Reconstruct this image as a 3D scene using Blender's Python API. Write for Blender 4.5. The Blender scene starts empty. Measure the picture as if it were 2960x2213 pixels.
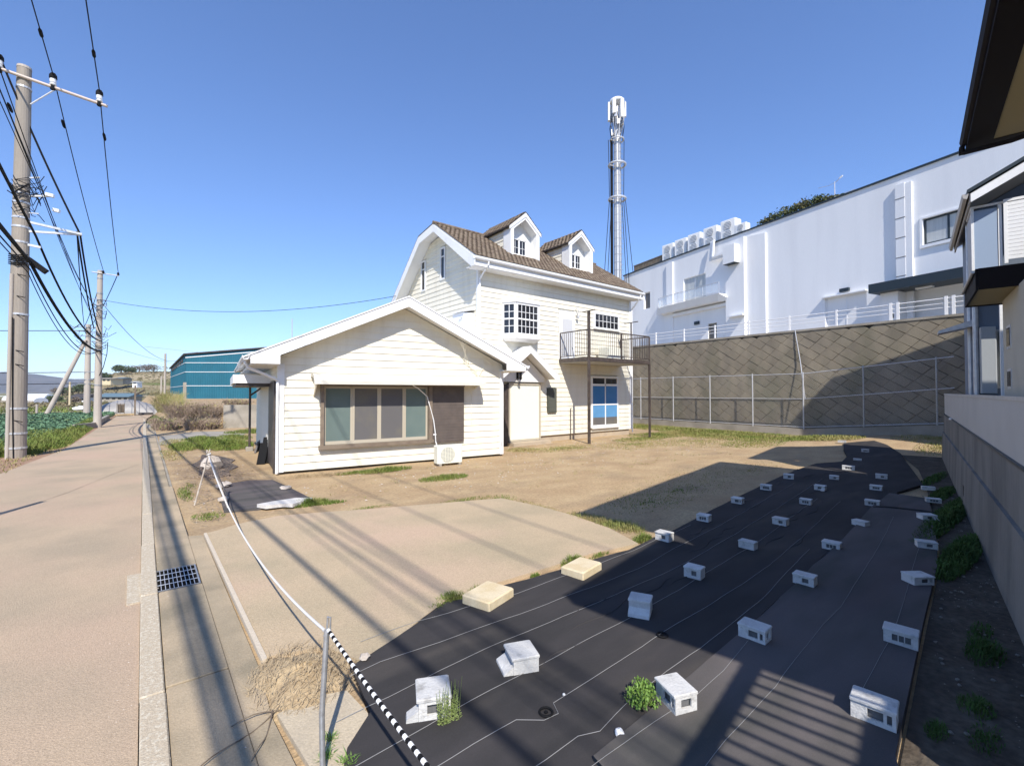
import bpy, math, random
from mathutils import Vector, Matrix

# ---------------------------------------------------------------- camera, sky, sun, exposure
SC = bpy.context.scene
COL = SC.collection
cam_data = bpy.data.cameras.new('camera')
cam = bpy.data.objects.new('camera', cam_data)
COL.objects.link(cam)
cam_data.sensor_fit = 'HORIZONTAL'
cam_data.sensor_width = 36.0
cam_data.lens = 36.0 * 1331.5 / 2960.0
cam_data.clip_start = 0.05
cam_data.clip_end = 9000.0
cam.location = (0.0, 0.0, 2.1)
cam.rotation_euler = (math.radians(90.0) + math.atan(27 / 1331.5), 0.0, -math.radians(38.65))
SC.camera = cam

SUN_EL = math.radians(44.0)
SUN_AZ = math.radians(28.0)          # light travels towards +Y turned this much towards +X
world = bpy.data.worlds.new('World')
SC.world = world
world.use_nodes = True
wn = world.node_tree
bg = wn.nodes.get('Background') or wn.nodes.new('ShaderNodeBackground')
sky = wn.nodes.new('ShaderNodeTexSky')
sky.sky_type = 'NISHITA'
sky.sun_disc = False
sky.sun_elevation = SUN_EL
sky.sun_rotation = SUN_AZ + math.pi
sky.altitude = 0.0
sky.air_density = 1.0
sky.dust_density = 0.1
sky.ozone_density = 4.0
gam = wn.nodes.new('ShaderNodeGamma')
gam.inputs['Gamma'].default_value = 0.9
tint = wn.nodes.new('ShaderNodeMix')
tint.data_type = 'RGBA'
tint.blend_type = 'MULTIPLY'
tint.inputs[0].default_value = 1.0
tint.inputs[7].default_value = (0.93, 1.09, 1.42, 1.0)
wn.links.new(sky.outputs[0], gam.inputs['Color'])
wn.links.new(gam.outputs[0], tint.inputs[6])
wn.links.new(tint.outputs[2], bg.inputs[0])
bg.inputs[1].default_value = 0.14
sun_data = bpy.data.lights.new('sun', 'SUN')
sun = bpy.data.objects.new('sun', sun_data)
COL.objects.link(sun)
sun_data.energy = 5.0
sun_data.angle = math.radians(0.53)
sun_data.color = (1.0, 0.945, 0.86)
LDIR = Vector((math.sin(SUN_AZ) * math.cos(SUN_EL), math.cos(SUN_AZ) * math.cos(SUN_EL), -math.sin(SUN_EL)))
sun.rotation_euler = LDIR.to_track_quat('-Z', 'Y').to_euler()
sun.location = (-20, -40, 60)
SC.view_settings.view_transform = 'Standard'
SC.view_settings.look = 'None'
SC.view_settings.exposure = 0.32
SC.view_settings.gamma = 1.0
SC.view_settings.use_curve_mapping = False

RNG = random.Random(11)

# ---------------------------------------------------------------- materials
MATS = {}


def mat(name, col, rough=0.8, col2=None, scale=3.0, mix=(0.4, 0.65), fine=0.12, fscale=60.0, bump=0.15, bscale=80.0,
        metal=0.0, rand=0.0, spec=0.5, col3=None, scale3=0.6, mix3=(0.5, 0.7), stretch=None):
    """procedural surface: base colour, a broad second (and third) tone, fine grain, fine relief, per-object variation"""
    if name in MATS:
        return MATS[name]
    m = bpy.data.materials.new(name)
    m.use_nodes = True
    nt = m.node_tree
    N, L = nt.nodes, nt.links
    b = N['Principled BSDF']
    b.inputs['Roughness'].default_value = rough
    b.inputs['Metallic'].default_value = metal
    if 'Specular IOR Level' in b.inputs:
        b.inputs['Specular IOR Level'].default_value = spec
    geo = N.new('ShaderNodeNewGeometry')
    vec = geo.outputs['Position']
    if stretch:
        mp = N.new('ShaderNodeMapping')
        mp.inputs['Scale'].default_value = stretch
        L.new(vec, mp.inputs['Vector'])
        vec = mp.outputs[0]

    def noise(sc, det=4.0):
        n = N.new('ShaderNodeTexNoise')
        n.inputs['Scale'].default_value = sc
        n.inputs['Detail'].default_value = det
        L.new(vec, n.inputs['Vector'])
        return n.outputs[0]

    def ramp(src, a, c):
        r = N.new('ShaderNodeMapRange')
        r.inputs['From Min'].default_value = a
        r.inputs['From Max'].default_value = c
        L.new(src, r.inputs['Value'])
        return r.outputs[0]

    def mixc(fac, a, c):
        x = N.new('ShaderNodeMix')
        x.data_type = 'RGBA'
        L.new(fac, x.inputs[0])
        for sock, v in ((x.inputs[6], a), (x.inputs[7], c)):
            if isinstance(v, tuple):
                sock.default_value = (v[0], v[1], v[2], 1.0)
            else:
                L.new(v, sock)
        return x.outputs[2]
    cur = tuple(col)
    if col2:
        cur = mixc(ramp(noise(scale), *mix), cur, tuple(col2))
    if col3:
        cur = mixc(ramp(noise(scale3), *mix3), cur, tuple(col3))
    if fine > 0 or rand > 0:
        val = None
        if fine > 0:
            r = N.new('ShaderNodeMapRange')
            r.inputs['To Min'].default_value = 1 - fine
            r.inputs['To Max'].default_value = 1 + fine
            r.inputs['From Min'].default_value = 0.3
            r.inputs['From Max'].default_value = 0.7
            L.new(noise(fscale, 3.0), r.inputs['Value'])
            val = r.outputs[0]
        if rand > 0:
            oi = N.new('ShaderNodeObjectInfo')
            r = N.new('ShaderNodeMapRange')
            r.inputs['To Min'].default_value = 1 - rand
            r.inputs['To Max'].default_value = 1 + rand
            L.new(oi.outputs['Random'], r.inputs['Value'])
            if val is None:
                val = r.outputs[0]
            else:
                mm = N.new('ShaderNodeMath')
                mm.operation = 'MULTIPLY'
                L.new(val, mm.inputs[0])
                L.new(r.outputs[0], mm.inputs[1])
                val = mm.outputs[0]
        vm = N.new('ShaderNodeVectorMath')
        vm.operation = 'SCALE'
        if isinstance(cur, tuple):
            vm.inputs[0].default_value = cur
        else:
            L.new(cur, vm.inputs[0])
        L.new(val, vm.inputs['Scale'])
        cur = vm.outputs[0]
    if isinstance(cur, tuple):
        b.inputs['Base Color'].default_value = (cur[0], cur[1], cur[2], 1)
    else:
        L.new(cur, b.inputs['Base Color'])
    if bump > 0:
        bp = N.new('ShaderNodeBump')
        bp.inputs['Strength'].default_value = bump
        bp.inputs['Distance'].default_value = 0.02
        L.new(noise(bscale, 3.0), bp.inputs['Height'])
        L.new(bp.outputs[0], b.inputs['Normal'])
    MATS[name] = m
    return m


def glassy(name, col, rough=0.04, spec=0.6):
    return mat(name, col, rough=rough, fine=0.0, bump=0.0, spec=spec)


CREAM = mat('cream_siding', (0.79, 0.745, 0.62), 0.55, (0.70, 0.65, 0.53), 1.6, (0.48, 0.8), 0.03, 25, 0.05, 60, rand=0.025, stretch=(2.2, 2.2, 0.22))
WHITE = mat('white_paint', (0.80, 0.80, 0.79), 0.5, (0.73, 0.725, 0.70), 2.5, (0.5, 0.75), 0.03, 30, 0.03, 50)
SOFFIT = mat('soffit_white', (0.76, 0.755, 0.73), 0.6, (0.68, 0.67, 0.63), 1.5, (0.5, 0.8), 0.03, 30, 0.02)
PALE_DOOR = mat('pale_door_paint', (0.78, 0.775, 0.66), 0.5, fine=0.02, bump=0.02)
BROWN_ALU = mat('dark_brown_metal', (0.055, 0.042, 0.036), 0.45, (0.09, 0.07, 0.06), 6, fine=0.06, bump=0.03)
BRONZE = mat('bronze_frame', (0.22, 0.175, 0.13), 0.4, (0.17, 0.13, 0.10), 5, fine=0.05, bump=0.02)
TAN_ALU = mat('champagne_sash', (0.46, 0.41, 0.32), 0.4, fine=0.03, bump=0.0)
SHUTTER = mat('shutter_metal', (0.105, 0.085, 0.075), 0.5, (0.13, 0.105, 0.09), 4, fine=0.05, bump=0.03)
ROOF_TILE = mat('brown_roof_tile', (0.225, 0.175, 0.125), 0.8, (0.13, 0.095, 0.072), 5, (0.4, 0.62), 0.2, 25, 0.2, 60, col3=(0.28, 0.235, 0.17), scale3=9, mix3=(0.55, 0.7), spec=0.12)
ROOF_EDGE = mat('roof_edge_dark', (0.06, 0.05, 0.045), 0.7, fine=0.1)
FOUND = mat('foundation_mortar', (0.47, 0.385, 0.28), 0.9, (0.40, 0.33, 0.25), 2, fine=0.08, spec=0.12)
CONC_PAD = mat('concrete_pad', (0.475, 0.37, 0.245), 0.9, (0.40, 0.325, 0.215), 0.9, (0.42, 0.66), 0.14, 80, 0.35, 100, col3=(0.505, 0.37, 0.26), scale3=0.5, mix3=(0.48, 0.66), spec=0.12)
ROAD = mat('dusty_road', (0.455, 0.35, 0.24), 0.9, (0.375, 0.30, 0.21), 0.8, (0.38, 0.64), 0.16, 95, 0.4, 120, col3=(0.475, 0.345, 0.245), scale3=0.33, mix3=(0.45, 0.65), spec=0.12)
KERB = mat('kerb_concrete', (0.47, 0.395, 0.29), 0.9, (0.55, 0.49, 0.38), 34, (0.5, 0.62), 0.12, 60, 0.35, 90, spec=0.12)
GUTTER_LID = mat('gutter_lid_concrete', (0.39, 0.315, 0.215), 0.92, (0.27, 0.225, 0.155), 1.4, (0.38, 0.62), 0.10, 60, 0.25, 90, col3=(0.46, 0.36, 0.24), scale3=0.8, mix3=(0.45, 0.65), spec=0.12)
SOIL = mat('dry_soil', (0.37, 0.26, 0.15), 0.97, (0.44, 0.325, 0.19), 1.3, (0.36, 0.66), 0.2, 30, 0.7, 35, col3=(0.28, 0.205, 0.13), scale3=0.8, mix3=(0.52, 0.78), stretch=(0.75, 1.15, 1), spec=0.12)
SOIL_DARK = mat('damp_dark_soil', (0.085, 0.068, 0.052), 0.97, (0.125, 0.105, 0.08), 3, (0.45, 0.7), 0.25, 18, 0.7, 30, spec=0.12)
MAT_BLACK = mat('black_weed_fabric', (0.042, 0.040, 0.040), 0.85, (0.060, 0.055, 0.055), 1.3, (0.4, 0.7), 0.10, 160, 0.75, 1.6, spec=0.08, col3=(0.085, 0.075, 0.066), scale3=0.9, mix3=(0.56, 0.78), stretch=(0.55, 1.9, 1))
MAT_GREY = mat('faded_weed_fabric', (0.125, 0.110, 0.106), 0.85, (0.078, 0.075, 0.069), 1.1, (0.4, 0.65), 0.10, 160, 0.7, 1.6, stretch=(0.55, 1.9, 1), col3=(0.10, 0.082, 0.082), scale3=0.6, mix3=(0.5, 0.7), spec=0.08)
THREAD = mat('pale_thread', (0.30, 0.295, 0.29), 0.7, fine=0.0, bump=0.0)
BLOCK = mat('pale_concrete_block', (0.60, 0.59, 0.565), 0.8, (0.51, 0.50, 0.48), 9, (0.45, 0.7), 0.06, 80, 0.35, 60, rand=0.10, col3=(0.36, 0.35, 0.33), scale3=14, mix3=(0.58, 0.74), spec=0.12)
HOLE = mat('block_hollow', (0.13, 0.13, 0.13), 0.9, fine=0.1)
PAVER = mat('yellow_paver_stone', (0.60, 0.48, 0.29), 0.85, (0.66, 0.56, 0.38), 6, fine=0.07, bump=0.2)
CONC_WALL = mat('grey_concrete_wall', (0.25, 0.235, 0.21), 0.9, (0.17, 0.16, 0.145), 1.6, (0.4, 0.65), 0.08, 40, 0.2, 60, stretch=(1, 1, 0.25), spec=0.12)
CONC_OLD = mat('old_concrete', (0.36, 0.325, 0.27), 0.92, (0.27, 0.245, 0.20), 1.2, (0.4, 0.65), 0.10, 40, 0.25, 60, spec=0.12)
WALL_BLOCK = mat('wall_block_concrete', (0.29, 0.25, 0.185), 0.92, (0.225, 0.195, 0.15), 1.6, (0.35, 0.65), 0.09, 50, 0.3, 60, rand=0.08, spec=0.12, col3=(0.175, 0.165, 0.115), scale3=0.55, mix3=(0.48, 0.72), stretch=(1, 1, 0.5))
WALL_BACK = mat('wall_joint', (0.10, 0.088, 0.07), 0.95, fine=0.1, spec=0.12)
BLDG_WHITE = mat('white_render', (0.85, 0.845, 0.835), 0.75, (0.79, 0.785, 0.78), 0.9, (0.45, 0.75), 0.02, 40, 0.06, 60, stretch=(1.2, 1.2, 0.12), spec=0.12)
RAIL_WHITE = mat('white_rail', (0.80, 0.80, 0.80), 0.4, fine=0.0, bump=0.0)
NAVY = mat('navy_panel', (0.16, 0.20, 0.27), 0.6, (0.14, 0.18, 0.245), 2, fine=0.03, bump=0.05)
TEAL_DARK = mat('dark_teal_trim', (0.018, 0.03, 0.038), 0.5, fine=0.06, bump=0.02)
BEIGE_WALL = mat('beige_render', (0.50, 0.465, 0.385), 0.85, (0.46, 0.425, 0.35), 2, fine=0.04, bump=0.15, spec=0.12)
SOFFIT_BEIGE = mat('beige_soffit', (0.36, 0.30, 0.165), 0.8, fine=0.03, bump=0.02)
DARK_FASCIA = mat('dark_fascia', (0.014, 0.011, 0.012), 0.7, fine=0.08, bump=0.02, spec=0.12)
GREY_PANEL = mat('pale_grey_panel', (0.52, 0.50, 0.47), 0.55, (0.47, 0.455, 0.43), 1.0, fine=0.02, bump=0.02)
GALV = mat('galvanised_steel', (0.42, 0.42, 0.42), 0.42, (0.34, 0.34, 0.34), 20, metal=0.6, fine=0.08, bump=0.04)
STEEL_PALE = mat('pale_steel', (0.62, 0.62, 0.62), 0.4, (0.52, 0.52, 0.53), 8, metal=0.35, fine=0.05, bump=0.02)
WIRE_GREY = mat('fence_wire', (0.50, 0.49, 0.46), 0.5, metal=0.3, fine=0.0, bump=0.0)
POLE = mat('pole_concrete', (0.33, 0.285, 0.235), 0.85, (0.27, 0.235, 0.195), 2.5, (0.4, 0.65), 0.07, 50, 0.15, 70, stretch=(1, 1, 0.12))
POLE_PALE = mat('pole_concrete_pale', (0.47, 0.415, 0.35), 0.85, (0.40, 0.35, 0.30), 2.5, fine=0.05, stretch=(1, 1, 0.12))
BLACK = mat('black_rubber', (0.012, 0.012, 0.013), 0.75, fine=0.0, bump=0.0, spec=0.1)
CERAMIC = mat('insulator_white', (0.75, 0.75, 0.74), 0.25, fine=0.0, bump=0.0)
ARM = mat('crossarm_paint', (0.58, 0.48, 0.41), 0.5, fine=0.05, bump=0.02)
BLUE_SHED = mat('teal_sheet_metal', (0.007, 0.105, 0.155), 0.6, (0.009, 0.12, 0.175), 0.6, fine=0.03, bump=0.0)
RUST = mat('rusty_timber', (0.16, 0.12, 0.085), 0.9, (0.22, 0.18, 0.13), 4, fine=0.15)
STONE = mat('field_stone', (0.50, 0.44, 0.38), 0.9, (0.40, 0.35, 0.30), 8, fine=0.12, bump=0.5, bscale=25, spec=0.12)
STRAW = mat('dry_straw', (0.46, 0.35, 0.21), 0.95, (0.35, 0.26, 0.155), 9, fine=0.2, fscale=40, bump=0.4, spec=0.12)
TWIG = mat('dry_twig', (0.36, 0.275, 0.205), 0.95, (0.27, 0.20, 0.15), 3, (0.4, 0.6), 0.2, 9, 0, spec=0.12)
GRASS = mat('fresh_grass', (0.125, 0.18, 0.036), 0.85, (0.20, 0.22, 0.06), 2.2, (0.4, 0.62), 0.22, 14, 0, col3=(0.21, 0.20, 0.07), scale3=1.1, mix3=(0.55, 0.75), spec=0.12)
GRASS_DRY = mat('dry_grass', (0.36, 0.295, 0.135), 0.95, (0.22, 0.235, 0.075), 1.6, (0.42, 0.62), 0.2, 14, 0, spec=0.12)
GRASS_MIX = mat('fence_grass', (0.20, 0.215, 0.06), 0.9, (0.30, 0.265, 0.105), 0.7, (0.42, 0.62), 0.22, 10, 0, col3=(0.12, 0.17, 0.035), scale3=0.8, mix3=(0.52, 0.68), spec=0.12)
GRASS_DARK = mat('dark_weeds', (0.055, 0.10, 0.026), 0.85, (0.085, 0.14, 0.035), 3, fine=0.25, fscale=14, bump=0, spec=0.12)
CABBAGE = mat('cabbage_leaf', (0.085, 0.17, 0.095), 0.6, (0.13, 0.22, 0.13), 2.5, (0.4, 0.62), 0.2, 8, 0, col3=(0.17, 0.24, 0.10), scale3=1.5, mix3=(0.55, 0.7), spec=0.12)
LEAF = mat('bright_leaf', (0.13, 0.24, 0.035), 0.6, (0.19, 0.30, 0.06), 14, fine=0.2, fscale=20, bump=0)
LEAF_PALE = mat('pale_leaf', (0.22, 0.27, 0.09), 0.7, (0.16, 0.21, 0.06), 14, fine=0.2, fscale=20, bump=0)
LEAF_HEDGE = mat('hedge_leaf', (0.055, 0.075, 0.028), 0.7, (0.115, 0.105, 0.045), 1.6, (0.42, 0.62), 0.3, 6, 0, spec=0.12)
LEAF_TREE = mat('tree_leaf', (0.045, 0.07, 0.026), 0.85, (0.075, 0.095, 0.035), 0.4, fine=0.3, fscale=1.2, bump=0)
BARE = mat('bare_twigs', (0.17, 0.13, 0.10), 0.95, (0.13, 0.11, 0.07), 0.3, fine=0.25, fscale=1.0, bump=0)
FIELD = mat('field_ground', (0.235, 0.185, 0.105), 0.97, (0.10, 0.13, 0.035), 0.09, (0.42, 0.56), 0.2, 2.5, 0.3, 10, col3=(0.33, 0.27, 0.17), scale3=0.05, mix3=(0.5, 0.64), stretch=(0.35, 1.0, 1), spec=0.12)
HILL = mat('dry_hill', (0.235, 0.185, 0.095), 0.97, (0.115, 0.135, 0.05), 0.06, (0.42, 0.58), 0.25, 0.7, 0, col3=(0.30, 0.24, 0.145), scale3=0.035, mix3=(0.5, 0.62), stretch=(1, 1, 4), spec=0.12)
MOUNT = mat('wooded_mountain', (0.055, 0.06, 0.06), 0.95, (0.085, 0.08, 0.075), 0.012, fine=0.2, fscale=0.03, bump=0)
GLASS_DARK = glassy('dark_pane', (0.02, 0.021, 0.025))
GLASS_TEAL = mat('frosted_teal_pane', (0.15, 0.195, 0.18), 0.14, (0.125, 0.17, 0.16), 1.5, fine=0.03, bump=0.08, bscale=200)
GLASS_GREY = mat('frosted_grey_pane', (0.135, 0.13, 0.13), 0.14, (0.18, 0.165, 0.13), 1.3, (0.45, 0.7), fine=0.03, bump=0.08, bscale=200)
PANE_BLUE = mat('blue_pane', (0.055, 0.20, 0.44), 0.12, (0.065, 0.215, 0.45), 3, fine=0.02, bump=0.0, spec=0.6)
PANE_PALE_BLUE = mat('pale_blue_pane', (0.12, 0.30, 0.55), 0.12, (0.11, 0.28, 0.50), 3, fine=0.02, bump=0.0, spec=0.6)
CURTAIN_PALE = mat('pale_curtain', (0.52, 0.54, 0.53), 0.85, (0.45, 0.47, 0.465), 9, fine=0.04, bump=0.1, stretch=(1, 1, 0.05))
PLASTIC_FILM = mat('greenhouse_film', (0.30, 0.285, 0.27), 0.5, (0.23, 0.22, 0.21), 0.8, fine=0.06, fscale=3, bump=0.05)
CURTAIN_ROOF = mat('teal_roof', (0.11, 0.17, 0.20), 0.6, fine=0.05)


# ---------------------------------------------------------------- mesh builder and object helpers
class MB:
    def __init__(self, M=None):
        self.v, self.f, self.mi, self.M, self.cur = [], [], [], M, 0

    def add(self, vs, fs):
        n = len(self.v)
        self.v.extend([tuple(p) for p in vs])
        for f in fs:
            self.f.append([i + n for i in f])
            self.mi.append(self.cur)

    def box(self, x0, x1, y0, y1, z0, z1):
        self.add([(x0, y0, z0), (x1, y0, z0), (x1, y1, z0), (x0, y1, z0), (x0, y0, z1), (x1, y0, z1), (x1, y1, z1), (x0, y1, z1)],
                 [(0, 3, 2, 1), (4, 5, 6, 7), (0, 1, 5, 4), (1, 2, 6, 5), (2, 3, 7, 6), (3, 0, 4, 7)])

    def bev(self, x0, x1, y0, y1, z0, z1, b):
        """box with chamfered top edges and vertical corners"""
        def ring(i, z):
            return [(x0 + i + b, y0 + i, z), (x1 - i - b, y0 + i, z), (x1 - i, y0 + i + b, z), (x1 - i, y1 - i - b, z),
                    (x1 - i - b, y1 - i, z), (x0 + i + b, y1 - i, z), (x0 + i, y1 - i - b, z), (x0 + i, y0 + i + b, z)]
        vs = ring(0, z0) + ring(0, z1 - b) + ring(b, z1)
        fs = [tuple(range(7, -1, -1)), tuple(range(16, 24))]
        for k in (0, 8):
            for i in range(8):
                j = (i + 1) % 8
                fs.append((k + i, k + j, k + 8 + j, k + 8 + i))
        self.add(vs, fs)

    def prism(self, pts, vec):
        """closed planar outline pushed along vec"""
        n = len(pts)
        p = [Vector(q) for q in pts]
        v = Vector(vec)
        vs = p + [q + v for q in p]
        fs = [tuple(range(n - 1, -1, -1)), tuple(range(n, 2 * n))]
        for i in range(n):
            j = (i + 1) % n
            fs.append((i, j, n + j, n + i))
        self.add(vs, fs)

    def beam(self, p, q, w, h, up=(0, 0, 1)):
        p, q = Vector(p), Vector(q)
        d = (q - p).normalized()
        u = Vector(up)
        s = d.cross(u)
        if s.length < 1e-4:
            s = d.cross(Vector((0, 1, 0)))
        s.normalize()
        t = s.cross(d)
        s, t = s * w / 2, t * h / 2
        self.add([p - s - t, p + s - t, p + s + t, p - s + t, q - s - t, q + s - t, q + s + t, q - s + t],
                 [(0, 3, 2, 1), (4, 5, 6, 7), (0, 1, 5, 4), (1, 2, 6, 5), (2, 3, 7, 6), (3, 0, 4, 7)])

    def tube(self, pts, r, n=8, cap=True):
        pts = [Vector(p) for p in pts]
        k = len(pts)
        rs = r if isinstance(r, (list, tuple)) else [r] * k
        vs, fs = [], []
        prev = None
        for i in range(k):
            d = (pts[min(i + 1, k - 1)] - pts[max(i - 1, 0)])
            if d.length < 1e-9:
                d = Vector((0, 0, 1))
            d.normalize()
            if prev is None:
                a = d.orthogonal().normalized()
            else:
                a = prev - d * prev.dot(d)
                if a.length < 1e-6:
                    a = d.orthogonal()
                a.normalize()
            prev = a
            b = d.cross(a)
            for j in range(n):
                t = 2 * math.pi * j / n
                vs.append(pts[i] + (a * math.cos(t) + b * math.sin(t)) * rs[i])
        for i in range(k - 1):
            for j in range(n):
                jj = (j + 1) % n
                fs.append((i * n + j, i * n + jj, (i + 1) * n + jj, (i + 1) * n + j))
        if cap:
            fs.append(tuple(range(n - 1, -1, -1)))
            fs.append(tuple(range((k - 1) * n, k * n)))
        self.add(vs, fs)

    def lathe(self, prof, c, n=14):
        """profile of (radius, z) about a vertical axis at c"""
        self.tube([(c[0], c[1], c[2] + z) for _, z in prof], [max(r, 1e-4) for r, _ in prof], n)

    def quad(self, a, b, c, d):
        self.add([a, b, c, d], [(0, 1, 2, 3)])

    def mesh(self, name, mats, smooth=False):
        me = bpy.data.meshes.new(name)
        vs = self.v if self.M is None else [self.M @ Vector(p) for p in self.v]
        me.from_pydata(vs, [], self.f)
        for m in (mats if isinstance(mats, (list, tuple)) else [mats]):
            me.materials.append(m)
        if any(self.mi):
            me.polygons.foreach_set('material_index', self.mi)
        if smooth:
            me.polygons.foreach_set('use_smooth', [True] * len(me.polygons))
        me.update()
        return me

    def build(self, name, mats, parent=None, smooth=False, **kw):
        return link(bpy.data.objects.new(name, self.mesh(name, mats, smooth)), parent, **kw)


ROOTS = {}


def link(o, parent=None, **kw):
    COL.objects.link(o)
    if parent is not None:
        o.parent = parent
        o.matrix_parent_inverse = ROOTS.get(parent.name, Matrix.Identity(4))
    for k, v in kw.items():
        o[k] = v
    return o


def thing(name, label, cat, loc=(0, 0, 0), group=None):
    """an Empty at the thing's base; parts are built in world coordinates below it"""
    o = bpy.data.objects.new(name, None)
    o.empty_display_size = 0.3
    COL.objects.link(o)
    o.location = loc
    ROOTS[o.name] = Matrix.Translation(Vector(loc)).inverted()
    tag(o, label, cat, group)
    return o


def tag(o, label, cat, group=None):
    o['label'] = label
    o['category'] = cat
    if group:
        o['group'] = group
    return o


def struct(name, mb, mats, smooth=False):
    return mb.build(name, mats, None, smooth, kind='structure')


def stuff(name, mb, mats, label, cat, parent=None, group=None):
    o = mb.build(name, mats, parent, False, kind='stuff')
    if parent is None:
        tag(o, label, cat, group)
    return o


def copy_thing(root, label, loc, rotz=0.0, scale=None):
    r = root.copy()
    COL.objects.link(r)
    r.location = loc
    r.rotation_euler = (0, 0, rotz)
    if scale:
        r.scale = scale
    r['label'] = label
    for ch in root.children:
        c = ch.copy()
        COL.objects.link(c)
        c.parent = r
        for g in ch.children:
            d = g.copy()
            COL.objects.link(d)
            d.parent = c
    return r


def frame(x, y, z, ang):
    return Matrix.Translation((x, y, z)) @ Matrix.Rotation(ang, 4, 'Z')


RF = frame(6.7, 0.52, 0.0, math.atan2(2.38, 13.05))     # along the neighbour's concrete wall; -y is the neighbour's side
WF = frame(2.71, 13.0, 0.0, -math.radians(6.4))         # the house's front wing; y goes back into it
BF = frame(32.0, 8.0, 0.0, math.radians(75.35))         # the white building's facade; +y comes towards the plot
FF = frame(24.9, 8.54, 0.0, math.atan2(1.0, 0.05))      # the mesh fence and block wall; +y comes towards the plot


def R2W(a, y, z=0.0):
    return RF @ Vector((a, y, z))


def smoothstep(x, a, b):
    t = max(0.0, min(1.0, (x - a) / (b - a)))
    return t * t * (3 - 2 * t)


def ground_z(u, v):
    return 0.36 * smoothstep(u, 18.5, 24.5) * (1 - smoothstep(v, 4.2, 9.0))


def clip_poly(poly, f):
    """keep the part of a 2-D outline where f(p) >= 0 (f linear)"""
    out = []
    for i in range(len(poly)):
        a, b = poly[i], poly[(i + 1) % len(poly)]
        fa, fb = f(a), f(b)
        if fa >= 0:
            out.append(a)
        if (fa >= 0) != (fb >= 0):
            t = fa / (fa - fb)
            out.append((a[0] + (b[0] - a[0]) * t, a[1] + (b[1] - a[1]) * t))
    return out


UNIT = {}


def unit_board():
    """one lap-siding board, unit length and height: thin at its top, proud at its bottom; front is -y"""
    if 'board' not in UNIT:
        m = MB()
        m.add([(0, -1, 0), (1, -1, 0), (1, 0, 0), (0, 0, 0), (0, -0.35, 1), (1, -0.35, 1), (1, 0, 1), (0, 0, 1)],
              [(0, 3, 2, 1), (4, 5, 6, 7), (0, 1, 5, 4), (1, 2, 6, 5), (2, 3, 7, 6), (3, 0, 4, 7)])
        UNIT['board'] = m.mesh('siding_board', CREAM)
    return UNIT['board']


def siding(parent, M, outline, y, pitch, openings=(), z0=None, material=None, thick=0.033):
    """horizontal boards, each its own object, filling a 2-D outline (x, z) in the plane y of frame M, facing -y"""
    zs = [p[1] for p in outline]
    z = z0 if z0 is not None else min(zs)
    rng = random.Random(int(abs(outline[0][0] * 100)) + len(outline))
    while z < max(zs) - 0.02:
        zt = min(z + pitch, max(zs))
        row = clip_poly(clip_poly(list(outline), lambda p: p[1] - z), lambda p: zt - p[1])
        if len(row) >= 3:
            mid = (z + zt) / 2
            xa, xb = min(p[0] for p in row), max(p[0] for p in row)
            segs = [(xa, xb)]
            for (oa, ob, oz0, oz1) in openings:
                if oz0 < mid < oz1:
                    segs = [q for s in segs for q in ((s[0], min(s[1], oa)), (max(s[0], ob), s[1])) if q[1] - q[0] > 0.03]
            for (sa, sb) in segs:
                pc = clip_poly(clip_poly(list(row), lambda p: p[0] - sa), lambda p: sb - p[0])
                if len(pc) < 3:
                    continue
                rect = all(min(abs(p[0] - sa), abs(p[0] - sb)) < 1e-4 for p in pc) and zt - z > pitch * 0.6
                if rect:
                    o = bpy.data.objects.new('siding_board', unit_board())
                    link(o, parent)
                    o.matrix_basis = M @ Matrix.Translation((sa, y, z)) @ Matrix.Diagonal((sb - sa, thick, zt - z - 0.002, 1))
                else:
                    mb = MB(M)
                    n = len(pc)
                    fr = [(p[0], y - thick * (1 - 0.65 * (p[1] - z) / max(pitch, 1e-3)), p[1]) for p in pc]
                    bk = [(p[0], y, p[1]) for p in pc]
                    fs = [tuple(range(n)), tuple(range(2 * n - 1, n - 1, -1))]
                    for i in range(n):
                        j = (i + 1) % n
                        fs.append((j, i, n + i, n + j))
                    mb.add(fr + bk, fs)
                    mb.build('siding_board', CREAM, parent)
        z += pitch


def blade(mb, x, y, z, h, ang, lean, w):
    dx, dy = math.cos(ang), math.sin(ang)
    px, py = -dy * w, dx * w
    m = (x + dx * lean * 0.35, y + dy * lean * 0.35, z + h * 0.62)
    t = (x + dx * lean, y + dy * lean, z + h * (1.0 - 0.25 * min(1, lean / max(h, 1e-3))))
    mb.add([(x - px, y - py, z), (x + px, y + py, z), (m[0] + px * 0.7, m[1] + py * 0.7, m[2]), (m[0] - px * 0.7, m[1] - py * 0.7, m[2]), t],
           [(0, 1, 2, 3), (3, 2, 4)])


def grass(mb, rng, cx, cy, rx, ry, n, h, w=0.006, z=None, edge=0.7, rot=0.0):
    for _ in range(n):
        r = rng.random() ** edge
        t = rng.random() * 2 * math.pi
        a, b = rx * r * math.cos(t), ry * r * math.sin(t)
        x, y = cx + a * math.cos(rot) - b * math.sin(rot), cy + a * math.sin(rot) + b * math.cos(rot)
        zz = ground_z(x, y) if z is None else z
        hh = h * (0.45 + 0.75 * rng.random()) * (1.15 - 0.6 * r)
        blade(mb, x, y, zz, hh, rng.random() * 6.283, hh * (0.2 + 0.8 * rng.random()), w * (0.7 + 0.6 * rng.random()))


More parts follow.
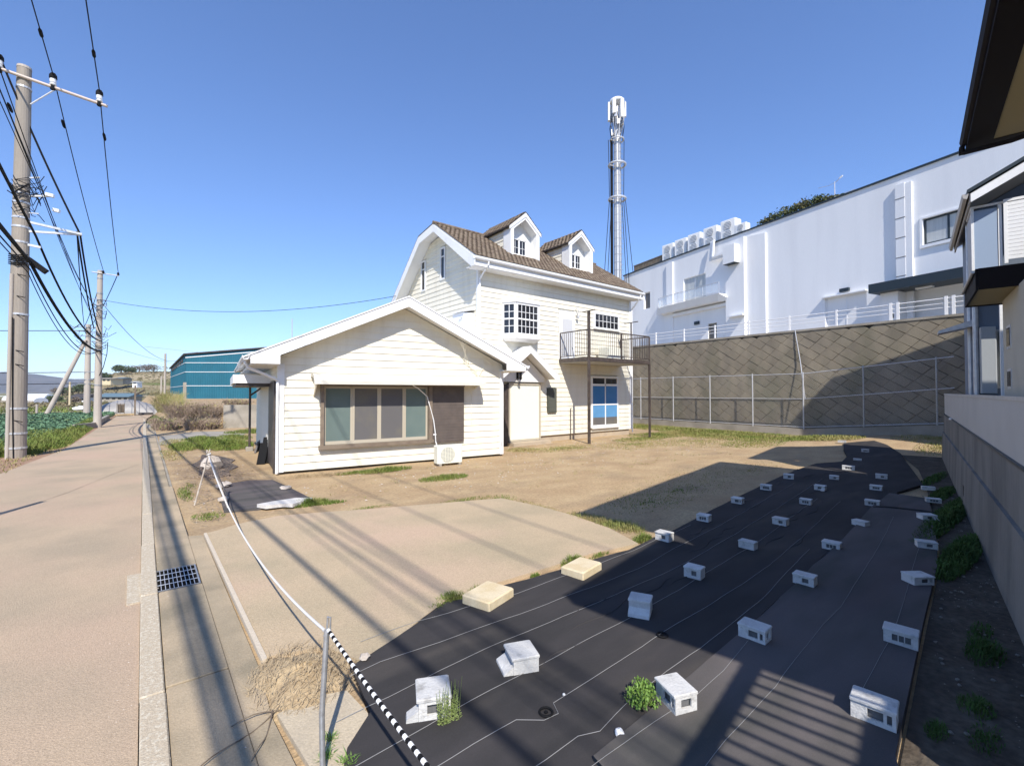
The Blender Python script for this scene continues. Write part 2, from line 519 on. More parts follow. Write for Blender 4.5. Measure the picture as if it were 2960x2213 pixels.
def leaf_cloud(mb, rng, c, r, n, size, shell=0.55, zmin=None):
    for _ in range(n):
        while True:
            d = Vector((rng.uniform(-1, 1), rng.uniform(-1, 1), rng.uniform(-1, 1)))
            if 0.05 < d.length < 1:
                break
        d = d.normalized() * (shell + (1 - shell) * rng.random()) * (0.8 + 0.3 * rng.random())
        p = Vector((c[0] + d.x * r[0], c[1] + d.y * r[1], c[2] + d.z * r[2]))
        if zmin is not None and p.z < zmin:
            continue
        a = Vector((rng.uniform(-1, 1), rng.uniform(-1, 1), rng.uniform(-0.6, 1))).normalized()
        b = a.orthogonal().normalized()
        s = size * (0.6 + 0.8 * rng.random())
        q = a.cross(b) * s * 0.5
        b = b * s
        mb.add([p - b, p - q, p + b, p + q], [(0, 1, 2, 3)])


def rock(rng, c, r, seed_squash=0.6):
    mb = MB()
    n, k = 9, 5
    vs = []
    for i in range(k + 1):
        th = math.pi * i / k
        for j in range(n):
            ph = 2 * math.pi * (j + 0.5 * (i % 2)) / n
            f = 0.8 + 0.38 * rng.random()
            vs.append((c[0] + r * f * math.sin(th) * math.cos(ph), c[1] + r * f * math.sin(th) * math.sin(ph),
                       max(c[2] - 0.01, c[2] + r * seed_squash * (0.75 + f * math.cos(th)) * 0.8)))
    fs = []
    for i in range(k):
        for j in range(n):
            jj = (j + 1) % n
            fs.append((i * n + j, (i + 1) * n + j, (i + 1) * n + jj, i * n + jj))
    mb.add(vs, fs)
    return mb

# ================================================================ SETTING: ground, road, pad, terraces, hills
def grid(name, fx, us, vs, material):
    m = MB()
    m.v = [(u, v, fx(u, v)) for v in vs for u in us]
    nu = len(us)
    m.f = [(j * nu + i, j * nu + i + 1, (j + 1) * nu + i + 1, (j + 1) * nu + i) for j in range(len(vs) - 1) for i in range(nu - 1)]
    m.mi = [0] * len(m.f)
    return struct(name, m, material, True)


def span(a, b, n):
    return [a + (b - a) * i / n for i in range(n + 1)]


def far_z(u, v):
    h = -0.12
    if v > 70:
        h += -0.4 * smoothstep(v, 70, 110)
        w = smoothstep(u, -34, -8)
        h += w * 12.6 * smoothstep(v, 170, 275) * (0.86 + 0.14 * math.sin(u * 0.06 + 1.0)) * (1 - 0.3 * smoothstep(u, 30, 160))
        h += 0.5 * math.sin(v * 0.11) * w * smoothstep(v, 150, 200)
    return h


grid('field_terrain', far_z, span(-160, 160, 60), span(-40, 420, 92), FIELD)
m = MB()
for (x0, x1, y0, y1) in ((-2600, 2600, 420, 2600), (-2600, -160, -800, 420), (160, 2600, -800, 420), (-160, 160, -800, -40)):
    m.quad((x0, y0, -0.13), (x1, y0, -0.13), (x1, y1, -0.13), (x0, y1, -0.13))
struct('far_ground', m, FIELD)
# wooded mountains on the horizon, a ridge with depth
m = MB()
nr = 90
rr = random.Random(3)
hh = [0.0] * (nr + 1)
for k, (amp, fr) in enumerate(((9, 0.13), (5, 0.37), (2.5, 0.9), (1.5, 1.9))):
    for i in range(nr + 1):
        hh[i] += amp * math.sin(i * fr + k * 2.1)
for i in range(nr + 1):
    u = -900 + 1500 * i / nr
    base = 62 + 7 * smoothstep(u, -420, -340) - 18 * smoothstep(u, -330, -160)
    z = base + hh[i] * 0.35
    m.v += [(u, 1900, -0.2), (u + 10, 2030, z * 0.62 + hh[(i * 7) % nr] * 0.5), (u, 2180, z), (u, 2480, -0.2)]
for i in range(nr):
    for j in range(3):
        m.f.append((i * 4 + j, i * 4 + 4 + j, i * 4 + 5 + j, i * 4 + 1 + j))
        m.mi.append(0)
struct('mountains', m, MOUNT, True)

# soil of the plot, gently uneven
rr = random.Random(5)
grid('yard_ground', lambda u, v: ground_z(u, v) - 0.012 + 0.012 * math.sin(u * 1.9 + v * 0.7) * math.sin(v * 1.3 - u * 0.4) - 0.02 * (u < 0.6),
     span(0.45, 33, 110), span(-8, 36, 120), SOIL)
# dusty lane
m = MB()
road_pts = [(-9, -6.0, 0.0), (0, -4.6, 0.0), (8, -3.4, 0.0), (17.6, -2.85, 0.0), (23.6, -2.25, 0.0), (33, -2.1, 0.02), (47, -2.0, 0.22), (56, -2.0, 0.75)]
for i in range(len(road_pts) - 1):
    (va, la, _), (vb, lb, _) = road_pts[i], road_pts[i + 1]
    ra, rb = road_pts[i][2], road_pts[i + 1][2]
    za, zb = -0.06 * smoothstep(va, 40, 60), -0.06 * smoothstep(vb, 40, 60)
    m.quad((la, va, 0.004 + za), (ra, va, 0.004 + za), (rb, vb, 0.004 + zb), (lb, vb, 0.004 + zb))
road = struct('road', m, ROAD)
for k, pts in enumerate(([(-1.9, 11.6), (-1.2, 13.4), (-0.6, 15.6), (0.0, 17.6)],)):  # thin dark strip painted on the lane for an overhead wire's shadow
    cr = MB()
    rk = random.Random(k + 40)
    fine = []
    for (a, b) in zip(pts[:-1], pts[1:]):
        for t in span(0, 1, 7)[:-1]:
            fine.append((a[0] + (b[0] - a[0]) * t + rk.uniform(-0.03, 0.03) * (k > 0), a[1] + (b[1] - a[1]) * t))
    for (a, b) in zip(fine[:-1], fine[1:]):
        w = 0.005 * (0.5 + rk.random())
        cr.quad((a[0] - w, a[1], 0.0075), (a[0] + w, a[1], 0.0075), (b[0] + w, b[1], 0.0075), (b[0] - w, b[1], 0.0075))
    cr.build('wire_shadow_strip', mat('road_wire_shadow', (0.24, 0.19, 0.135), 0.95, fine=0.2), road)
m = MB()
for i in range(len(road_pts) - 1):
    (va, la, _), (vb, lb, _) = road_pts[i], road_pts[i + 1]
    m.quad((la - 1.3, va, -0.014), (la + 0.1, va, -0.012), (lb + 0.1, vb, -0.012), (lb - 1.3, vb, -0.014))
struct('road_verge', m, mat('red_verge_soil', (0.30, 0.175, 0.105), 0.97, (0.36, 0.235, 0.145), 2, fine=0.2, bump=0.5))

# kerb stones: each one a piece of the kerb
kerb = MB()
kerb.box(0.012, 0.138, -6, 46, -0.05, 0.012)
kerb = struct('kerb', kerb, CONC_OLD)
m = MB()
m.bev(0.005, 0.145, 0, 1.985, 0.0, 0.034, 0.008)
ks = m.mesh('kerb_stone', KERB)
for i in range(26):
    o = link(bpy.data.objects.new('kerb_stone', ks), kerb)
    o.location = (RNG.uniform(-0.003, 0.003), -5.96 + 2 * i, RNG.uniform(-0.003, 0.002))
# gutter lids
gut = MB()
gut.box(0.148, 0.53, -6, 40, -0.06, -0.004)
gut = struct('gutter', gut, CONC_OLD)
v = -5.8
k = 0
while v < 34:
    w = 0.36 if v < 12 else 0.30
    ln = 1.98
    if v < 6.1 < v + ln + 0.05:
        ln = 6.08 - v
    x1 = 0.529 if v < 12 else 0.47
    if ln > 0.2:
        m = MB()
        m.bev(0.149, x1, v, v + ln - 0.014, -0.004, 0.022 + RNG.uniform(-0.003, 0.004), 0.006)
        m.build('gutter_lid', GUTTER_LID, gut)
    v += ln
    if abs(v - 6.08) < 0.01:
        v = 6.80
# dirt strip between the gutter and the pad / slabs further along
m = MB()
m.prism([(0.531, 0.8, -0.03), (0.72, 0.8, -0.03), (0.70, 2.6, -0.03), (0.67, 3.3, -0.03), (0.71, 3.95, -0.03), (0.705, 8.12, -0.03), (0.531, 8.2, -0.03)], (0, 0, 0.045))
struct('verge_strip', m, GUTTER_LID)

# concrete parking pad with a pale lip, a crack joint and a broken outline
m = MB()
outer = [(0.74, 8.14), (0.78, 4.05), (1.18, 3.92), (1.34, 3.52), (1.62, 3.62), (2.0, 3.84), (2.4, 4.04), (3.05, 4.05), (3.85, 4.02), (4.5, 4.02),
         (5.32, 3.88), (5.58, 4.6), (5.68, 5.4), (5.66, 6.3), (5.5, 7.2), (4.9, 7.42), (4.28, 7.62), (3.2, 8.0), (2.4, 8.32), (1.8, 8.52), (1.2, 8.4), (0.9, 8.2)]
m.prism([(a, b, -0.05) for a, b in outer], (0, 0, 0.082))
struct('concrete_pad', m, CONC_PAD)
m = MB()
m.prism([(0.712, 8.10, -0.03), (0.738, 4.0, -0.03), (0.775, 4.0, -0.03), (0.748, 8.12, -0.03)], (0, 0, 0.075))
struct('pad_edging', m, mat('pad_lip', (0.55, 0.47, 0.36), 0.9, fine=0.1))
m = MB()
m.prism([(0.70, 3.30, -0.03), (0.78, 2.3, -0.03), (0.95, 2.45, -0.03), (1.16, 2.94, -0.03), (1.13, 3.26, -0.03), (0.93, 3.33, -0.03)], (0, 0, 0.058))
struct('concrete_slab', m, mat('broken_slab', (0.50, 0.415, 0.29), 0.92, (0.43, 0.36, 0.26), 3, fine=0.1, bump=0.3))
# broken apron of concrete beyond the dry shrubs
m = MB()
m.prism([(0.5, 23.0, -0.02), (3.4, 24.5, -0.02), (4.6, 28.5, -0.02), (2.2, 29.5, -0.02), (0.62, 27.5, -0.02)], (0, 0, 0.035))
struct('side_path', m, CONC_OLD)

# higher ground: the neighbour's plot, the street by the white building, the warehouse bank
m = MB(RF)
m.box(-3.55, 13.2, -45, -0.13, -0.3, 1.30)
struct('neighbour_ground', m, CONC_OLD)
m = MB(FF)
m.box(-30, 60, -60, -0.86, -0.4, 5.16)
struct('upper_street_ground', m, CONC_OLD)
m = MB()
bank = [(2.0, 34.5), (3.9, 32.3), (9, 30.3), (14, 27), (60, 20), (60, 140), (-0.5, 140), (0.4, 80), (1.1, 50)]
top = [(3.0, 36.5), (4.05, 32.55), (9.05, 30.55), (14.1, 27.3), (59, 20.5), (59, 139), (0.8, 139), (1.6, 80), (2.2, 50)]
n = len(bank)
m.add([(a, b, -0.2) for a, b in bank] + [(a, b, 1.28) for a, b in top],
      [tuple(range(n, 2 * n))] + [(i, (i + 1) % n, n + (i + 1) % n, n + i) for i in range(n)])
struct('warehouse_bank', m, SOIL)
m = MB()
m.prism([(3.75, 32.18, -0.1), (8.9, 30.1, -0.1), (14, 26.9, -0.1), (14, 26.7, -0.1), (8.85, 29.86, -0.1), (3.70, 31.95, -0.1)], (0, 0, 1.45))
w = m.build('bank_wall', CONC_OLD)
tag(w, 'low weathered concrete retaining wall below the teal warehouse', 'wall')
# low wedge of concrete wall where the field meets the lane
m = MB()
m.prism([(-2.95, 35.0, -0.1), (-2.2, 36.6, -0.1), (-2.05, 48, -0.1), (-2.25, 48, -0.1), (-2.4, 36.7, -0.1), (-3.05, 35.1, -0.1)], (0, 0, 0.42))
tag(m.build('field_wall', CONC_OLD), 'low grey concrete edging wall between cabbage field and lane beside slim pole', 'wall')

# ================================================================ THE CREAM HOUSE
house = thing('cream_house', 'cream clapboard house with brown tiled roof, two dormers and a low gabled wing', 'house', (9.9, 14.5, 0))


def tiles(name, M, W, Ls, parent, tw=0.215, th=0.195, clip=None):
    """wavy interlocking roof tiles laid in rows: x along the eave, y up the slope, z out of it"""
    m = MB(M)
    rng = random.Random(int(W * 100))
    for r in range(int(Ls / th) + 1):
        y0, y1 = r * th, min((r + 1) * th + 0.03, Ls)
        if y1 - y0 < 0.05:
            continue
        off = (r % 2) * tw * 0.5
        for c in range(-1, int(W / tw) + 1):
            x0, x1 = max(0, c * tw + off), min(W, (c + 1) * tw + off)
            if x1 - x0 < 0.04:
                continue
            if clip and not clip((x0 + x1) / 2, (y0 + y1) / 2):
                continue
            dz = rng.uniform(-0.004, 0.004)
            prof = [(0, 0.012), (0.3, 0.03), (0.55, 0.012), (0.8, 0.004), (1.0, 0.018)]
            lo = [(x0 + (x1 - x0) * a, y0, b + 0.03 + dz) for a, b in prof]
            hi = [(x0 + (x1 - x0) * a, y1, b + 0.004 + dz) for a, b in prof]
            fr = [(p[0], p[1], p[2] - 0.03) for p in lo]
            vs = lo + hi + fr
            fs = [(i, i + 1, 5 + i + 1, 5 + i) for i in range(4)] + [(10 + i, 10 + i + 1, i + 1, i) for i in range(4)]
            m.add(vs, fs)
    return m.build(name, ROOF_TILE, parent, kind='stuff')


def slope_frame(p, ex, eup):
    ex, eup = Vector(ex).normalized(), Vector(eup).normalized()
    ez = ex.cross(eup)
    M = Matrix((ex, eup, ez)).transposed().to_4x4()
    M.translation = Vector(p)
    return M


# ---- main block: walls
U0, U1, VF, VB = 9.95, 19.25, 14.5, 22.6
prof_in = [(13.95, 7.0), (17.0, 8.98), (18.3, 8.77), (21.5, 5.95), (22.6, 4.9)]
m = MB()
m.prism([(U0 + 0.02, VF + 0.02, 0.25), (U0 + 0.02, VB, 0.25), (U0 + 0.02, VB, 4.85), (U0 + 0.02, 21.5, 5.9), (U0 + 0.02, 18.3, 8.72), (U0 + 0.02, 17.0, 8.93), (U0 + 0.02, 14.52, 7.3)], (U1 - U0 - 0.04, 0, 0))
wall = m.build('wall', CREAM, house)
m = MB()
m.box(U0 + 0.05, U1 - 0.03, VF + 0.05, VB - 0.05, -0.2, 0.30)
m.build('foundation', FOUND, house)
IDF = Matrix.Identity(4)
ops_front = [(11.08, 13.02, 0, 2.46), (13.48, 14.02, 1.2, 2.3), (14.18, 15.17, 3.5, 5.74), (16.25, 18.2, 0.45, 2.86), (11.2, 12.8, 4.28, 5.72), (16.5, 18.3, 5.12, 5.86), (10.3, 12.99, 2.5, 2.6)]
siding(wall, IDF, [(U0, 0.26), (U1, 0.26), (U1, 6.9), (U0, 6.9)], VF, 0.205, ops_front)
# left gable: facing -x, so the frame's x runs along -y
GF = frame(U0, VB, 0, -math.pi / 2)      # x -> -v, so x = VB - v ; -y of the frame -> -u
g_out = [(0, 2.2), (VB - VF, 2.2), (VB - VF, 7.28), (VB - 17.0, 8.9), (VB - 18.3, 8.7), (VB - 21.5, 5.9), (0, 4.85)]
siding(wall, GF, g_out, 0.0, 0.205, [(VB - 17.38, VB - 16.88, 6.85, 8.35), (VB - 19.2, VB - 18.62, 6.65, 8.16)])
m = MB()
m.box(U0 - 0.05, U0 + 0.07, VF - 0.05, VF + 0.07, 0.26, 6.86)
m.build('corner_board', WHITE, house)
m = MB()
m.box(U1 - 0.07, U1 + 0.05, VF - 0.05, VF + 0.07, 0.26, 6.86)
m.build('corner_board', WHITE, house)

# ---- main roof
RL, RR_ = 9.38, 19.52
outer = [(13.86, 7.10), (17.0, 9.16), (18.32, 8.95), (21.6, 6.08), (23.1, 4.62)]
inner = [(23.02, 4.48), (21.5, 5.93), (18.25, 8.78), (17.02, 8.98), (13.92, 6.94)]
m = MB()
m.prism([(RL + 0.02, a, b) for a, b in outer + inner], (RR_ - RL - 0.04, 0, 0))
roof = m.build('roof', SOFFIT, house)
sl = math.hypot(17.0 - 13.86, 9.16 - 7.10)
ey = (0, (17.0 - 13.86) / sl, (9.16 - 7.10) / sl)


def not_dormer(x, y):
    u, v = RL + x, 13.86 + ey[1] * y
    return not any(a + 0.08 < u < b - 0.08 and v > 15.1 for a, b in ((11.93, 13.55), (15.43, 17.05)))


tiles('roof_tiles', slope_frame((RL, 13.86, 7.10), (1, 0, 0), ey), RR_ - RL, sl, roof, clip=not_dormer)
m = MB()
for (a, b) in (((17.0, 9.16), (18.32, 8.95)), ((18.32, 8.95), (21.6, 6.08)), ((21.6, 6.08), (23.1, 4.62))):
    d = Vector((0, b[0] - a[0], b[1] - a[1]))
    nrm = Vector((0, -d.z, d.y)).normalized() * 0.035
    if nrm.z < 0:
        nrm = -nrm
    m.prism([(RL - 0.01, a[0], a[1] + 0.004), (RL - 0.01, b[0], b[1] + 0.004), (RL - 0.01, b[0] + nrm.y, b[1] + nrm.z), (RL - 0.01, a[0] + nrm.y, a[1] + nrm.z)], (RR_ - RL + 0.02, 0, 0))
m.build('roof_back', ROOF_EDGE, roof)
m = MB()
m.tube([(RL - 0.02, 17.0, 9.2), (RR_ + 0.02, 17.0, 9.2)], 0.075, 10)
m.build('ridge_cap', ROOF_TILE, roof)
# bargeboards following the gable edge, left and right
for x in (RL - 0.035, RR_ + 0.005):
    m = MB()
    pts_o = [(13.86, 7.06), (17.0, 9.115), (18.31, 8.91), (21.58, 6.05), (23.08, 4.59)]
    pts_i = [(13.86, 6.74), (14.1, 6.74), (16.95, 8.80), (18.2, 8.62), (21.36, 5.86), (22.92, 4.40)]
    m.prism([(x, a, b) for a, b in pts_o + pts_i[::-1]], (0.03, 0, 0))
    m.build('bargeboard', WHITE, roof)
m = MB()
m.box(RL, RR_, 13.93, 13.96, 6.76, 6.99)
m.box(RL, RR_, 13.962, 14.47, 6.74, 6.765)
m.build('eave_fascia', WHITE, roof)


def gutter(M, x0, x1, y, z, parent, r=0.062):
    m = MB(M)
    prof = [(-r, 0.03), (-r * 0.95, -0.02), (-r * 0.5, -r), (r * 0.5, -r), (r * 0.95, -0.02), (r, 0.03), (r * 0.8, 0.03), (r * 0.78, -0.01), (r * 0.4, -r * 0.8), (-r * 0.4, -r * 0.8), (-r * 0.78, -0.01), (-r * 0.8, 0.03)]
    m.prism([(x0, y + a, z + b) for a, b in prof], (x1 - x0, 0, 0))
    return m.build('gutter', WHITE, parent)


gutter(IDF, RL - 0.05, RR_ + 0.08, 13.862, 7.03, roof)
m = MB()
m.tube([(9.98, 13.86, 6.97), (9.98, 13.88, 6.86), (9.965, 14.2, 6.6), (9.96, 14.42, 6.42), (9.96, 14.42, 6.2), (9.96, 14.42, 2.9)], 0.037, 10)
m.build('downpipe', WHITE, house)
m = MB()
m.tube([(19.3, 13.86, 6.97), (19.3, 13.9, 6.8), (19.32, 14.25, 6.45), (19.32, 14.42, 6.3), (19.32, 14.42, 0.1)], 0.037, 10)
m.build('downpipe', WHITE, house)
m = MB()
m.tube([(14.9, 14.44, 0.0), (14.9, 14.44, 1.36), (14.9, 14.40, 1.40)], 0.02, 8)
m.build('standpipe', BROWN_ALU, house)


# ---- dormers
def dormer(u0, u1):
    uc = (u0 + u1) / 2
    zb, ze, za = 7.70, 9.03, 9.74
    vf = 15.0
    d = MB()
    d.prism([(u0 + 0.06, vf + 0.5, zb), (u1 - 0.06, vf + 0.5, zb), (u1 - 0.06, vf + 0.5, ze), (uc, vf + 0.5, za - 0.05), (u0 + 0.06, vf + 0.5, ze)], (0, 2.0, 0))
    box = d.build('dormer', CREAM, house)
    # deep white surround
    fr = MB()
    po = [(u0, zb - 0.02), (u1, zb - 0.02), (u1, ze), (uc, za), (u0, ze)]
    w = 0.17
    pi = [(u0 + w, zb + 0.12), (u1 - w, zb + 0.12), (u1 - w, ze - 0.03), (uc, za - w * 1.25), (u0 + w, ze - 0.03)]
    vs = [(a, vf, b) for a, b in po] + [(a, vf, b) for a, b in pi] + [(a, vf + 0.5, b) for a, b in po] + [(a, vf + 0.42, b) for a, b in pi]
    fs = []
    for i in range(5):
        j = (i + 1) % 5
        fs += [(i, j, 5 + j, 5 + i), (5 + i, 5 + j, 15 + j, 15 + i), (j, i, 10 + i, 10 + j)]
    fr.add(vs, fs)
    fr.build('dormer_surround', WHITE, box)
    bk = MB()
    bk.prism([(u0 + 0.1, vf + 0.42, zb), (u1 - 0.1, vf + 0.42, zb), (u1 - 0.1, vf + 0.42, ze), (uc, vf + 0.42, za - 0.1), (u0 + 0.1, vf + 0.42, ze)], (0, 0.06, 0))
    bk.build('dormer_face', SOFFIT, box)
    sw = MB()
    a, b, z0, z1 = uc - 0.47, uc + 0.37, 8.02, 8.74
    for (xa, xb, zz0, zz1) in ((a, a + 0.07, z0, z1), (b - 0.07, b, z0, z1), (a, b, z1 - 0.06, z1), (a - 0.06, b + 0.06, z0 - 0.07, z0 + 0.03), ((a + b) / 2 - 0.035, (a + b) / 2 + 0.035, z0, z1)):
        sw.box(xa, xb, vf + 0.37 - (0.03 if zz0 < z0 else 0), vf + 0.418, zz0 + (0.0 if zz0 < z0 else 0.031), zz1 - 0.001)
    for xm in (a + 0.215, b - 0.215):
        sw.box(xm - 0.008, xm + 0.008, vf + 0.395, vf + 0.416, z0 + 0.03, z1 - 0.06)
    for xr in ((a + 0.07, (a + b) / 2 - 0.035), ((a + b) / 2 + 0.035, b - 0.07)):
        sw.box(xr[0], xr[1], vf + 0.396, vf + 0.415, 8.37, 8.384)
    sw.build('dormer_window', WHITE, box)
    gp = MB()
    gp.box(a + 0.02, b - 0.02, vf + 0.405, vf + 0.415, z0 + 0.02, z1 - 0.02)
    gp.build('dormer_pane', GLASS_DARK, box)
    # cheek boards, left and right
    for M, ln in ((frame(u0 + 0.06, vf + 2.2, 0, -math.pi / 2), 1.72), (frame(u1 - 0.06, vf + 0.48, 0, math.pi / 2), 1.72)):
        siding(box, M, [(0, 7.9), (ln, 7.9), (ln, ze - 0.05), (0, ze - 0.05)], 0.0, 0.235)
    # two roof planes of tiles on boards
    rise = math.hypot((u1 - u0) / 2 + 0.08, za - ze + 0.07)
    for sgn, x in ((1, u0 - 0.08), (-1, u1 + 0.08)):
        up = Vector((sgn * ((u1 - u0) / 2 + 0.08), 0, za - ze + 0.07)).normalized()
        ex = Vector((0, -sgn, 0))
        org = Vector((x, vf + (2.5 if sgn > 0 else -0.02), ze - 0.01))
        M = slope_frame(org, ex, up)
        tiles('dormer_tiles', Matrix.Translation((0, 0, 0.045)) @ M, 2.52, rise, box, tw=0.25, th=0.2)
        bd = MB(M)
        bd.box(0, 2.52, -0.03, rise, -0.0, 0.05)
        bd.build('dormer_roof_board', ROOF_EDGE, box)
        rk = MB()
        y0 = vf - 0.03
        rk.prism([(x, y0, ze - 0.10), (x, y0, ze + 0.03), (uc, y0, za + 0.07), (uc, y0, za - 0.10)], (0, 0.03, 0))
        rk.build('dormer_bargeboard', WHITE, box)
    return box


dormer(11.93, 13.55)
dormer(15.43, 17.05)


# ---- windows on the main block
def window(parent, M, x0, x1, z0, z1, y, cols, rows, name='window', fw=0.06, bar=0.02, pane=GLASS_DARK, fmat=WHITE, sill=True, mid=False, deep=0.05):
    """frame, muntin bars and panes, each a piece of geometry; front towards -y"""
    f = MB(M)
    f.box(x0, x0 + fw, y - deep, y + 0.02, z0, z1)
    f.box(x1 - fw, x1, y - deep, y + 0.02, z0, z1)
    f.box(x0 + fw, x1 - fw, y - deep, y + 0.02, z1 - fw, z1)
    f.box(x0 + fw, x1 - fw, y - deep, y + 0.02, z0, z0 + fw)
    if sill:
        f.box(x0 - 0.05, x1 + 0.05, y - deep - 0.05, y - deep * 0.2, z0 - 0.04, z0 - 0.001)
    fo = f.build(name, fmat, parent)
    b = MB(M)
    w, h = (x1 - x0 - 2 * fw) / cols, (z1 - z0 - 2 * fw) / rows
    for i in range(1, cols):
        x = x0 + fw + w * i
        b.box(x - bar / 2, x + bar / 2, y - deep * 0.55, y - 0.004, z0 + fw, z1 - fw)
    for j in range(1, rows):
        z = z0 + fw + h * j
        t = 0.03 if (mid and j == rows // 2) else bar / 2
        b.box(x0 + fw, x1 - fw, y - deep * (0.6 if t < 0.02 else 0.8), y - 0.006, z - t, z + t)
    if b.v:
        b.build('muntin', fmat, fo)
    for i in range(cols):
        for j in range(rows):
            p = MB(M)
            p.box(x0 + fw + w * i, x0 + fw + w * (i + 1) - 0.001, y - deep * 0.25, y - deep * 0.15, z0 + fw + h * j, z0 + fw + h * (j + 1) - 0.001)
            p.build('pane', pane, fo)
    return fo


# bay window on the upper floor
bay = MB()
plan = [(11.1, 14.5), (11.4, 14.0), (12.62, 14.0), (12.92, 14.5)]
big = [(11.03, 14.5), (11.36, 13.94), (12.66, 13.94), (12.99, 14.5)]
bay.prism([(a, b, 5.66) for a, b in big], (0, 0, 0.09))
bay.prism([(a, b, 4.24) for a, b in big], (0, 0, 0.10))
lo = [(11.2, 14.5), (11.45, 14.1), (12.57, 14.1), (12.82, 14.5)]
bay.add([(a, b, 4.14) for a, b in lo] + [(a, b, 4.238) for a, b in big], [(3, 2, 1, 0), (0, 1, 5, 4), (1, 2, 6, 5), (2, 3, 7, 6)])
bay = bay.build('bay_window', WHITE, house)
ln = math.hypot(0.3, 0.5)
window(bay, frame(11.4, 14.0, 0, 0), 0, 1.22, 4.36, 5.66, 0.03, 5, 4, 'bay_front', 0.09, 0.022, sill=False, mid=True)
window(bay, frame(11.1, 14.5, 0, -math.atan2(0.5, 0.3)), 0, ln, 4.36, 5.66, 0.03, 2, 4, 'bay_side', 0.08, 0.022, sill=False, mid=True)
window(bay, frame(12.62, 14.0, 0, math.atan2(0.5, 0.3)), 0, ln, 4.36, 5.66, 0.03, 2, 4, 'bay_side', 0.08, 0.022, sill=False, mid=True)
window(house, IDF, 16.5, 18.3, 5.12, 5.86, 14.46, 6, 2, 'grid_window', 0.06, 0.022)
# door to the balcony
dr = MB()
dr.box(14.2, 15.15, 14.42, 14.50, 3.52, 5.72)
dr = dr.build('balcony_door', WHITE, house)
p = MB()
p.box(14.38, 15.0, 14.405, 14.419, 3.75, 5.35)
p.build('door_panel', mat('grey_door_panel', (0.58, 0.58, 0.58), 0.5, fine=0.02, bump=0), dr)
p = MB()
p.tube([(15.28, 14.45, 5.55), (15.28, 14.36, 5.62), (15.30, 14.30, 5.80), (15.27, 14.36, 5.9), (15.26, 14.45, 5.86)], 0.018, 8)
p.lathe([(0.0, -0.06), (0.05, -0.05), (0.055, 0.05), (0.02, 0.09)], (15.29, 14.33, 5.48), 10)
p.build('outside_lamp', STEEL_PALE, house)
# garden window, ground floor, its panes coloured blue above and grey at the bottom
gw = window(house, IDF, 16.25, 18.2, 0.48, 2.86, 14.45, 1, 1, 'garden_window', 0.09, 0.02, pane=GLASS_DARK)
f = MB()
f.box(16.34, 18.11, 14.395, 14.43, 2.40, 2.50)
f.box(17.2, 17.26, 14.395, 14.43, 0.57, 2.77)
f.box(16.34, 18.11, 14.397, 14.428, 1.49, 1.55)
f.box(16.28, 18.2, 14.36, 14.44, 0.40, 0.478)
f.build('sash_bar', WHITE, gw)
for (a, b) in ((16.34, 17.2), (17.26, 18.11)):
    for (z0, z1, mt) in ((1.55, 2.40, PANE_BLUE), (0.92, 1.49, PANE_PALE_BLUE), (0.57, 0.92, GLASS_GREY)):
        p = MB()
        p.box(a + 0.002, b - 0.002, 14.412, 14.424, z0, z1)
        p.build('pane', mt, gw)
# small dark window by the door
sw = MB()
sw.box(13.5, 14.0, 14.40, 14.50, 1.22, 2.28)
sw = sw.build('side_window', mat('dark_olive_frame', (0.08, 0.083, 0.065), 0.5, fine=0.05), house)
p = MB()
p.box(13.55, 13.95, 14.392, 14.399, 1.28, 2.22)
p.build('pane', mat('dim_pane', (0.10, 0.105, 0.09), 0.25, fine=0.03, bump=0), sw)
# gable slit windows
for (va, vb, z0, z1) in ((16.93, 17.33, 6.9, 8.3), (18.67, 19.1, 6.7, 8.1)):
    window(house, GF, VB - vb, VB - va, z0, z1, -0.01, 1, 1, 'slit_window', 0.07, 0.02, sill=False)
    b = MB(GF)
    b.box(VB - vb + 0.07, VB - va - 0.07, -0.05, -0.02, z1 - 0.42, z1 - 0.38)
    b.build('sash_bar', WHITE, house)
# white service cupboard on the gable, with its little roof
c = MB()
c.box(9.45, 9.94, 14.75, 15.55, 3.55, 5.15)
c = c.build('service_cupboard', WHITE, house)
p = MB()
p.prism([(9.38, 14.68, 5.155), (9.38, 15.62, 5.155), (9.94, 15.62, 5.27), (9.94, 14.68, 5.27)], (0, 0, 0.04))
p.build('cupboard_roof', WHITE, c)
p = MB()
p.tube([(9.44, 15.0, 4.9), (9.40, 15.0, 4.9)], 0.03, 8)
p.tube([(9.44, 14.87, 4.95), (9.40, 14.87, 4.95)], 0.025, 8)
p.build('vent_cap', STEEL_PALE, c)
# entrance: boarded door, dark post, gabled hood
d = MB()
d.box(11.40, 12.96, 14.40, 14.50, 0.20, 2.40)
d = d.build('entrance_door', PALE_DOOR, house)
f = MB()
f.box(11.33, 11.40, 14.36, 14.5, 0.16, 2.47)
f.box(12.96, 13.03, 14.36, 14.5, 0.16, 2.47)
f.box(11.33, 13.03, 14.361, 14.5, 2.402, 2.475)
f.box(11.40, 12.96, 14.38, 14.44, 0.12, 0.199)
f.build('door_frame', TAN_ALU, d)
p = MB()
p.box(11.05, 11.26, 14.3, 14.5, -0.02, 2.42)
p.build('porch_side_panel', BROWN_ALU, house)
hood = MB()
hv0, hv1 = 13.75, 14.48
ap, el, er = (11.92, 3.87), (10.35, 2.62), (13.46, 2.62)
for (e) in (el, er):
    dx = 0.02 if e is el else -0.02
    hood.prism([(e[0], hv0, e[1] + 0.14), (ap[0], hv0, ap[1]), (ap[0], hv0, ap[1] - 0.13), (e[0], hv0, e[1] + 0.02)], (0, hv1 - hv0, 0))
hood = hood.build('porch_roof', SOFFIT, house)
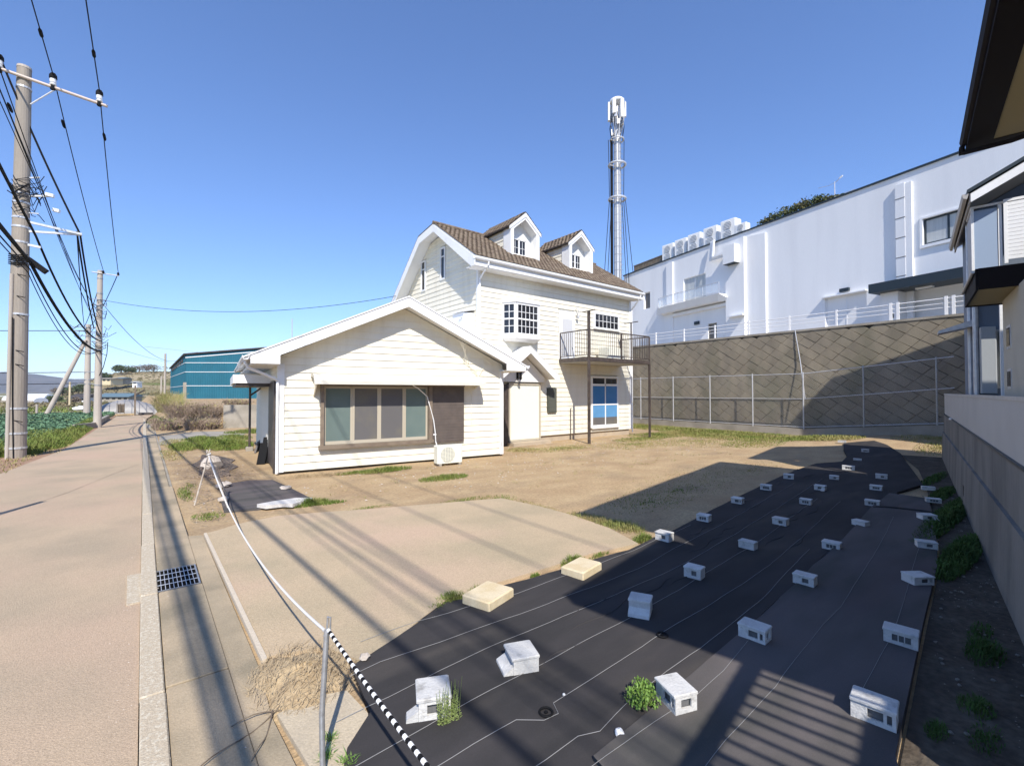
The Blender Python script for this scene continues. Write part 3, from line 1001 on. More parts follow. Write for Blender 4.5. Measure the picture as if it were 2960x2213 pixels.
for e, sg in ((el, -1), (er, 1)):
    p = MB()
    p.prism([(e[0] + sg * 0.04, hv0 - 0.04, e[1] + 0.16), (ap[0], hv0 - 0.04, ap[1] + 0.02), (ap[0], hv0 - 0.04, ap[1] - 0.22), (e[0] - sg * 0.22, hv0 - 0.04, e[1] + 0.02), (e[0] + sg * 0.04, hv0 - 0.04, e[1] - 0.03)], (0, 0.035, 0))
    p.build('bargeboard', WHITE, hood)
    p = MB()
    p.prism([(e[0] + sg * 0.05, hv0 - 0.05, e[1] + 0.165), (ap[0], hv0 - 0.05, ap[1] + 0.03), (ap[0], hv0 - 0.05, ap[1] + 0.055), (e[0] + sg * 0.05, hv0 - 0.05, e[1] + 0.19)], (0, hv1 - hv0 + 0.04, 0))
    p.build('porch_covering', WHITE, hood)
p = MB()
p.prism([(10.6, 14.3, 2.52), (13.2, 14.3, 2.52), (13.2, 14.3, 2.7), (11.92, 14.3, 3.72), (10.6, 14.3, 2.7)], (0, 0.12, 0))
p.build('tympanum', SOFFIT, hood)
lm = MB()
lm.box(11.66, 11.74, 14.24, 14.30, 2.62, 2.98)
lm.tube([(11.7, 14.26, 2.93), (11.7, 14.16, 3.02), (11.7, 14.08, 2.96)], 0.016, 8)
lm.lathe([(0.0, 0.16), (0.085, 0.07), (0.09, 0.06), (0.06, 0.055), (0.05, -0.14), (0.075, -0.15), (0.04, -0.2), (0.0, -0.24)], (11.7, 14.08, 2.82), 10)
lm.build('wall_lantern', BLACK, house)
# threshold step
p = MB()
p.box(11.2, 13.2, 13.9, 14.44, -0.03, 0.11)
p.build('door_step', FOUND, house)

# ---- balcony on brown steel posts
BU0, BU1, BV0 = 14.2, 18.42, 12.72
bal = MB()
bal.box(BU0, BU1, BV0, 14.46, 3.40, 3.56)
bal = bal.build('balcony', BROWN_ALU, house)
p = MB()
p.box(BU0 + 0.06, BU1 - 0.06, BV0 + 0.06, 14.4, 3.375, 3.398)
p.build('balcony_underside', mat('balcony_soffit', (0.38, 0.37, 0.34), 0.8, fine=0.05), bal)
m = MB()
m.box(-0.007, 0.007, -0.007, 0.007, 0, 0.98)
bm = m.mesh('baluster', BROWN_ALU)


def balusters(p, q, n):
    for i in range(1, n):
        t = i / n
        o = link(bpy.data.objects.new('baluster', bm), bal)
        o.location = (p[0] + (q[0] - p[0]) * t, p[1] + (q[1] - p[1]) * t, 3.66)


cs = [(BU0 + 0.03, 14.42), (BU0 + 0.03, BV0 + 0.03), (BU1 - 0.03, BV0 + 0.03), (BU1 - 0.03, 14.42)]
for a, b, n in ((cs[0], cs[1], 13), (cs[1], cs[2], 33), (cs[2], cs[3], 13)):
    r = MB()
    r.beam((a[0], a[1], 4.68), (b[0], b[1], 4.68), 0.05, 0.045)
    r.beam((a[0], a[1], 3.65), (b[0], b[1], 3.65), 0.035, 0.03)
    r.build('balcony_rail', BROWN_ALU, bal)
    balusters(a, b, n)
for (x, y, z0, z1, s) in ((cs[1][0], cs[1][1], 0.0, 5.42, 0.09), (cs[2][0], cs[2][1], 0.0, 3.41, 0.08), (cs[0][0], cs[0][1], 3.56, 4.66, 0.05), (cs[3][0], cs[3][1] - 0.02, 3.56, 4.66, 0.05),
                           (cs[2][0], cs[2][1], 3.56, 4.66, 0.055), (16.35, BV0 + 0.03, 3.56, 4.66, 0.06), (17.9, 13.4, 3.56, 5.36, 0.05)):
    r = MB()
    r.box(x - s / 2, x + s / 2, y - s / 2, y + s / 2, z0, z1)
    r.build('balcony_post', BROWN_ALU, bal)
for (x, y, z, L) in ((cs[1][0], cs[1][1], 5.44, 0.42), (17.9, 13.4, 5.38, 0.45)):
    r = MB()
    r.beam((x - 0.1, y - L, z - 0.015), (x + 0.1, y + L, z + 0.015), 0.045, 0.035)
    r.build('laundry_bar', BROWN_ALU, bal)
p = MB()
p.box(16.5, 17.6, 13.6, 14.2, 3.57, 4.15)
p.build('storage_box', PALE_DOOR, bal)

# ---- low front wing
WL, WD = 6.70, 8.2
apx = 3.27
m = MB(WF)
m.prism([(0.02, 0.02, 0.06), (WL - 0.02, 0.02, 0.06), (WL - 0.02, 0.02, 2.99), (apx, 0.02, 4.57), (0.02, 0.02, 2.99)], (0, WD, 0))
wwall = m.build('wing_wall', CREAM, house)
m = MB(WF)
m.box(0.06, WL - 0.06, 0.06, WD - 0.1, -0.2, 0.10)
m.build('wing_foundation', WALL_BACK, house)
siding(wwall, WF, [(0, 0.06), (WL, 0.06), (WL, 3.02), (apx, 4.60), (0, 3.02)], 0.0, 0.197, [(1.0, 5.28, 0.62, 2.36)])
LFm = WF @ frame(0, WD, 0, -math.pi / 2)
siding(wwall, LFm, [(0, 0.06), (WD, 0.06), (WD, 2.9), (0, 2.9)], 0.0, 0.197, [(WD - 2.3, WD - 0.35, 0.06, 2.4)])
RFm = WF @ frame(WL, 0, 0, math.pi / 2)
siding(wwall, RFm, [(0, 0.06), (3.2, 0.06), (3.2, 2.9), (0, 2.9)], 0.0, 0.197)
m = MB(WF)
m.box(-0.03, 0.13, -0.05, 0.1, 0.05, 2.83)
m.build('wing_corner_board', WHITE, house)
m = MB(WF)
m.box(WL - 0.1, WL + 0.03, -0.05, 0.1, 0.05, 2.86)
m.build('wing_corner_board', WHITE, house)
m = MB(WF)  # dark brown panel and strip on the wing's left wall
m.box(-0.05, -0.005, 0.4, 2.3, 0.05, 2.38)
m.box(-0.09, -0.051, 0.2, 0.32, 0.0, 2.4)
m.build('wing_side_panel', BROWN_ALU, house)
# wing roof
f0, b0 = -0.55, WD + 0.3
za, ze = 4.86, 2.97
xl, xr = -0.80, 7.34
m = MB(WF)
m.prism([(xl, f0 + 0.03, ze - 0.05), (apx, f0 + 0.03, za - 0.04), (xr, f0 + 0.03, ze - 0.05), (xr, f0 + 0.03, ze - 0.10), (WL + 0.1, f0 + 0.03, 3.03), (apx, f0 + 0.03, za - 0.24), (-0.1, f0 + 0.03, 3.03), (xl, f0 + 0.03, ze - 0.10)], (0, b0 - f0 - 0.03, 0))
wroof = m.build('wing_roof', SOFFIT, house)
for s, xe in ((-1, xl), (1, xr)):
    m = MB(WF)
    m.prism([(xe - 0.03 * -s, f0 - 0.02, ze - 0.049), (apx, f0 - 0.02, za - 0.038), (apx, f0 - 0.02, za), (xe - 0.03 * -s, f0 - 0.02, ze - 0.01)], (0, b0 - f0, 0))
    m.build('wing_roof_sheet', WHITE, wroof)
    # broad bargeboard with a boxed eave return
    ex = -0.02 if s < 0 else WL - 0.14
    xo = xe + (0.14 if s < 0 else -0.04)
    m = MB(WF)
    slope = (za - ze) / (apx - xl)
    top = lambda x: za - 0.045 - abs(x - apx) * (za - ze - 0.0) / (abs(xe - apx))
    m.prism([(xo, f0, 2.80), (ex, f0, 2.80), (ex, f0, 3.02), (apx, f0, za - 0.31), (apx, f0, za - 0.045), (xo, f0, top(xo))], (0, 0.035, 0))
    m.build('wing_bargeboard', WHITE, wroof)
    m = MB(WF)
    m.box(min(ex, xo), max(ex, xo), f0 + 0.036, WD, 2.785, 2.80)
    m.build('wing_soffit', SOFFIT, wroof)
gutter(WF @ Matrix.Rotation(math.pi / 2, 4, 'Z'), -0.58, 3.6, 0.76, 2.955, wroof, 0.075)
gutter(WF @ Matrix.Rotation(math.pi / 2, 4, 'Z'), -0.58, 1.1, -7.36, 2.955, wroof, 0.07)
m = MB(WF)
m.tube([(-0.76, -0.36, 2.90), (-0.76, -0.36, 2.80), (-0.70, -0.34, 2.70), (-0.12, -0.12, 2.46), (-0.03, -0.075, 2.38), (-0.03, -0.075, 0.03)], 0.037, 10)
m.build('downpipe', WHITE, house)
# rolled awning over the big window
m = MB(WF)
aw = [(0.0, 2.58), (-0.28, 2.595), (-0.46, 2.565), (-0.58, 2.49), (-0.62, 2.41), (-0.62, 2.31), (-0.59, 2.31), (-0.58, 2.41), (-0.35, 2.50), (0.0, 2.51)]
m.prism([(0.76, a, b) for a, b in aw], (4.98, 0, 0))
m.build('awning', mat('awning_paint', (0.68, 0.65, 0.56), 0.6, (0.55, 0.52, 0.45), 2.2, (0.5, 0.72), 0.05, 20, 0.1, stretch=(0.5, 1, 6)), house)
m = MB(WF)
m.prism([(0.83, 0, 2.52), (0.83, -0.47, 2.32), (0.83, -0.02, 1.98)], (0.025, 0, 0))
m.build('awning_bracket', CREAM, house)
m = MB(WF)
m.prism([(5.66, 0, 2.52), (5.66, -0.46, 2.36), (5.66, -0.02, 2.2)], (0.02, 0, 0))
m.build('awning_bracket', CREAM, house)
# four sliding sashes
wy = -0.03
m = MB(WF)
m.box(1.00, 1.08, wy - 0.12, 0.03, 0.66, 2.34)
m.box(1.08, 5.25, wy - 0.12, 0.03, 2.27, 2.34)
m.box(0.96, 4.2, wy - 0.15, 0.03, 0.58, 0.68)
m.box(4.06, 4.16, wy - 0.13, 0.03, 0.68, 2.27)
win = m.build('sliding_window', BRONZE, house)
xs = [1.09, 1.84, 2.58, 3.32, 4.05]
for i in range(4):
    a, b = xs[i], xs[i + 1]
    y = wy + (0.0 if i in (1, 2) else 0.022)
    m = MB(WF)
    t = 0.055
    m.box(a, a + t, y - 0.02, y + 0.02, 0.685, 2.265)
    m.box(b - t, b, y - 0.02, y + 0.02, 0.685, 2.265)
    m.box(a + t, b - t, y - 0.02, y + 0.02, 2.205, 2.265)
    m.box(a + t, b - t, y - 0.02, y + 0.02, 0.685, 0.775)
    m.build('sash', TAN_ALU, win)
    m = MB(WF)
    m.box(a + t, b - t, y - 0.005, y + 0.005, 0.775, 2.205)
    m.build('pane', GLASS_TEAL if i in (0, 3) else GLASS_GREY, win)
m = MB(WF)
m.box(4.16, 5.24, -0.105, -0.005, 0.56, 2.27)
sh = m.build('shutter_box', SHUTTER, house)
for i in range(19):
    m = MB(WF)
    z = 0.60 + i * 0.085
    m.box(4.20, 5.21, -0.114 + 0.004 * (i % 2), -0.104, z, z + 0.079)
    m.build('shutter_slat', SHUTTER, sh)
m = MB(WF)
m.box(4.2, 4.3, -0.125, -0.114, 0.80, 0.84)
m.build('shutter_catch', WHITE, sh)
# loose cable and hose on the facade
m = MB(WF)
m.tube([(3.40, -0.5, 2.31), (3.6, -0.40, 2.22), (3.85, -0.2, 2.08), (3.99, -0.15, 1.97), (4.1, -0.15, 1.6), (4.2, -0.15, 1.25), (4.25, -0.15, 0.9), (4.27, -0.15, 0.6), (4.30, -0.3, 0.35), (4.42, -0.6, 0.25)], 0.016, 8)
m.build('pipe_wrap', WHITE, house)
m = MB(WF)
for k, (dx, dz) in enumerate(((0, 0), (0.05, 0.03), (-0.04, 0.06))):
    m.tube([(4.9 + dx * 4, -0.03 - 0.52, 3.86 + dz), (5.15 + dx, -0.3, 3.4 + dz), (5.35 - dx * 2, -0.06, 3.05), (5.6 + dx * 2, -0.06, 2.78), (5.75, -0.06, 2.62 + dz)], 0.008, 6)
m.tube([(5.78, -0.06, 2.6), (6.0, -0.05, 2.95), (5.95, -0.05, 3.2), (6.3, -0.1, 3.0)], 0.008, 6)
m.tube([(5.5, -0.05, 2.3), (5.55, -0.05, 2.0), (5.52, -0.05, 1.6), (5.54, -0.05, 1.1)], 0.007, 6)
m.build('service_cables', CREAM, house)
m = MB(WF)
m.box(WL - 0.06, WL - 0.01, -0.05, -0.034, 0.28, 0.5)
m.build('vent_cover', BROWN_ALU, house)
# white canopy on the wing's left side
m = MB(WF)
m.box(-0.97, 0.0, 1.9, 6.8, 2.36, 2.60)
cn = m.build('side_canopy', WHITE, house)
m = MB(WF)
m.box(-0.90, -0.02, 1.95, 6.75, 2.27, 2.358)
m.build('canopy_underside', BROWN_ALU, cn)
m = MB(WF)
m.tube([(-0.36, 6.0, 0.0), (-0.36, 6.0, 2.28)], 0.04, 10)
m.beam((-0.36, 6.0, 1.98), (0.0, 6.0, 2.26), 0.05, 0.06)
m.build('canopy_post', BROWN_ALU, cn)
m = MB(WF)
m.bev(-0.48, -0.24, 5.88, 6.12, -0.02, 0.13, 0.02)
m.build('post_footing', CONC_OLD, cn)
# vent panel tucked behind the eave
m = MB(WF)
m.box(-0.008, 0.0, 0.35, 0.6, 2.4, 2.78)
m.build('eave_vent', GALV, house)

# ================================================================ BLOCK RETAINING WALL, MESH FENCE, WHITE RAILING
bw = thing('block_retaining_wall', 'tall retaining wall of diagonal grey concrete blocks below the white building', 'retaining wall', (25.5, 6.0, 0))
m = MB(FF)
m.box(-9, 26, -0.85, -0.66, -0.2, 5.12)
m.build('backing', WALL_BACK, bw)
m = MB(FF)
m.box(-9, 26, -0.9, -0.55, 5.121, 5.22)
m.build('coping', CONC_OLD, bw)
A, B = (0.48, 0.315), (0.30, -0.27)       # the two sides of a block, in the wall's plane
blocks = []
for i in range(-60, 90):
    for j in range(-60, 90):
        s0, z0 = -7.0 + i * A[0] + j * B[0], 0.1 + i * A[1] + j * B[1]
        if s0 < -6.6 or s0 > 13.5 or z0 < -0.3 or z0 > 5.2:
            continue
        blocks.append((s0, z0, i, j))


def block_outline(s0, z0, ga=0.010, gb=0.003):
    """parallelogram with a wide joint along A and a thin one along B"""
    ta, tb = ga / math.hypot(*B), gb / math.hypot(*A)
    c = []
    for (p, q) in ((tb, ta * 2.2), (1 - tb, ta * 0.25), (1 - tb, 1 - ta * 0.25), (tb, 1 - ta * 0.6)):
        c.append((s0 + p * A[0] + q * B[0], z0 + p * A[1] + q * B[1]))
    return c


def block_mesh(mb, poly, d, bevel=0.012):
    n = len(poly)
    cx, cz = sum(p[0] for p in poly) / n, sum(p[1] for p in poly) / n
    inn = [(p[0] + (cx - p[0]) * bevel * 4, p[1] + (cz - p[1]) * bevel * 4) for p in poly]
    vs = [(p[0], -0.67, p[1]) for p in poly] + [(p[0], -0.595 + d, p[1]) for p in poly] + [(p[0], -0.585 + d, p[1]) for p in inn]
    fs = [tuple(range(2 * n, 3 * n))]
    for k in (0, n):
        for i in range(n):
            j = (i + 1) % n
            fs.append((k + i, k + j, k + n + j, k + n + i))
    mb.add(vs, fs)


um = MB()
block_mesh(um, block_outline(0, 0), 0.0)
ublock = um.mesh('wall_block', WALL_BLOCK)
rest = MB(FF)
cnt = 0
order = sorted(blocks, key=lambda b: (math.hypot(*(FF @ Vector((b[0], 0, 0))).xy) + max(0, 1.0 - b[1]) * 3))
for (s0, z0, i, j) in order:
    poly = block_outline(s0, z0)
    zs = [p[1] for p in poly]
    d = RNG.uniform(-0.007, 0.007)
    if max(zs) < 0.02 or min(zs) > 5.1:
        continue
    whole = max(zs) < 5.115 and min(zs) > 0.02
    if whole and cnt < 292 and s0 < 10.5:
        o = link(bpy.data.objects.new('wall_block', ublock), bw)
        o.matrix_basis = FF @ Matrix.Translation((s0, d, z0)) @ Matrix.Rotation(RNG.uniform(-0.012, 0.012), 4, 'Z')
        cnt += 1
    else:
        if not whole:
            poly = clip_poly(clip_poly(poly, lambda p: 5.118 - p[1]), lambda p: p[1] - 0.02)
        if len(poly) >= 3:
            block_mesh(rest, poly, d)
rest.build('wall_blocks', WALL_BLOCK, bw, kind='stuff')

fence = thing('mesh_fence', 'tall chain link fence with steel posts in front of the block wall', 'fence', (24.9, 8.5, 0))


def fe(s):
    return max(0.0, -s) * 0.093


m = MB(FF)
for a, b in ((24, 0.0), (0.0, -5.4)):
    m.prism([(a, -0.10, -0.1), (b, -0.10, -0.1), (b, -0.10, 0.345 + fe(b)), (a, -0.10, 0.345 + fe(a))], (0, 0.20, 0))
m.build('fence_kerb', CONC_OLD, fence)
posts = [21.9, 19.5, 17.07, 14.62, 12.18, 9.74, 7.3, 4.89, 2.49, 0.06, -2.36, -4.78]
for s in posts:
    m = MB(FF)
    m.tube([(s, 0, 0.2 + fe(s)), (s, 0, 3.03 + fe(s) + 0.02)], 0.032, 10)
    m.lathe([(0.036, 0.0), (0.034, 0.02), (0.0, 0.035)], (s, 0, 3.04 + fe(s)), 10)
    m.build('fence_post', STEEL_PALE if s > -1 else GALV, fence)
for z, r in ((3.0, 0.02), (1.78, 0.018), (0.42, 0.018)):
    m = MB(FF)
    m.tube([(23, 0.0, z), (0.06, 0, z), (-2.36, 0, z + fe(-2.36)), (-5.3, 0, z + fe(-5.3))], r, 8)
    m.build('fence_rail', STEEL_PALE, fence)
m = MB(FF)
pit = 0.085
for sgn in (1, -1):
    k = -6.0
    while k < 15.5:
        # a wire climbing at 45 degrees from (k, 0.42) to the top rail, cut at the ends
        h = 3.0 - 0.42
        a, b = (k, 0.42), (k + sgn * h, 3.0)
        lo, hi = -5.3, 13.0
        pts = [(a[0] + (b[0] - a[0]) * t, a[1] + (b[1] - a[1]) * t) for t in span(0, 1, 3)]
        pts = [p for p in pts if lo <= p[0] <= hi]
        if len(pts) > 1:
            m.tube([(p[0], 0.004 * sgn, p[1] + fe(p[0])) for p in pts], 0.0022, 3, False)
        k += pit
m.build('chain_link', WIRE_GREY, fence, kind='stuff')
m = MB(FF)
m.tube([(0.0, -0.05, 1.78), (0.35, -0.45, 3.6), (0.62, -0.55, 5.2)], 0.022, 8)
tag(m.build('stay_rod', STEEL_PALE), 'pale slanting rod leaning from the mesh fence up to the wall top', 'rod')

rail = thing('street_railing', 'white three rail metal railing along the top of the block wall', 'railing', (25.5, 8.5, 5.2))
for s in (17.2, 15.2, 13.1, 11.1, 9.08, 7.01, 4.99, 3.03, 0.96, -1.12, -3.17, -3.42, -4.97, -5.19, -7.0):
    w = 0.05 if s in (-3.17, -3.42, -4.97, -5.19) else 0.035
    m = MB(FF)
    m.box(s - w, s + w, -0.78, -0.71, 5.2, 6.0)
    m.build('railing_post', RAIL_WHITE, rail)
for z, r in ((5.92, 0.022), (5.72, 0.016), (5.54, 0.016)):
    m = MB(FF)
    m.tube([(18, -0.745, z), (-8, -0.745, z)], r, 8)
    m.build('railing_bar', RAIL_WHITE, rail)

# ================================================================ WHITE BUILDING
wb = thing('white_building', 'long white rendered building with balcony, pilasters and a dark entrance canopy', 'building', (32, 8, 5.2))
TOP = 13.72
S0, S1 = -16.0, 21.6
m = MB(BF)
m.box(S0, S1, -14, -0.3, 5.0, TOP - 0.03)
core = m.build('wall', BLDG_WHITE, wb)
# facade skin with real openings: pieces butted round each opening (a, b, z0, z1)
opens = [(17.75, 18.62, 9.9, 11.42), (11.25, 13.6, 9.55, 11.62), (-4.9, -2.92, 9.66, 11.0), (-0.25, 2.05, 5.2, 7.83), (-5.6, -2.2, 5.2, 7.45), (10.2, 11.05, 5.2, 7.5)]
xs_ = sorted({S0, S1} | {o[0] for o in opens} | {o[1] for o in opens})
m = MB(BF)
for a, b in zip(xs_[:-1], xs_[1:]):
    zc = [(5.0, TOP)]
    for (oa, ob, z0, z1) in opens:
        if oa <= a + 1e-6 and ob >= b - 1e-6:
            zc = [q for s in zc for q in ((s[0], min(s[1], z0)), (max(s[0], z1), s[1])) if q[1] - q[0] > 0.01]
    for z0, z1 in zc:
        m.box(a, b, -0.298, 0.0, z0, z1)
m.build('facade', BLDG_WHITE, wb)
m = MB(BF)
m.box(S0, S1 + 0.05, -0.35, 0.07, TOP, TOP + 0.10)
m.box(S1 - 0.25, S1 + 0.05, -14, -0.35, TOP, TOP + 0.10)
m.build('parapet_cap', TEAL_DARK, wb)


def bpart(name, material, *boxes, parent=None):
    q = MB(BF)
    for b in boxes:
        q.box(*b)
    return q.build(name, material, parent or wb)


# pilasters with side returns
bpart('pilaster', BLDG_WHITE, (14.75, 15.5, 0.0, 0.14, 5.1, 13.38))
tw = MB(BF)
tw.prism([(7.4, 0, 5.1), (9.0, 0, 5.1), (9.0, 0, 12.85), (7.4, 0, 13.3)], (0, 0.40, 0))
tw.prism([(5.9, 0.0, 5.1), (7.398, 0.0, 5.1), (7.398, 0.0, 13.28), (5.9, 0.0, 13.12)], (0, 0.16, 0))
tw.build('stair_tower', BLDG_WHITE, wb)
duct = bpart('hanging_box', BLDG_WHITE, (7.75, 8.75, 0.4, 0.95, 11.5, 12.8))
bpart('box_underside', TEAL_DARK, (7.77, 8.73, 0.42, 0.93, 11.47, 11.499), parent=duct)
v = MB(BF)
for off in (0.0, 0.16, 0.32):
    v.beam((10.45 - off, 0.2 + off * 0.3, 13.85), (10.45 - off, 0.35 + off * 0.3, 12.35 + off * 0.5), 0.11, 0.14)
    v.beam((10.5 - off, 0.35 + off * 0.3, 12.35 + off * 0.5), (8.9, 0.35 + off * 0.3, 12.35 + off * 0.5), 0.11, 0.14, up=(0, 0, 1))
v.build('roof_duct', BLDG_WHITE, wb)
bpart('ledge', BLDG_WHITE, (7.3, 8.6, 0.4, 0.75, 7.60, 7.68))
# tall ribbed chase on the right with its own bands
bpart('pipe_chase', BLDG_WHITE, (-2.2, -1.78, 0.0, 0.15, 7.0, 13.2), (-2.5, -2.202, 0.0, 0.13, 5.2, 13.15))
bd = MB(BF)
for z in (12.4, 11.35, 10.3, 9.25, 8.25):
    bd.box(-2.21, -1.77, 0.0, 0.16, z, z + 0.04)
bd.build('chase_band', CONC_WALL, wb)
# windows and doors
w = window(wb, BF @ Matrix.Rotation(math.pi, 4, 'Z'), -18.62, -17.75, 9.9, 11.42, 0.2, 1, 1, 'small_window', 0.05, 0.02, pane=mat('brown_pane', (0.14, 0.12, 0.10), 0.3, fine=0.02, bump=0), fmat=RAIL_WHITE, sill=False)
w = window(wb, BF @ Matrix.Rotation(math.pi, 4, 'Z'), -13.6, -11.25, 9.55, 11.62, 0.12, 2, 1, 'balcony_window', 0.05, 0.05, pane=CURTAIN_PALE, fmat=RAIL_WHITE, sill=False)
w = window(wb, BF @ Matrix.Rotation(math.pi, 4, 'Z'), 2.92, 4.9, 9.66, 11.0, 0.12, 2, 1, 'wide_window', 0.09, 0.09, pane=CURTAIN_PALE, fmat=TEAL_DARK, sill=False)
bpart('window_surround', BLDG_WHITE, (-5.0, -2.80, 0.0, 0.07, 11.002, 11.10), (-2.918, -2.80, 0.0, 0.07, 9.55, 11.0), (-5.0, -2.80, 0.0, 0.09, 9.50, 9.657), parent=w)
w = window(wb, BF @ Matrix.Rotation(math.pi, 4, 'Z'), -2.05, 0.25, 5.2, 7.83, 0.16, 2, 1, 'service_doors', 0.06, 0.06, pane=BLDG_WHITE, fmat=RAIL_WHITE, sill=False)
bpart('door_hood', BLDG_WHITE, (-0.33, 2.13, 0.0, 0.25, 7.835, 7.90), parent=w)
bpart('wall_lamp', TEAL_DARK, (0.62, 1.12, 0.0, 0.16, 8.02, 8.22))
bpart('wall_lamp', TEAL_DARK, (11.9, 12.4, 0.0, 0.10, 7.6, 7.85))
w = window(wb, BF @ Matrix.Rotation(math.pi, 4, 'Z'), -11.05, -10.2, 5.2, 7.5, 0.15, 1, 1, 'basement_door', 0.06, 0.05, pane=mat('brown_pane', (0.14, 0.12, 0.10)), fmat=CONC_OLD, sill=False)
# curved balcony with glass railing
bl = MB(BF)
out = [(16.4, 0.0), (16.25, 0.55), (15.9, 0.85), (14.5, 1.05), (12, 1.1), (9.02, 1.1), (9.02, 0.0)]
bl.add([(a, b, 9.45) for a, b in out] + [(a + (0.35 if b > 0 and a < 16 else -0.3), b * 0.72, 8.95) for a, b in out],
       [tuple(range(7)), tuple(range(13, 6, -1))] + [(i, (i + 1) % 7, 7 + (i + 1) % 7, 7 + i) for i in range(7)])
bl = bl.build('balcony', BLDG_WHITE, wb)
q = MB(BF)
pl = [(16.22, 0.05), (16.1, 0.5), (15.8, 0.78), (14.5, 0.98), (12, 1.03), (9.05, 1.03)]
q.tube([(a, b, 10.3) for a, b in pl], 0.025, 6)
q.tube([(a, b, 9.55) for a, b in pl], 0.018, 6)
for (a, b) in pl + [(13.2, 1.0), (10.6, 1.03)]:
    q.tube([(a, b, 9.45), (a, b, 10.3)], 0.02, 6)
q.build('balcony_railing', STEEL_PALE, bl)
gl = bpy.data.materials.new('railing_glass')
gl.use_nodes = True
gb = gl.node_tree.nodes['Principled BSDF']
gb.inputs['Base Color'].default_value = (0.85, 0.9, 0.92, 1)
gb.inputs['Roughness'].default_value = 0.05
gb.inputs['Alpha'].default_value = 0.28
q = MB(BF)
for i in range(len(pl) - 1):
    (a, b), (c, d) = pl[i], pl[i + 1]
    q.beam((a, b, 9.92), (c, d, 9.92), 0.012, 0.68)
q.build('glass_panel', gl, bl)
# lower recess shade slab under the balcony
bpart('balcony_beam', BLDG_WHITE, (9.02, 14.7, 0.0, 0.25, 8.6, 8.85))
# entrance canopy and recess
cn2 = bpart('entrance_canopy', TEAL_DARK, (-12, -1.15, 0.0, 1.5, 7.38, 7.86))
bpart('canopy_lamp', RAIL_WHITE, (-3.6, -2.9, 0.6, 0.8, 7.30, 7.379), parent=cn2)
bpart('entrance_recess', CONC_WALL, (-5.6, -2.2, -1.6, -1.4, 5.2, 7.45))
en = bpart('entrance_door', BLDG_WHITE, (-3.05, -2.45, -1.398, -1.3, 5.2, 7.2), (-4.4, -3.4, -1.398, -1.3, 5.2, 7.2))
bpart('door_glass', TEAL_DARK, (-3.3, -3.1, -1.398, -1.32, 5.3, 7.1), (-4.72, -4.45, -1.398, -1.32, 5.3, 7.1), parent=en)
bpart('entrance_pier', BLDG_WHITE, (-2.198, -1.4, 0.0, 0.9, 5.2, 7.37))
bpart('intercom', TEAL_DARK, (-2.0, -1.9, 0.9, 0.94, 6.0, 6.25))
# brown slat screen on the roof's left end
sc = MB(BF)
sc.box(16.9, 21.2, -1.0, -0.9, TOP + 0.98, TOP + 1.06)
sc.box(16.9, 21.2, -1.0, -0.9, TOP + 0.14, TOP + 0.2)
sc = sc.build('roof_screen', RUST, wb)
q = MB(BF)
q.box(0, 0.10, -0.98, -0.93, TOP + 0.1, TOP + 0.98)
qm = q.mesh('screen_slat', RUST)
for i in range(29):
    o = link(bpy.data.objects.new('screen_slat', qm), sc)
    o.matrix_basis = Matrix.Translation((BF @ Vector((16.95 + i * 0.147, 0, 0))) - (BF @ Vector((0, 0, 0))))

# rooftop air conditioners: one built, five copied
ac = thing('rooftop_cooling_unit', 'leftmost white rooftop cooling unit beside the brown slat screen', 'cooling unit', (0, 0, 0), 'cooling units along the roof edge of the white building')
m = MB()
m.bev(-0.62, 0.62, -0.4, 0.4, 0.1, 1.62, 0.04)
m.box(-0.55, -0.45, -0.42, 0.42, 0, 0.1)
m.box(0.45, 0.55, -0.42, 0.42, 0, 0.1)
m.build('casing', WHITE, ac)
for z in (0.5, 1.18):
    m = MB()
    m.tube([(0.625, 0, z), (0.66, 0, z)], 0.30, 16)
    m.tube([(0, 0.405, z), (0, 0.44, z)], 0.30, 16)
    m.build('fan_grille', GALV, ac)
    m = MB()
    for k in range(5):
        m.box(0.665, 0.675, -0.3, 0.3, z - 0.24 + k * 0.115, z - 0.20 + k * 0.115)
        m.box(-0.3, 0.3, 0.445, 0.455, z - 0.24 + k * 0.115, z - 0.20 + k * 0.115)
    m.build('grille_bars', WHITE, ac, kind='stuff')
acl = ['second white rooftop cooling unit to the right of the brown slat screen', 'third white rooftop cooling unit right of the slat screen, mid-way along the row',
       'white rooftop cooling unit directly above the bent roof duct', 'white rooftop cooling unit just right of the bent roof duct', 'small cooling unit at the right end of the row, half hidden before the hedge']
for i, s in enumerate((16.0, 14.45, 12.95, 11.25, 9.55, 8.5)):
    p = BF @ Vector((s, -0.85, TOP))
    rz = math.radians(75.35 + 8)
    if i == 0:
        ac.location, ac.rotation_euler = p, (0, 0, rz)
    else:
        copy_thing(ac, acl[i - 1], p, rz, (1, 1, 1) if i < 5 else (0.7, 0.7, 0.62))

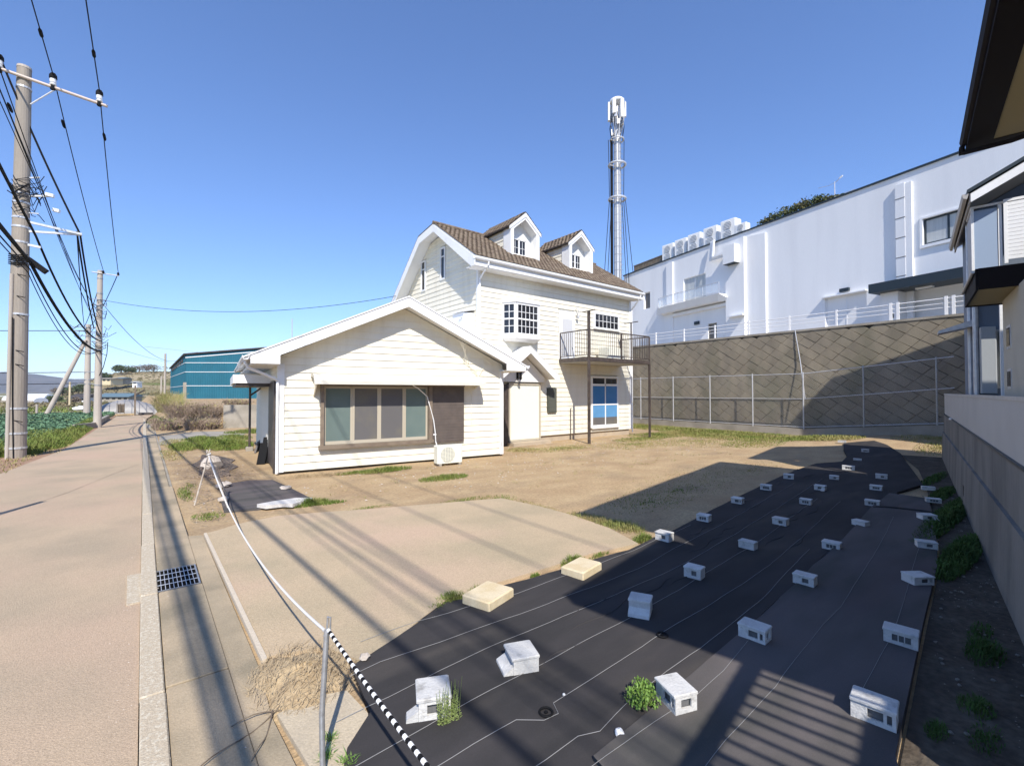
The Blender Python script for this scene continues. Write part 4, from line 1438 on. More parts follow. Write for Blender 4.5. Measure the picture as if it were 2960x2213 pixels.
hd = thing('roof_hedge', 'clipped dark green hedge growing along the white building roof edge', 'hedge', tuple(BF @ Vector((4, -1, TOP))))
m = MB()
rr = random.Random(21)
for i in range(34):
    s = 1.4 + i * 0.165
    h = 0.35 + 0.62 * smoothstep(s, 1.3, 3.2) * (1 - 0.35 * smoothstep(s, 5.2, 7)) + 0.10 * math.sin(i * 1.9)
    c = BF @ Vector((s, -0.75 - 0.3 * rr.random(), TOP + h * 0.42))
    leaf_cloud(m, rr, c, (0.55, 0.55, h * 0.72), 150, 0.085, 0.45, TOP - 0.05)
m.build('foliage', LEAF_HEDGE, hd)
m = MB()
for i in range(9):
    p = BF @ Vector((1.7 + i * 0.6, -0.9, TOP - 0.03))
    m.tube([p, p + Vector((0.05, 0.03, 0.3)), p + Vector((0.0, 0.1, 0.6))], [0.03, 0.02, 0.008], 5)
m.build('stem', RUST, hd)
lp = thing('roof_lamp_post', 'thin grey lamp post with one bent arm above the roof hedge', 'lamp post', tuple(BF @ Vector((1.8, -0.7, TOP))))
P = lambda s, y, z: BF @ Vector((s, y, z))
m = MB()
m.tube([P(1.8, -0.7, TOP), P(1.8, -0.7, TOP + 1.35)], [0.035, 0.025], 8)
m.build('pole', STEEL_PALE, lp)
m = MB()
m.tube([P(1.8, -0.7, TOP + 1.28), P(1.65, -0.7, TOP + 1.35), P(1.45, -0.7, TOP + 1.48)], 0.018, 6)
m.build('arm', STEEL_PALE, lp)
m = MB()
m.beam(P(1.52, -0.7, TOP + 1.45), P(1.33, -0.7, TOP + 1.54), 0.09, 0.05)
m.build('lamp_head', WHITE, lp)
m = MB()
m.tube([P(1.8, -0.7, TOP + 1.30), P(2.2, -0.75, TOP + 1.28), P(2.85, -0.8, TOP + 1.40)], 0.012, 6)
m.build('cross_bar', STEEL_PALE, lp)
m = MB()
m.tube([P(3.6, -1.4, TOP + 0.75), P(1.2, -1.4, TOP + 0.72), P(0.8, -1.4, TOP + 0.66)], 0.014, 6)
for s in (3.55, 2.4, 1.22, 1.16):
    m.tube([P(s, -1.4, TOP + 0.05), P(s, -1.4, TOP + 0.74)], 0.014, 6)
tag(m.build('roof_handrail', STEEL_PALE), 'thin grey handrail on the white roof beside the lamp post', 'handrail')

# ================================================================ NEIGHBOUR'S CONCRETE WALL AND PANEL FENCE
nw = thing('boundary_wall', 'two tier grey concrete retaining wall along the right side of the plot', 'wall', tuple(R2W(5, 0)))
m = MB(RF)
m.prism([(-3.6, 0.03, -0.2), (-3.6, -0.13, -0.2), (-3.6, -0.13, 0.85), (-3.6, 0.0, 0.85)], (16.86, 0, 0))
m.build('lower_tier', CONC_WALL, nw)
segs = [-3.6, -2.9, -0.6, 1.7, 4.0, 6.3, 8.6, 10.9, 13.26]
for a, b in zip(segs[:-1], segs[1:]):
    m = MB(RF)
    m.box(a + 0.004, b - 0.004, -0.13, -0.035 - 0.004 * RNG.random(), 0.852, 1.40)
    m.build('upper_tier', CONC_WALL, nw)
m = MB(RF)
m.box(5.0, 5.18, -0.02, 0.02, 0.22, 0.40)
m.build('drain_hole', WALL_BACK, nw)
m = MB(RF)
m.lathe([(0.0, -0.02), (0.035, -0.02), (0.035, 0.02), (0.0, 0.03)], (9.3, -0.02, 1.43), 8)
m.build('drain_cap', WHITE, nw)
pf = thing('panel_fence', 'smooth pale grey panel fence on top of the concrete boundary wall', 'fence', tuple(R2W(5, -0.08, 1.4)))
ends = [-3.55, -1.4, 1.6, 4.6, 7.5, 10.4, 13.2]
for a, b in zip(ends[:-1], ends[1:]):
    m = MB(RF)
    m.box(a + 0.003, b - 0.003, -0.095, -0.06, 1.43, 2.02)
    m.build('panel', GREY_PANEL, pf)
m = MB(RF)
m.box(-3.55, 13.21, -0.105, -0.05, 2.021, 2.06)
m.build('cap_rail', STEEL_PALE, pf)
m = MB(RF)
m.box(-3.55, 13.2, -0.125, -0.03, 1.405, 1.428)
m.build('base_rail', TEAL_DARK, pf)
m = MB(RF)
m.box(13.205, 13.235, -0.10, -0.07, 1.3, 2.0)
m.box(13.20, 13.23, -4.0, -0.10, 1.96, 2.0)
m.box(13.20, 13.23, -4.0, -0.10, 1.66, 1.69)
m.build('return_rail', GALV, pf)

# ================================================================ NEIGHBOUR'S BEIGE HOUSE (nearest, mostly out of frame)
nh = thing('beige_house', 'beige rendered house with dark brown eaves at the right edge', 'house', tuple(R2W(0, -3, 1.3)))
m = MB(RF)
m.box(-3.3, 3.3, -9, -0.80, 1.2, 6.11)
m.build('wall', BEIGE_WALL, nh)
m = MB(RF)
m.box(0.5, 3.98, -5, -0.41, 1.2, 3.555)
m.build('ground_floor_wall', BEIGE_WALL, nh)


def hip(name, a0, a1, y0, y1, z, rise, th=0.16, soff=SOFFIT_BEIGE):
    """hipped roof over a rectangle (frame RF): soffit, dark fascia, dark slopes, gutter"""
    q = MB(RF)
    q.box(a0 + 0.02, a1 - 0.02, y0 + 0.02, y1 - 0.02, z, z + 0.03)
    ro = q.build(name, soff, nh)
    q = MB(RF)
    for (b) in ((a0, a1, y1 - 0.02, y1, z - 0.01, z + th), (a0, a1, y0, y0 + 0.02, z - 0.01, z + th), (a0, a0 + 0.02, y0 + 0.02, y1 - 0.02, z - 0.01, z + th), (a1 - 0.02, a1, y0 + 0.02, y1 - 0.02, z - 0.01, z + th)):
        q.box(*b)
    for (b) in ((a0 + 0.021, a1 - 0.021, y1 - 0.30, y1 - 0.021, z - 0.008, z - 0.001), (a0 + 0.021, a0 + 0.25, y0 + 0.021, y1 - 0.301, z - 0.008, z - 0.001), (a1 - 0.25, a1 - 0.021, y0 + 0.021, y1 - 0.301, z - 0.008, z - 0.001)):
        q.box(*b)
    q.build('fascia', DARK_FASCIA, ro)
    hw = min(a1 - a0, y1 - y0) / 2
    if a1 - a0 > y1 - y0:
        r0, r1 = (a0 + hw, (y0 + y1) / 2), (a1 - hw, (y0 + y1) / 2)
    else:
        r0, r1 = ((a0 + a1) / 2, y0 + hw), ((a0 + a1) / 2, y1 - hw)
    q = MB(RF)
    zz = z + th + 0.004
    vs = [(a0 - 0.03, y0 - 0.03, zz), (a1 + 0.03, y0 - 0.03, zz), (a1 + 0.03, y1 + 0.03, zz), (a0 - 0.03, y1 + 0.03, zz), (r0[0], r0[1], zz + rise), (r1[0], r1[1], zz + rise)]
    if a1 - a0 > y1 - y0:
        fs = [(0, 1, 5, 4), (1, 2, 5), (2, 3, 4, 5), (3, 0, 4), (3, 2, 1, 0)]
    else:
        fs = [(0, 1, 4), (1, 2, 5, 4), (2, 3, 5), (3, 0, 4, 5), (3, 2, 1, 0)]
    q.add(vs, fs)
    q.build('roof_slope', DARK_FASCIA, ro)
    return ro


ur = hip('upper_roof', -3.96, 4.04, -9.0, -0.03, 6.12, 2.0)
m = MB(RF)
m.prism([(-3.96, 0.045, 6.28), (-3.96, 0.02, 6.19), (-3.96, -0.02, 6.17), (-3.96, -0.028, 6.28)], (8.0, 0, 0))
m.box(4.0, 4.12, -0.02, 0.05, 6.10, 6.2)
m.build('gutter', DARK_FASCIA, ur)
m = MB(RF)
m.tube([(3.9, 0.02, 6.17), (3.9, 0.0, 6.05), (3.6, -0.5, 5.95), (3.35, -0.75, 5.9)], 0.035, 8)
m.build('downpipe', DARK_FASCIA, ur)
hip('lower_roof', -5.97, -3.57, -6.0, -0.68, 4.86, 0.8)
m = MB(RF)
m.box(-4.7, -3.57, -5.8, -1.7, -0.1, 4.85)
m.build('porch_wall', BEIGE_WALL, nh)
# deep dark canopy over the ground floor's far end
m = MB(RF)
m.box(2.5, 4.28, -2.6, -0.03, 3.56, 3.585)
pr = m.build('canopy_soffit', SOFFIT_BEIGE, nh)
m = MB(RF)
m.box(2.5, 4.30, -0.028, 0.0, 3.54, 3.84)
m.box(4.281, 4.30, -2.6, -0.029, 3.54, 3.84)
m.box(2.48, 2.5, -2.6, -0.029, 3.54, 3.84)
m.box(2.501, 4.28, -2.6, -0.029, 3.80, 3.84)
m.build('canopy_fascia', DARK_FASCIA, pr)
m = MB(RF)
m.tube([(2.5, 0.025, 3.80), (4.28, 0.025, 3.78)], 0.022, 8)
m.build('gutter', STEEL_PALE, pr)
for z0, z1 in ((2.75, 3.1), (2.15, 2.45)):
    m = MB(RF)
    m.box(3.2, 3.55, -0.43, -0.40, z0, z1)
    wv = m.build('vent_window', STEEL_PALE, nh)
    m = MB(RF)
    m.box(3.24, 3.51, -0.399, -0.392, z0 + 0.04, z1 - 0.04)
    m.build('pane', GLASS_DARK, wv)
# slatted pergola on the front of the beige house: its shadow stripes the near end of the fabric
pg = MB(RF)
pg.box(-9.0, -4.75, -0.80, -0.72, 2.95, 3.03)
pg.box(-9.0, -4.75, -1.60, -1.46, 2.95, 3.03)
pg.box(-9.0, -8.9, -0.80, -0.72, -0.1, 2.949)
pg.box(-9.0, -8.9, -1.60, -1.46, -0.1, 2.949)
pg = pg.build('pergola_frame', TEAL_DARK, nh)
m = MB()
m.box(-0.011, 0.011, -1.58, -0.735, 3.031, 3.055)
pm = m.mesh('pergola_slat', TEAL_DARK)
for i in range(30):
    o = link(bpy.data.objects.new('pergola_slat', pm), pg)
    o.matrix_basis = RF @ Matrix.Translation((-4.88 - i * 0.135, 0, 0))

# ================================================================ NAVY HOUSE BEHIND IT
NF = RF @ Matrix.Translation((0, -0.17, 0.08))
nv = thing('navy_house', 'navy blue house with pale eaves and a panelled balcony behind the beige house', 'house', tuple(R2W(8, -3, 1.3)))
m = MB(NF)
m.prism([(6.9, -0.15, 1.2), (6.9, -6.5, 1.2), (6.9, -6.5, 6.0), (6.9, -3.5, 7.65), (6.9, -0.15, 5.80)], (2.8, 0, 0))
m.build('wall', NAVY, nv)
m = MB(NF)
za_, zb_ = 5.80, 7.72
m.prism([(5.62, 0.0, za_), (5.62, -3.5, zb_), (5.62, -7, za_), (5.62, -7, za_ - 0.05), (5.62, -3.5, zb_ - 0.07), (5.62, 0.0, za_ - 0.06)], (4.25, 0, 0))
nr_ = m.build('roof', mat('grey_soffit', (0.36, 0.34, 0.315), 0.7, fine=0.04), nv)
m = MB(NF)
m.prism([(5.56, 0.03, za_ + 0.005), (5.56, -3.5, zb_ + 0.005), (5.56, -3.5, zb_ + 0.07), (5.56, 0.03, za_ + 0.07)], (4.35, 0, 0))
m.build('roof_sheet', TEAL_DARK, nr_)
m = MB(NF)
m.prism([(5.585, -0.02, za_ - 0.17), (5.585, -3.5, zb_ - 0.19), (5.585, -3.5, zb_ - 0.03), (5.585, -0.02, za_ - 0.01)], (0.03, 0, 0))
m.build('bargeboard', WHITE, nr_)
m = MB(NF)
m.prism([(5.58, 0.10, za_), (5.58, 0.08, za_ - 0.08), (5.58, 0.03, za_ - 0.10), (5.58, 0.004, za_)], (4.3, 0, 0))
m.box(5.6, 9.85, -0.03, -0.005, za_ - 0.16, za_ - 0.062)
m.build('gutter', mat('eave_grey', (0.40, 0.38, 0.35), 0.5, fine=0.06, stretch=(1, 1, 1)), nr_)
bb = MB(NF)
bb.box(5.95, 6.898, -2.6, -0.05, 4.14, 4.36)
bb = bb.build('balcony', TEAL_DARK, nv)
m = MB(NF)
m.box(5.98, 6.01, -0.40, -0.08, 4.362, 5.55)
m.build('blue_panel', mat('pale_blue_panel', (0.30, 0.38, 0.50), 0.5, fine=0.02, bump=0), bb)
m = MB(NF)
m.box(6.02, 6.89, -0.08, -0.05, 4.362, 5.55)
m.build('side_panel', mat('grey_side_panel', (0.36, 0.37, 0.38), 0.55, fine=0.03, bump=0), bb)
m = MB(NF)
for b in ((5.97, 6.02, -0.085, -0.045, 4.36, 5.60), (5.96, 6.9, -0.09, -0.04, 5.602, 5.64), (5.96, 6.0, -2.6, -0.09, 5.602, 5.64), (5.97, 6.02, -0.46, -0.41, 4.36, 5.6)):
    m.box(*b)
m.build('panel_frame', WHITE, bb)
for i in range(15):
    m = MB(NF)
    z = 4.52 + i * 0.072
    m.box(5.93, 5.955, -2.5, -0.49, z, z + 0.066)
    m.build('white_slat', WHITE, bb)
m = MB(NF)
m.box(5.925, 5.96, -0.53, -0.48, 4.45, 5.66)
m.box(5.92, 5.965, -2.5, -0.48, 5.61, 5.66)
m.build('white_frame', WHITE, bb)
m = MB(NF)
m.box(6.0, 6.09, -0.50, -0.41, 1.3, 4.138)
m.build('balcony_post', WHITE, nv)
m = MB(NF)
m.tube([(6.84, -0.14, 4.1), (6.84, -0.14, 1.3)], 0.045, 8)
m.tube([(7.3, -0.09, 5.7), (7.3, -0.09, 1.3)], 0.04, 8)
m.build('downpipe', STEEL_PALE, nv)
m = MB(NF)
m.prism([(7.0, -0.15, 3.42), (7.0, 0.42, 3.30), (7.0, 0.42, 3.36), (7.0, -0.15, 3.56)], (0.45, 0, 0))
m.build('window_hood', STEEL_PALE, nv)
m = MB(NF)
m.bev(6.62, 6.88, -0.42, -0.19, 2.0, 3.35, 0.015)
m.build('meter_box', mat('meter_box_grey', (0.34, 0.36, 0.37), 0.5, fine=0.03), nv)
m = MB(NF)
m.prism([(6.89, -0.46, 2.15), (6.89, -0.74, 2.15), (6.7, -0.60, 2.15), (6.7, -0.59, 2.15)], (0, 0, 1.1))
cs_ = m.build('casement', mat('casement_grey', (0.34, 0.37, 0.36), 0.4, fine=0.03), nv)
m = MB(NF)
m.box(6.88, 6.899, -0.78, -0.44, 2.1, 3.3)
m.build('casement_frame', STEEL_PALE, cs_)

m = MB(NF)  # unseen block added behind the navy house to shade the retaining wall
m.prism([(14.6, -0.98, 1.2), (14.6, -7.3, 1.2), (14.6, -7.3, 8.52), (14.6, -0.98, 8.52)], (1.35, 0, 0))
m.build('unseen_shade_block', NAVY, nv)

# ================================================================ MOBILE-PHONE MAST
mt = thing('radio_mast', 'tall slim steel radio mast with antenna head standing behind the house', 'mast', (36.2, 28.7, 5.2))
MX, MY = 36.22, 28.68
m = MB()
m.tube([(MX, MY, 5), (MX, MY, 21), (MX, MY, 27), (MX, MY, 30.3)], [0.37, 0.33, 0.30, 0.24], 16)
m.build('shaft', STEEL_PALE, mt)
for z in [14 + 0.78 * k for k in range(17)]:
    m = MB()
    r = 0.37 - (z - 5) * 0.0032 + 0.014
    m.tube([(MX, MY, z), (MX, MY, z + 0.06)], r, 14)
    m.build('joint_band', GALV, mt)
for (t, r) in ((3.6, 0.035), (4.3, 0.05), (5.2, 0.03)):
    m = MB()
    m.tube([(MX + 0.40 * math.cos(t), MY + 0.40 * math.sin(t), 5), (MX + 0.34 * math.cos(t), MY + 0.34 * math.sin(t), 27)], r, 6)
    m.build('riser_pipe', GALV, mt)
for k in range(26):
    m = MB()
    z = 13.5 + k * 0.52
    m.tube([(MX + 0.30, MY - 0.46, z), (MX - 0.06, MY - 0.56, z)], 0.018, 5)
    m.build('climbing_step', GALV, mt)
m = MB()
for dx, r in ((-0.56, 0.06), (-0.66, 0.04), (-0.48, 0.05)):
    m.tube([(MX + dx * 0.78, MY - dx * 0.62, 5), (MX + dx * 0.74, MY - dx * 0.60, 27.2)], r, 8)
m.build('cable_run', BLACK, mt)
for z in (21.1, 24.5, 27.0):
    m = MB()
    R_ = 0.82 if z < 27 else 0.66
    pts = [(MX + R_ * math.cos(t), MY + R_ * math.sin(t), z) for t in [2 * math.pi * i / 18 for i in range(19)]]
    m.tube(pts, 0.10 if z < 27 else 0.07, 8)
    for t in (0.4, 2.5, 4.6):
        m.tube([(MX, MY, z - 0.1), (MX + R_ * math.cos(t), MY + R_ * math.sin(t), z)], 0.05, 6)
    m.build('ring_mount', STEEL_PALE, mt)
for k in range(6):
    t = 0.35 + k * math.pi / 3
    x, y = MX + 0.80 * math.cos(t), MY + 0.80 * math.sin(t)
    m = MB(frame(x, y, 0, t))
    z0 = 28.9 if k % 2 == 0 else 29.3
    m.bev(-0.09, 0.09, -0.17, 0.17, z0, 30.75, 0.04)
    m.build('antenna_panel', WHITE, mt)
    m = MB()
    for z in (z0 + 0.25, 30.3):
        m.tube([(MX, MY, z), (x, y, z)], 0.035, 6)
    m.build('antenna_bracket', GALV, mt)
rr = random.Random(8)
for k in range(14):
    t = rr.random() * 6.28
    z = 27.1 + rr.random() * 2.6
    R_ = 0.42 + 0.25 * rr.random()
    m = MB(frame(MX + R_ * math.cos(t), MY + R_ * math.sin(t), 0, t))
    m.bev(-0.10, 0.10, -0.13, 0.13, z, z + 0.35 + 0.3 * rr.random(), 0.02)
    m.build('radio_unit', GALV if k % 2 else STEEL_PALE, mt)
m = MB()
for k in range(10):
    t = k * 0.63
    p = (MX + 0.55 * math.cos(t), MY + 0.55 * math.sin(t), 27.0)
    m.tube([p, (MX + 0.7 * math.cos(t + 0.3), MY + 0.7 * math.sin(t + 0.3), 28.2), (MX + 0.5 * math.cos(t + 0.1), MY + 0.5 * math.sin(t + 0.1), 29.6)], 0.03, 5)
m.build('jumper_cable', BLACK, mt)
m = MB()
m.lathe([(0.55, -0.12), (0.68, -0.05), (0.72, 0.02), (0.68, 0.2), (0.48, 0.33), (0.0, 0.38)], (MX, MY, 30.75), 18)
m.build('cap_dome', WHITE, mt)
m = MB()
for k in range(6):
    t = k * math.pi / 3 + 0.1
    m.tube([(MX + 0.8 * math.cos(t), MY + 0.8 * math.sin(t), 30.75), (MX + 0.62 * math.cos(t), MY + 0.62 * math.sin(t), 28.6), (MX + 0.3 * math.cos(t), MY + 0.3 * math.sin(t), 27.3)], 0.05, 6)
m.build('head_strut', STEEL_PALE, mt)
m = MB()
cx_, sx_ = math.cos(math.radians(38.65)), math.sin(math.radians(38.65))
for (z, d, db) in ((27.0, -0.85, -1.35), (27.0, 0.70, 1.1), (21.1, -0.55, -1.0), (21.0, 0.80, 1.6), (21.0, 0.45, 0.85)):
    m.tube([(MX + d * cx_, MY - d * sx_, z), (MX + (d * 0.9 if z > 22 else d) * cx_, MY - (d * 0.9 if z > 22 else d) * sx_, 21.1), (MX + db * cx_, MY - db * sx_, 13), (MX + db * 1.25 * cx_, MY - db * 1.25 * sx_, 5.2)], 0.03, 5)
m.build('guy_cable', BLACK, mt)

# ================================================================ WEED FABRIC, ITS LINES AND THE BLOCKS THAT HOLD IT DOWN
def sheet(name, pts, z, label, cat, material, sub=0.2, wave=0.012, seed=1, parent=None):
    """ground-hugging fabric: an outline filled with a fine grid, gently rippled, with a thin turned edge"""
    xs, ys = [p[0] for p in pts], [p[1] for p in pts]
    m = MB()
    idx = {}
    rng = random.Random(seed)
    ph = [rng.random() * 6.28 for _ in range(6)]

    def hz(x, y):
        return z + ground_z(x, y) + wave * 0.5 * (1 + math.sin(x * 2.1 + y * 3.3 + ph[0]) * math.sin(y * 2.7 - x * 0.9 + ph[1]) * 0.8 + 0.5 * math.sin(x * 6.3 - y * 4.1 + ph[2]))

    def vid(p):
        k = (round(p[0], 4), round(p[1], 4))
        if k not in idx:
            idx[k] = len(m.v)
            m.v.append((p[0], p[1], hz(*p)))
        return idx[k]
    nx, ny = int((max(xs) - min(xs)) / sub) + 1, int((max(ys) - min(ys)) / sub) + 1
    # triangulate by clipping every strip cell against the outline (outline handled as a general polygon through convex strips)
    from mathutils.geometry import tessellate_polygon
    tris = tessellate_polygon([[Vector((p[0], p[1], 0)) for p in pts]])
    for t in tris:
        tri = [pts[i] for i in t]
        area = (tri[1][0] - tri[0][0]) * (tri[2][1] - tri[0][1]) - (tri[2][0] - tri[0][0]) * (tri[1][1] - tri[0][1])
        if area < 0:
            tri = tri[::-1]

        def inside(a, b):
            return lambda p: (b[0] - a[0]) * (p[1] - a[1]) - (b[1] - a[1]) * (p[0] - a[0])
        x0, x1 = min(p[0] for p in tri), max(p[0] for p in tri)
        y0, y1 = min(p[1] for p in tri), max(p[1] for p in tri)
        i = math.floor(x0 / sub)
        while i * sub < x1:
            col = clip_poly(clip_poly(list(tri), lambda p: p[0] - i * sub), lambda p: (i + 1) * sub - p[0])
            if len(col) >= 3:
                j = math.floor(min(p[1] for p in col) / sub)
                while j * sub < max(p[1] for p in col):
                    c = clip_poly(clip_poly(list(col), lambda p: p[1] - j * sub), lambda p: (j + 1) * sub - p[1])
                    if len(c) >= 3:
                        f = []
                        for p in c:
                            q = vid(p)
                            if q not in f:
                                f.append(q)
                        if len(f) >= 3:
                            m.f.append(f)
                            m.mi.append(0)
                    j += 1
            i += 1
    m.v += []
    n = len(pts)
    base = len(m.v)
    for p in pts:
        m.v.append((p[0], p[1], hz(*p)))
        m.v.append((p[0], p[1], -0.02 + ground_z(*p)))
    for i in range(n):
        a, b = base + 2 * i, base + 2 * ((i + 1) % n)
        m.f.append((a, b, b + 1, a + 1))
        m.mi.append(0)
    o = m.build(name, material, parent, True)
    if parent is None:
        tag(o, label, cat)
    return o, hz


black_pts = [(0.6, 1.2), (0.84, 2.5), (0.95, 2.72), (1.17, 2.93), (1.22, 3.28), (1.24, 3.5), (1.42, 3.56), (1.66, 3.66), (1.95, 3.80), (2.2, 3.97), (2.36, 4.02), (2.53, 3.95), (2.8, 3.96),
             (3.05, 3.95), (3.4, 3.9), (3.85, 3.87), (4.5, 3.85), (5.0, 3.80), (5.35, 3.84), (6.3, 3.94), (7.43, 4.10), (8.4, 4.25), (9.31, 4.38), (10.9, 4.58), (12.4, 4.78), (14.0, 4.92),
             (15.3, 4.96), (16.3, 4.62), (17.8, 4.9), (19.6, 5.5), (21.2, 5.95), (22.1, 5.2), (21.2, 4.6), (19.6, 3.9), (17.5, 3.35), (16.0, 2.95), (13.7, 2.35), (12.2, 2.5), (10.24, 2.2), (8.65, 2.0), (6.24, 1.8), (5.02, 1.7), (3.5, 1.5), (2.2, 1.1)]
bm_, hzb = sheet('black_weed_mat', black_pts, 0.026, 'large black woven weed fabric sheet covering the right half of the plot', 'ground sheet', MAT_BLACK, 0.3, 0.016, 2)
grey_pts = [(1.75, 0.5), (2.0, 1.77), (2.55, 1.80), (3.11, 1.83), (3.5, 1.86), (4.25, 1.90), (5.02, 1.96), (5.65, 2.0), (6.24, 2.07), (7.4, 2.15), (8.65, 2.28), (10.24, 2.46), (11.9, 2.56),
            (11.85, 1.95), (9.94, 1.59), (8.24, 1.28), (7.37, 1.15), (5.65, 0.97), (4.56, 0.85), (3.33, 0.71), (2.6, 0.45)]
gm_, hzg = sheet('faded_weed_mat', grey_pts, 0.048, 'faded grey strip of weed fabric laid along the concrete wall', 'ground sheet', MAT_GREY, 0.3, 0.014, 4)
sm1, _ = sheet('dark_rubber_mat', [(1.13, 9.50), (1.20, 10.6), (1.36, 11.6), (1.52, 12.30), (2.0, 12.45), (2.42, 12.15), (2.52, 11.0), (2.60, 9.62), (2.0, 9.42), (1.65, 9.30)], 0.016,
               'small dark ground sheet lying between the tripod and the house corner', 'ground sheet', MAT_GREY, 0.3, 0.008, 5)
sm2, _ = sheet('dark_rubber_mat', [(1.30, 13.3), (1.12, 14.2), (1.22, 15.3), (1.12, 16.2), (1.4, 17.2), (1.55, 18.6), (1.95, 17.9), (2.25, 16.6), (2.05, 15.9), (2.12, 15.0), (1.8, 14.4), (1.75, 13.6)], 0.012,
               'worn dark ground sheet half buried in straw beyond the tripod', 'ground sheet', MAT_GREY, 0.3, 0.008, 6)


def line_on(parent, pts, hz, w=0.0018, name='seam_line', lift=0.004):
    m = MB()
    fine = []
    for i in range(len(pts) - 1):
        (a, b), (c, d) = pts[i], pts[i + 1]
        n = max(1, int(math.hypot(c - a, d - b) / 0.15))
        for k in range(n):
            fine.append((a + (c - a) * k / n, b + (d - b) * k / n))
    fine.append(pts[-1])
    rng = random.Random(len(fine))
    ww = [p for p in fine]
    W = []
    for i, (a, y) in enumerate(ww):
        q = R2W(a, y + 0.006 * math.sin(a * 2.1 + y) + rng.uniform(-0.002, 0.002))
        W.append((q.x, q.y, hz(q.x, q.y) + lift))
    m.tube(W, w, 4)
    return m.build(name, THREAD, parent)


for pts in ([(-4.6, 4.16), (-4.07, 4.09), (-3.49, 3.93), (-3.06, 3.80), (-2.31, 3.67), (-1.07, 3.46), (0.6, 3.34)],
            [(-4.9, 3.8), (-4.66, 3.78), (-3.85, 3.59), (-3.05, 3.41), (-1.6, 3.15), (1.4, 2.95), (5.5, 2.75)],
            [(-5.2, 3.45), (-4.84, 3.4), (-4.42, 3.37), (-3.82, 3.28), (-3.6, 3.24), (-2.86, 3.08), (-1.0, 2.78), (2.5, 2.55), (6.5, 2.35)],
            [(-5.4, 3.05), (-4.66, 2.97), (-3.86, 2.85), (-2.65, 2.66), (0, 2.36), (4.0, 2.12)],
            [(-5.6, 2.8), (-4.92, 2.69), (-4.45, 2.60), (-4.33, 2.47), (-4.22, 2.44), (-4.16, 2.52), (-3.59, 2.43), (-2.83, 2.34), (-0.5, 2.0), (4, 1.75)],
            [(-5.4, 2.42), (-4.57, 2.28), (-4.3, 2.24), (-4.18, 2.16), (-3.8, 2.15), (-3.32, 2.09), (-2.86, 2.0), (-2.37, 1.95), (-1.5, 1.86), (0.5, 1.74)]):
    line_on(bm_, pts, hzb)
for pts in ([(-4.5, 2.05), (-3.91, 1.93), (-3.48, 1.81), (-3.08, 1.76), (-2.2, 1.72)],
            [(-4.4, 1.62), (-3.79, 1.55), (-3.47, 1.5), (-3.03, 1.43), (-1.81, 1.32), (-1.26, 1.24), (0.59, 1.09), (3.2, 0.95)],
            [(-2.9, 1.0), (-1.6, 0.85), (-0.2, 0.75), (1.4, 0.66)]):
    line_on(gm_, pts, hzg, 0.0014)
for i, (a, y) in enumerate(((-4.27, 2.50), (-2.87, 2.32), (-4.62, 1.92))):
    p = R2W(a, y)
    m = MB()
    z = hzb(p.x, p.y) + (0.02 if i == 2 else 0.004)
    pts = [(p.x + 0.042 * math.cos(t), p.y + 0.042 * math.sin(t), z + 0.006) for t in [2 * math.pi * k / 16 for k in range(17)]]
    m.tube(pts, 0.008, 6)
    m.lathe([(0.0, 0.004), (0.014, 0.004), (0.012, 0.01), (0.0, 0.012)], (p.x, p.y, z), 8)
    tag(m.build('fixing_washer', BLACK), ('black ring washer pinning the black fabric in the looped thread', 'small black ring washer on the fabric at the edge of the shade', 'black ring washer on the faded fabric beside a pale pebble')[i], 'washer')
for (u, v, r, lab) in ((2.27, 1.80, 0.032, 'small pale pebble on the faded fabric beside a black washer'), (1.36, 3.52, 0.04, 'brown pebble at the edge of the black fabric near the pad'), (2.27, 2.27, 0.012, 'tiny grey pebble in the middle of the sunlit black fabric')):
    o = rock(random.Random(int(u * 100)), (u, v, hzb(u, v)), r, 0.8).build('pebble', STONE if v > 3 else WHITE)
    tag(o, lab, 'pebble')


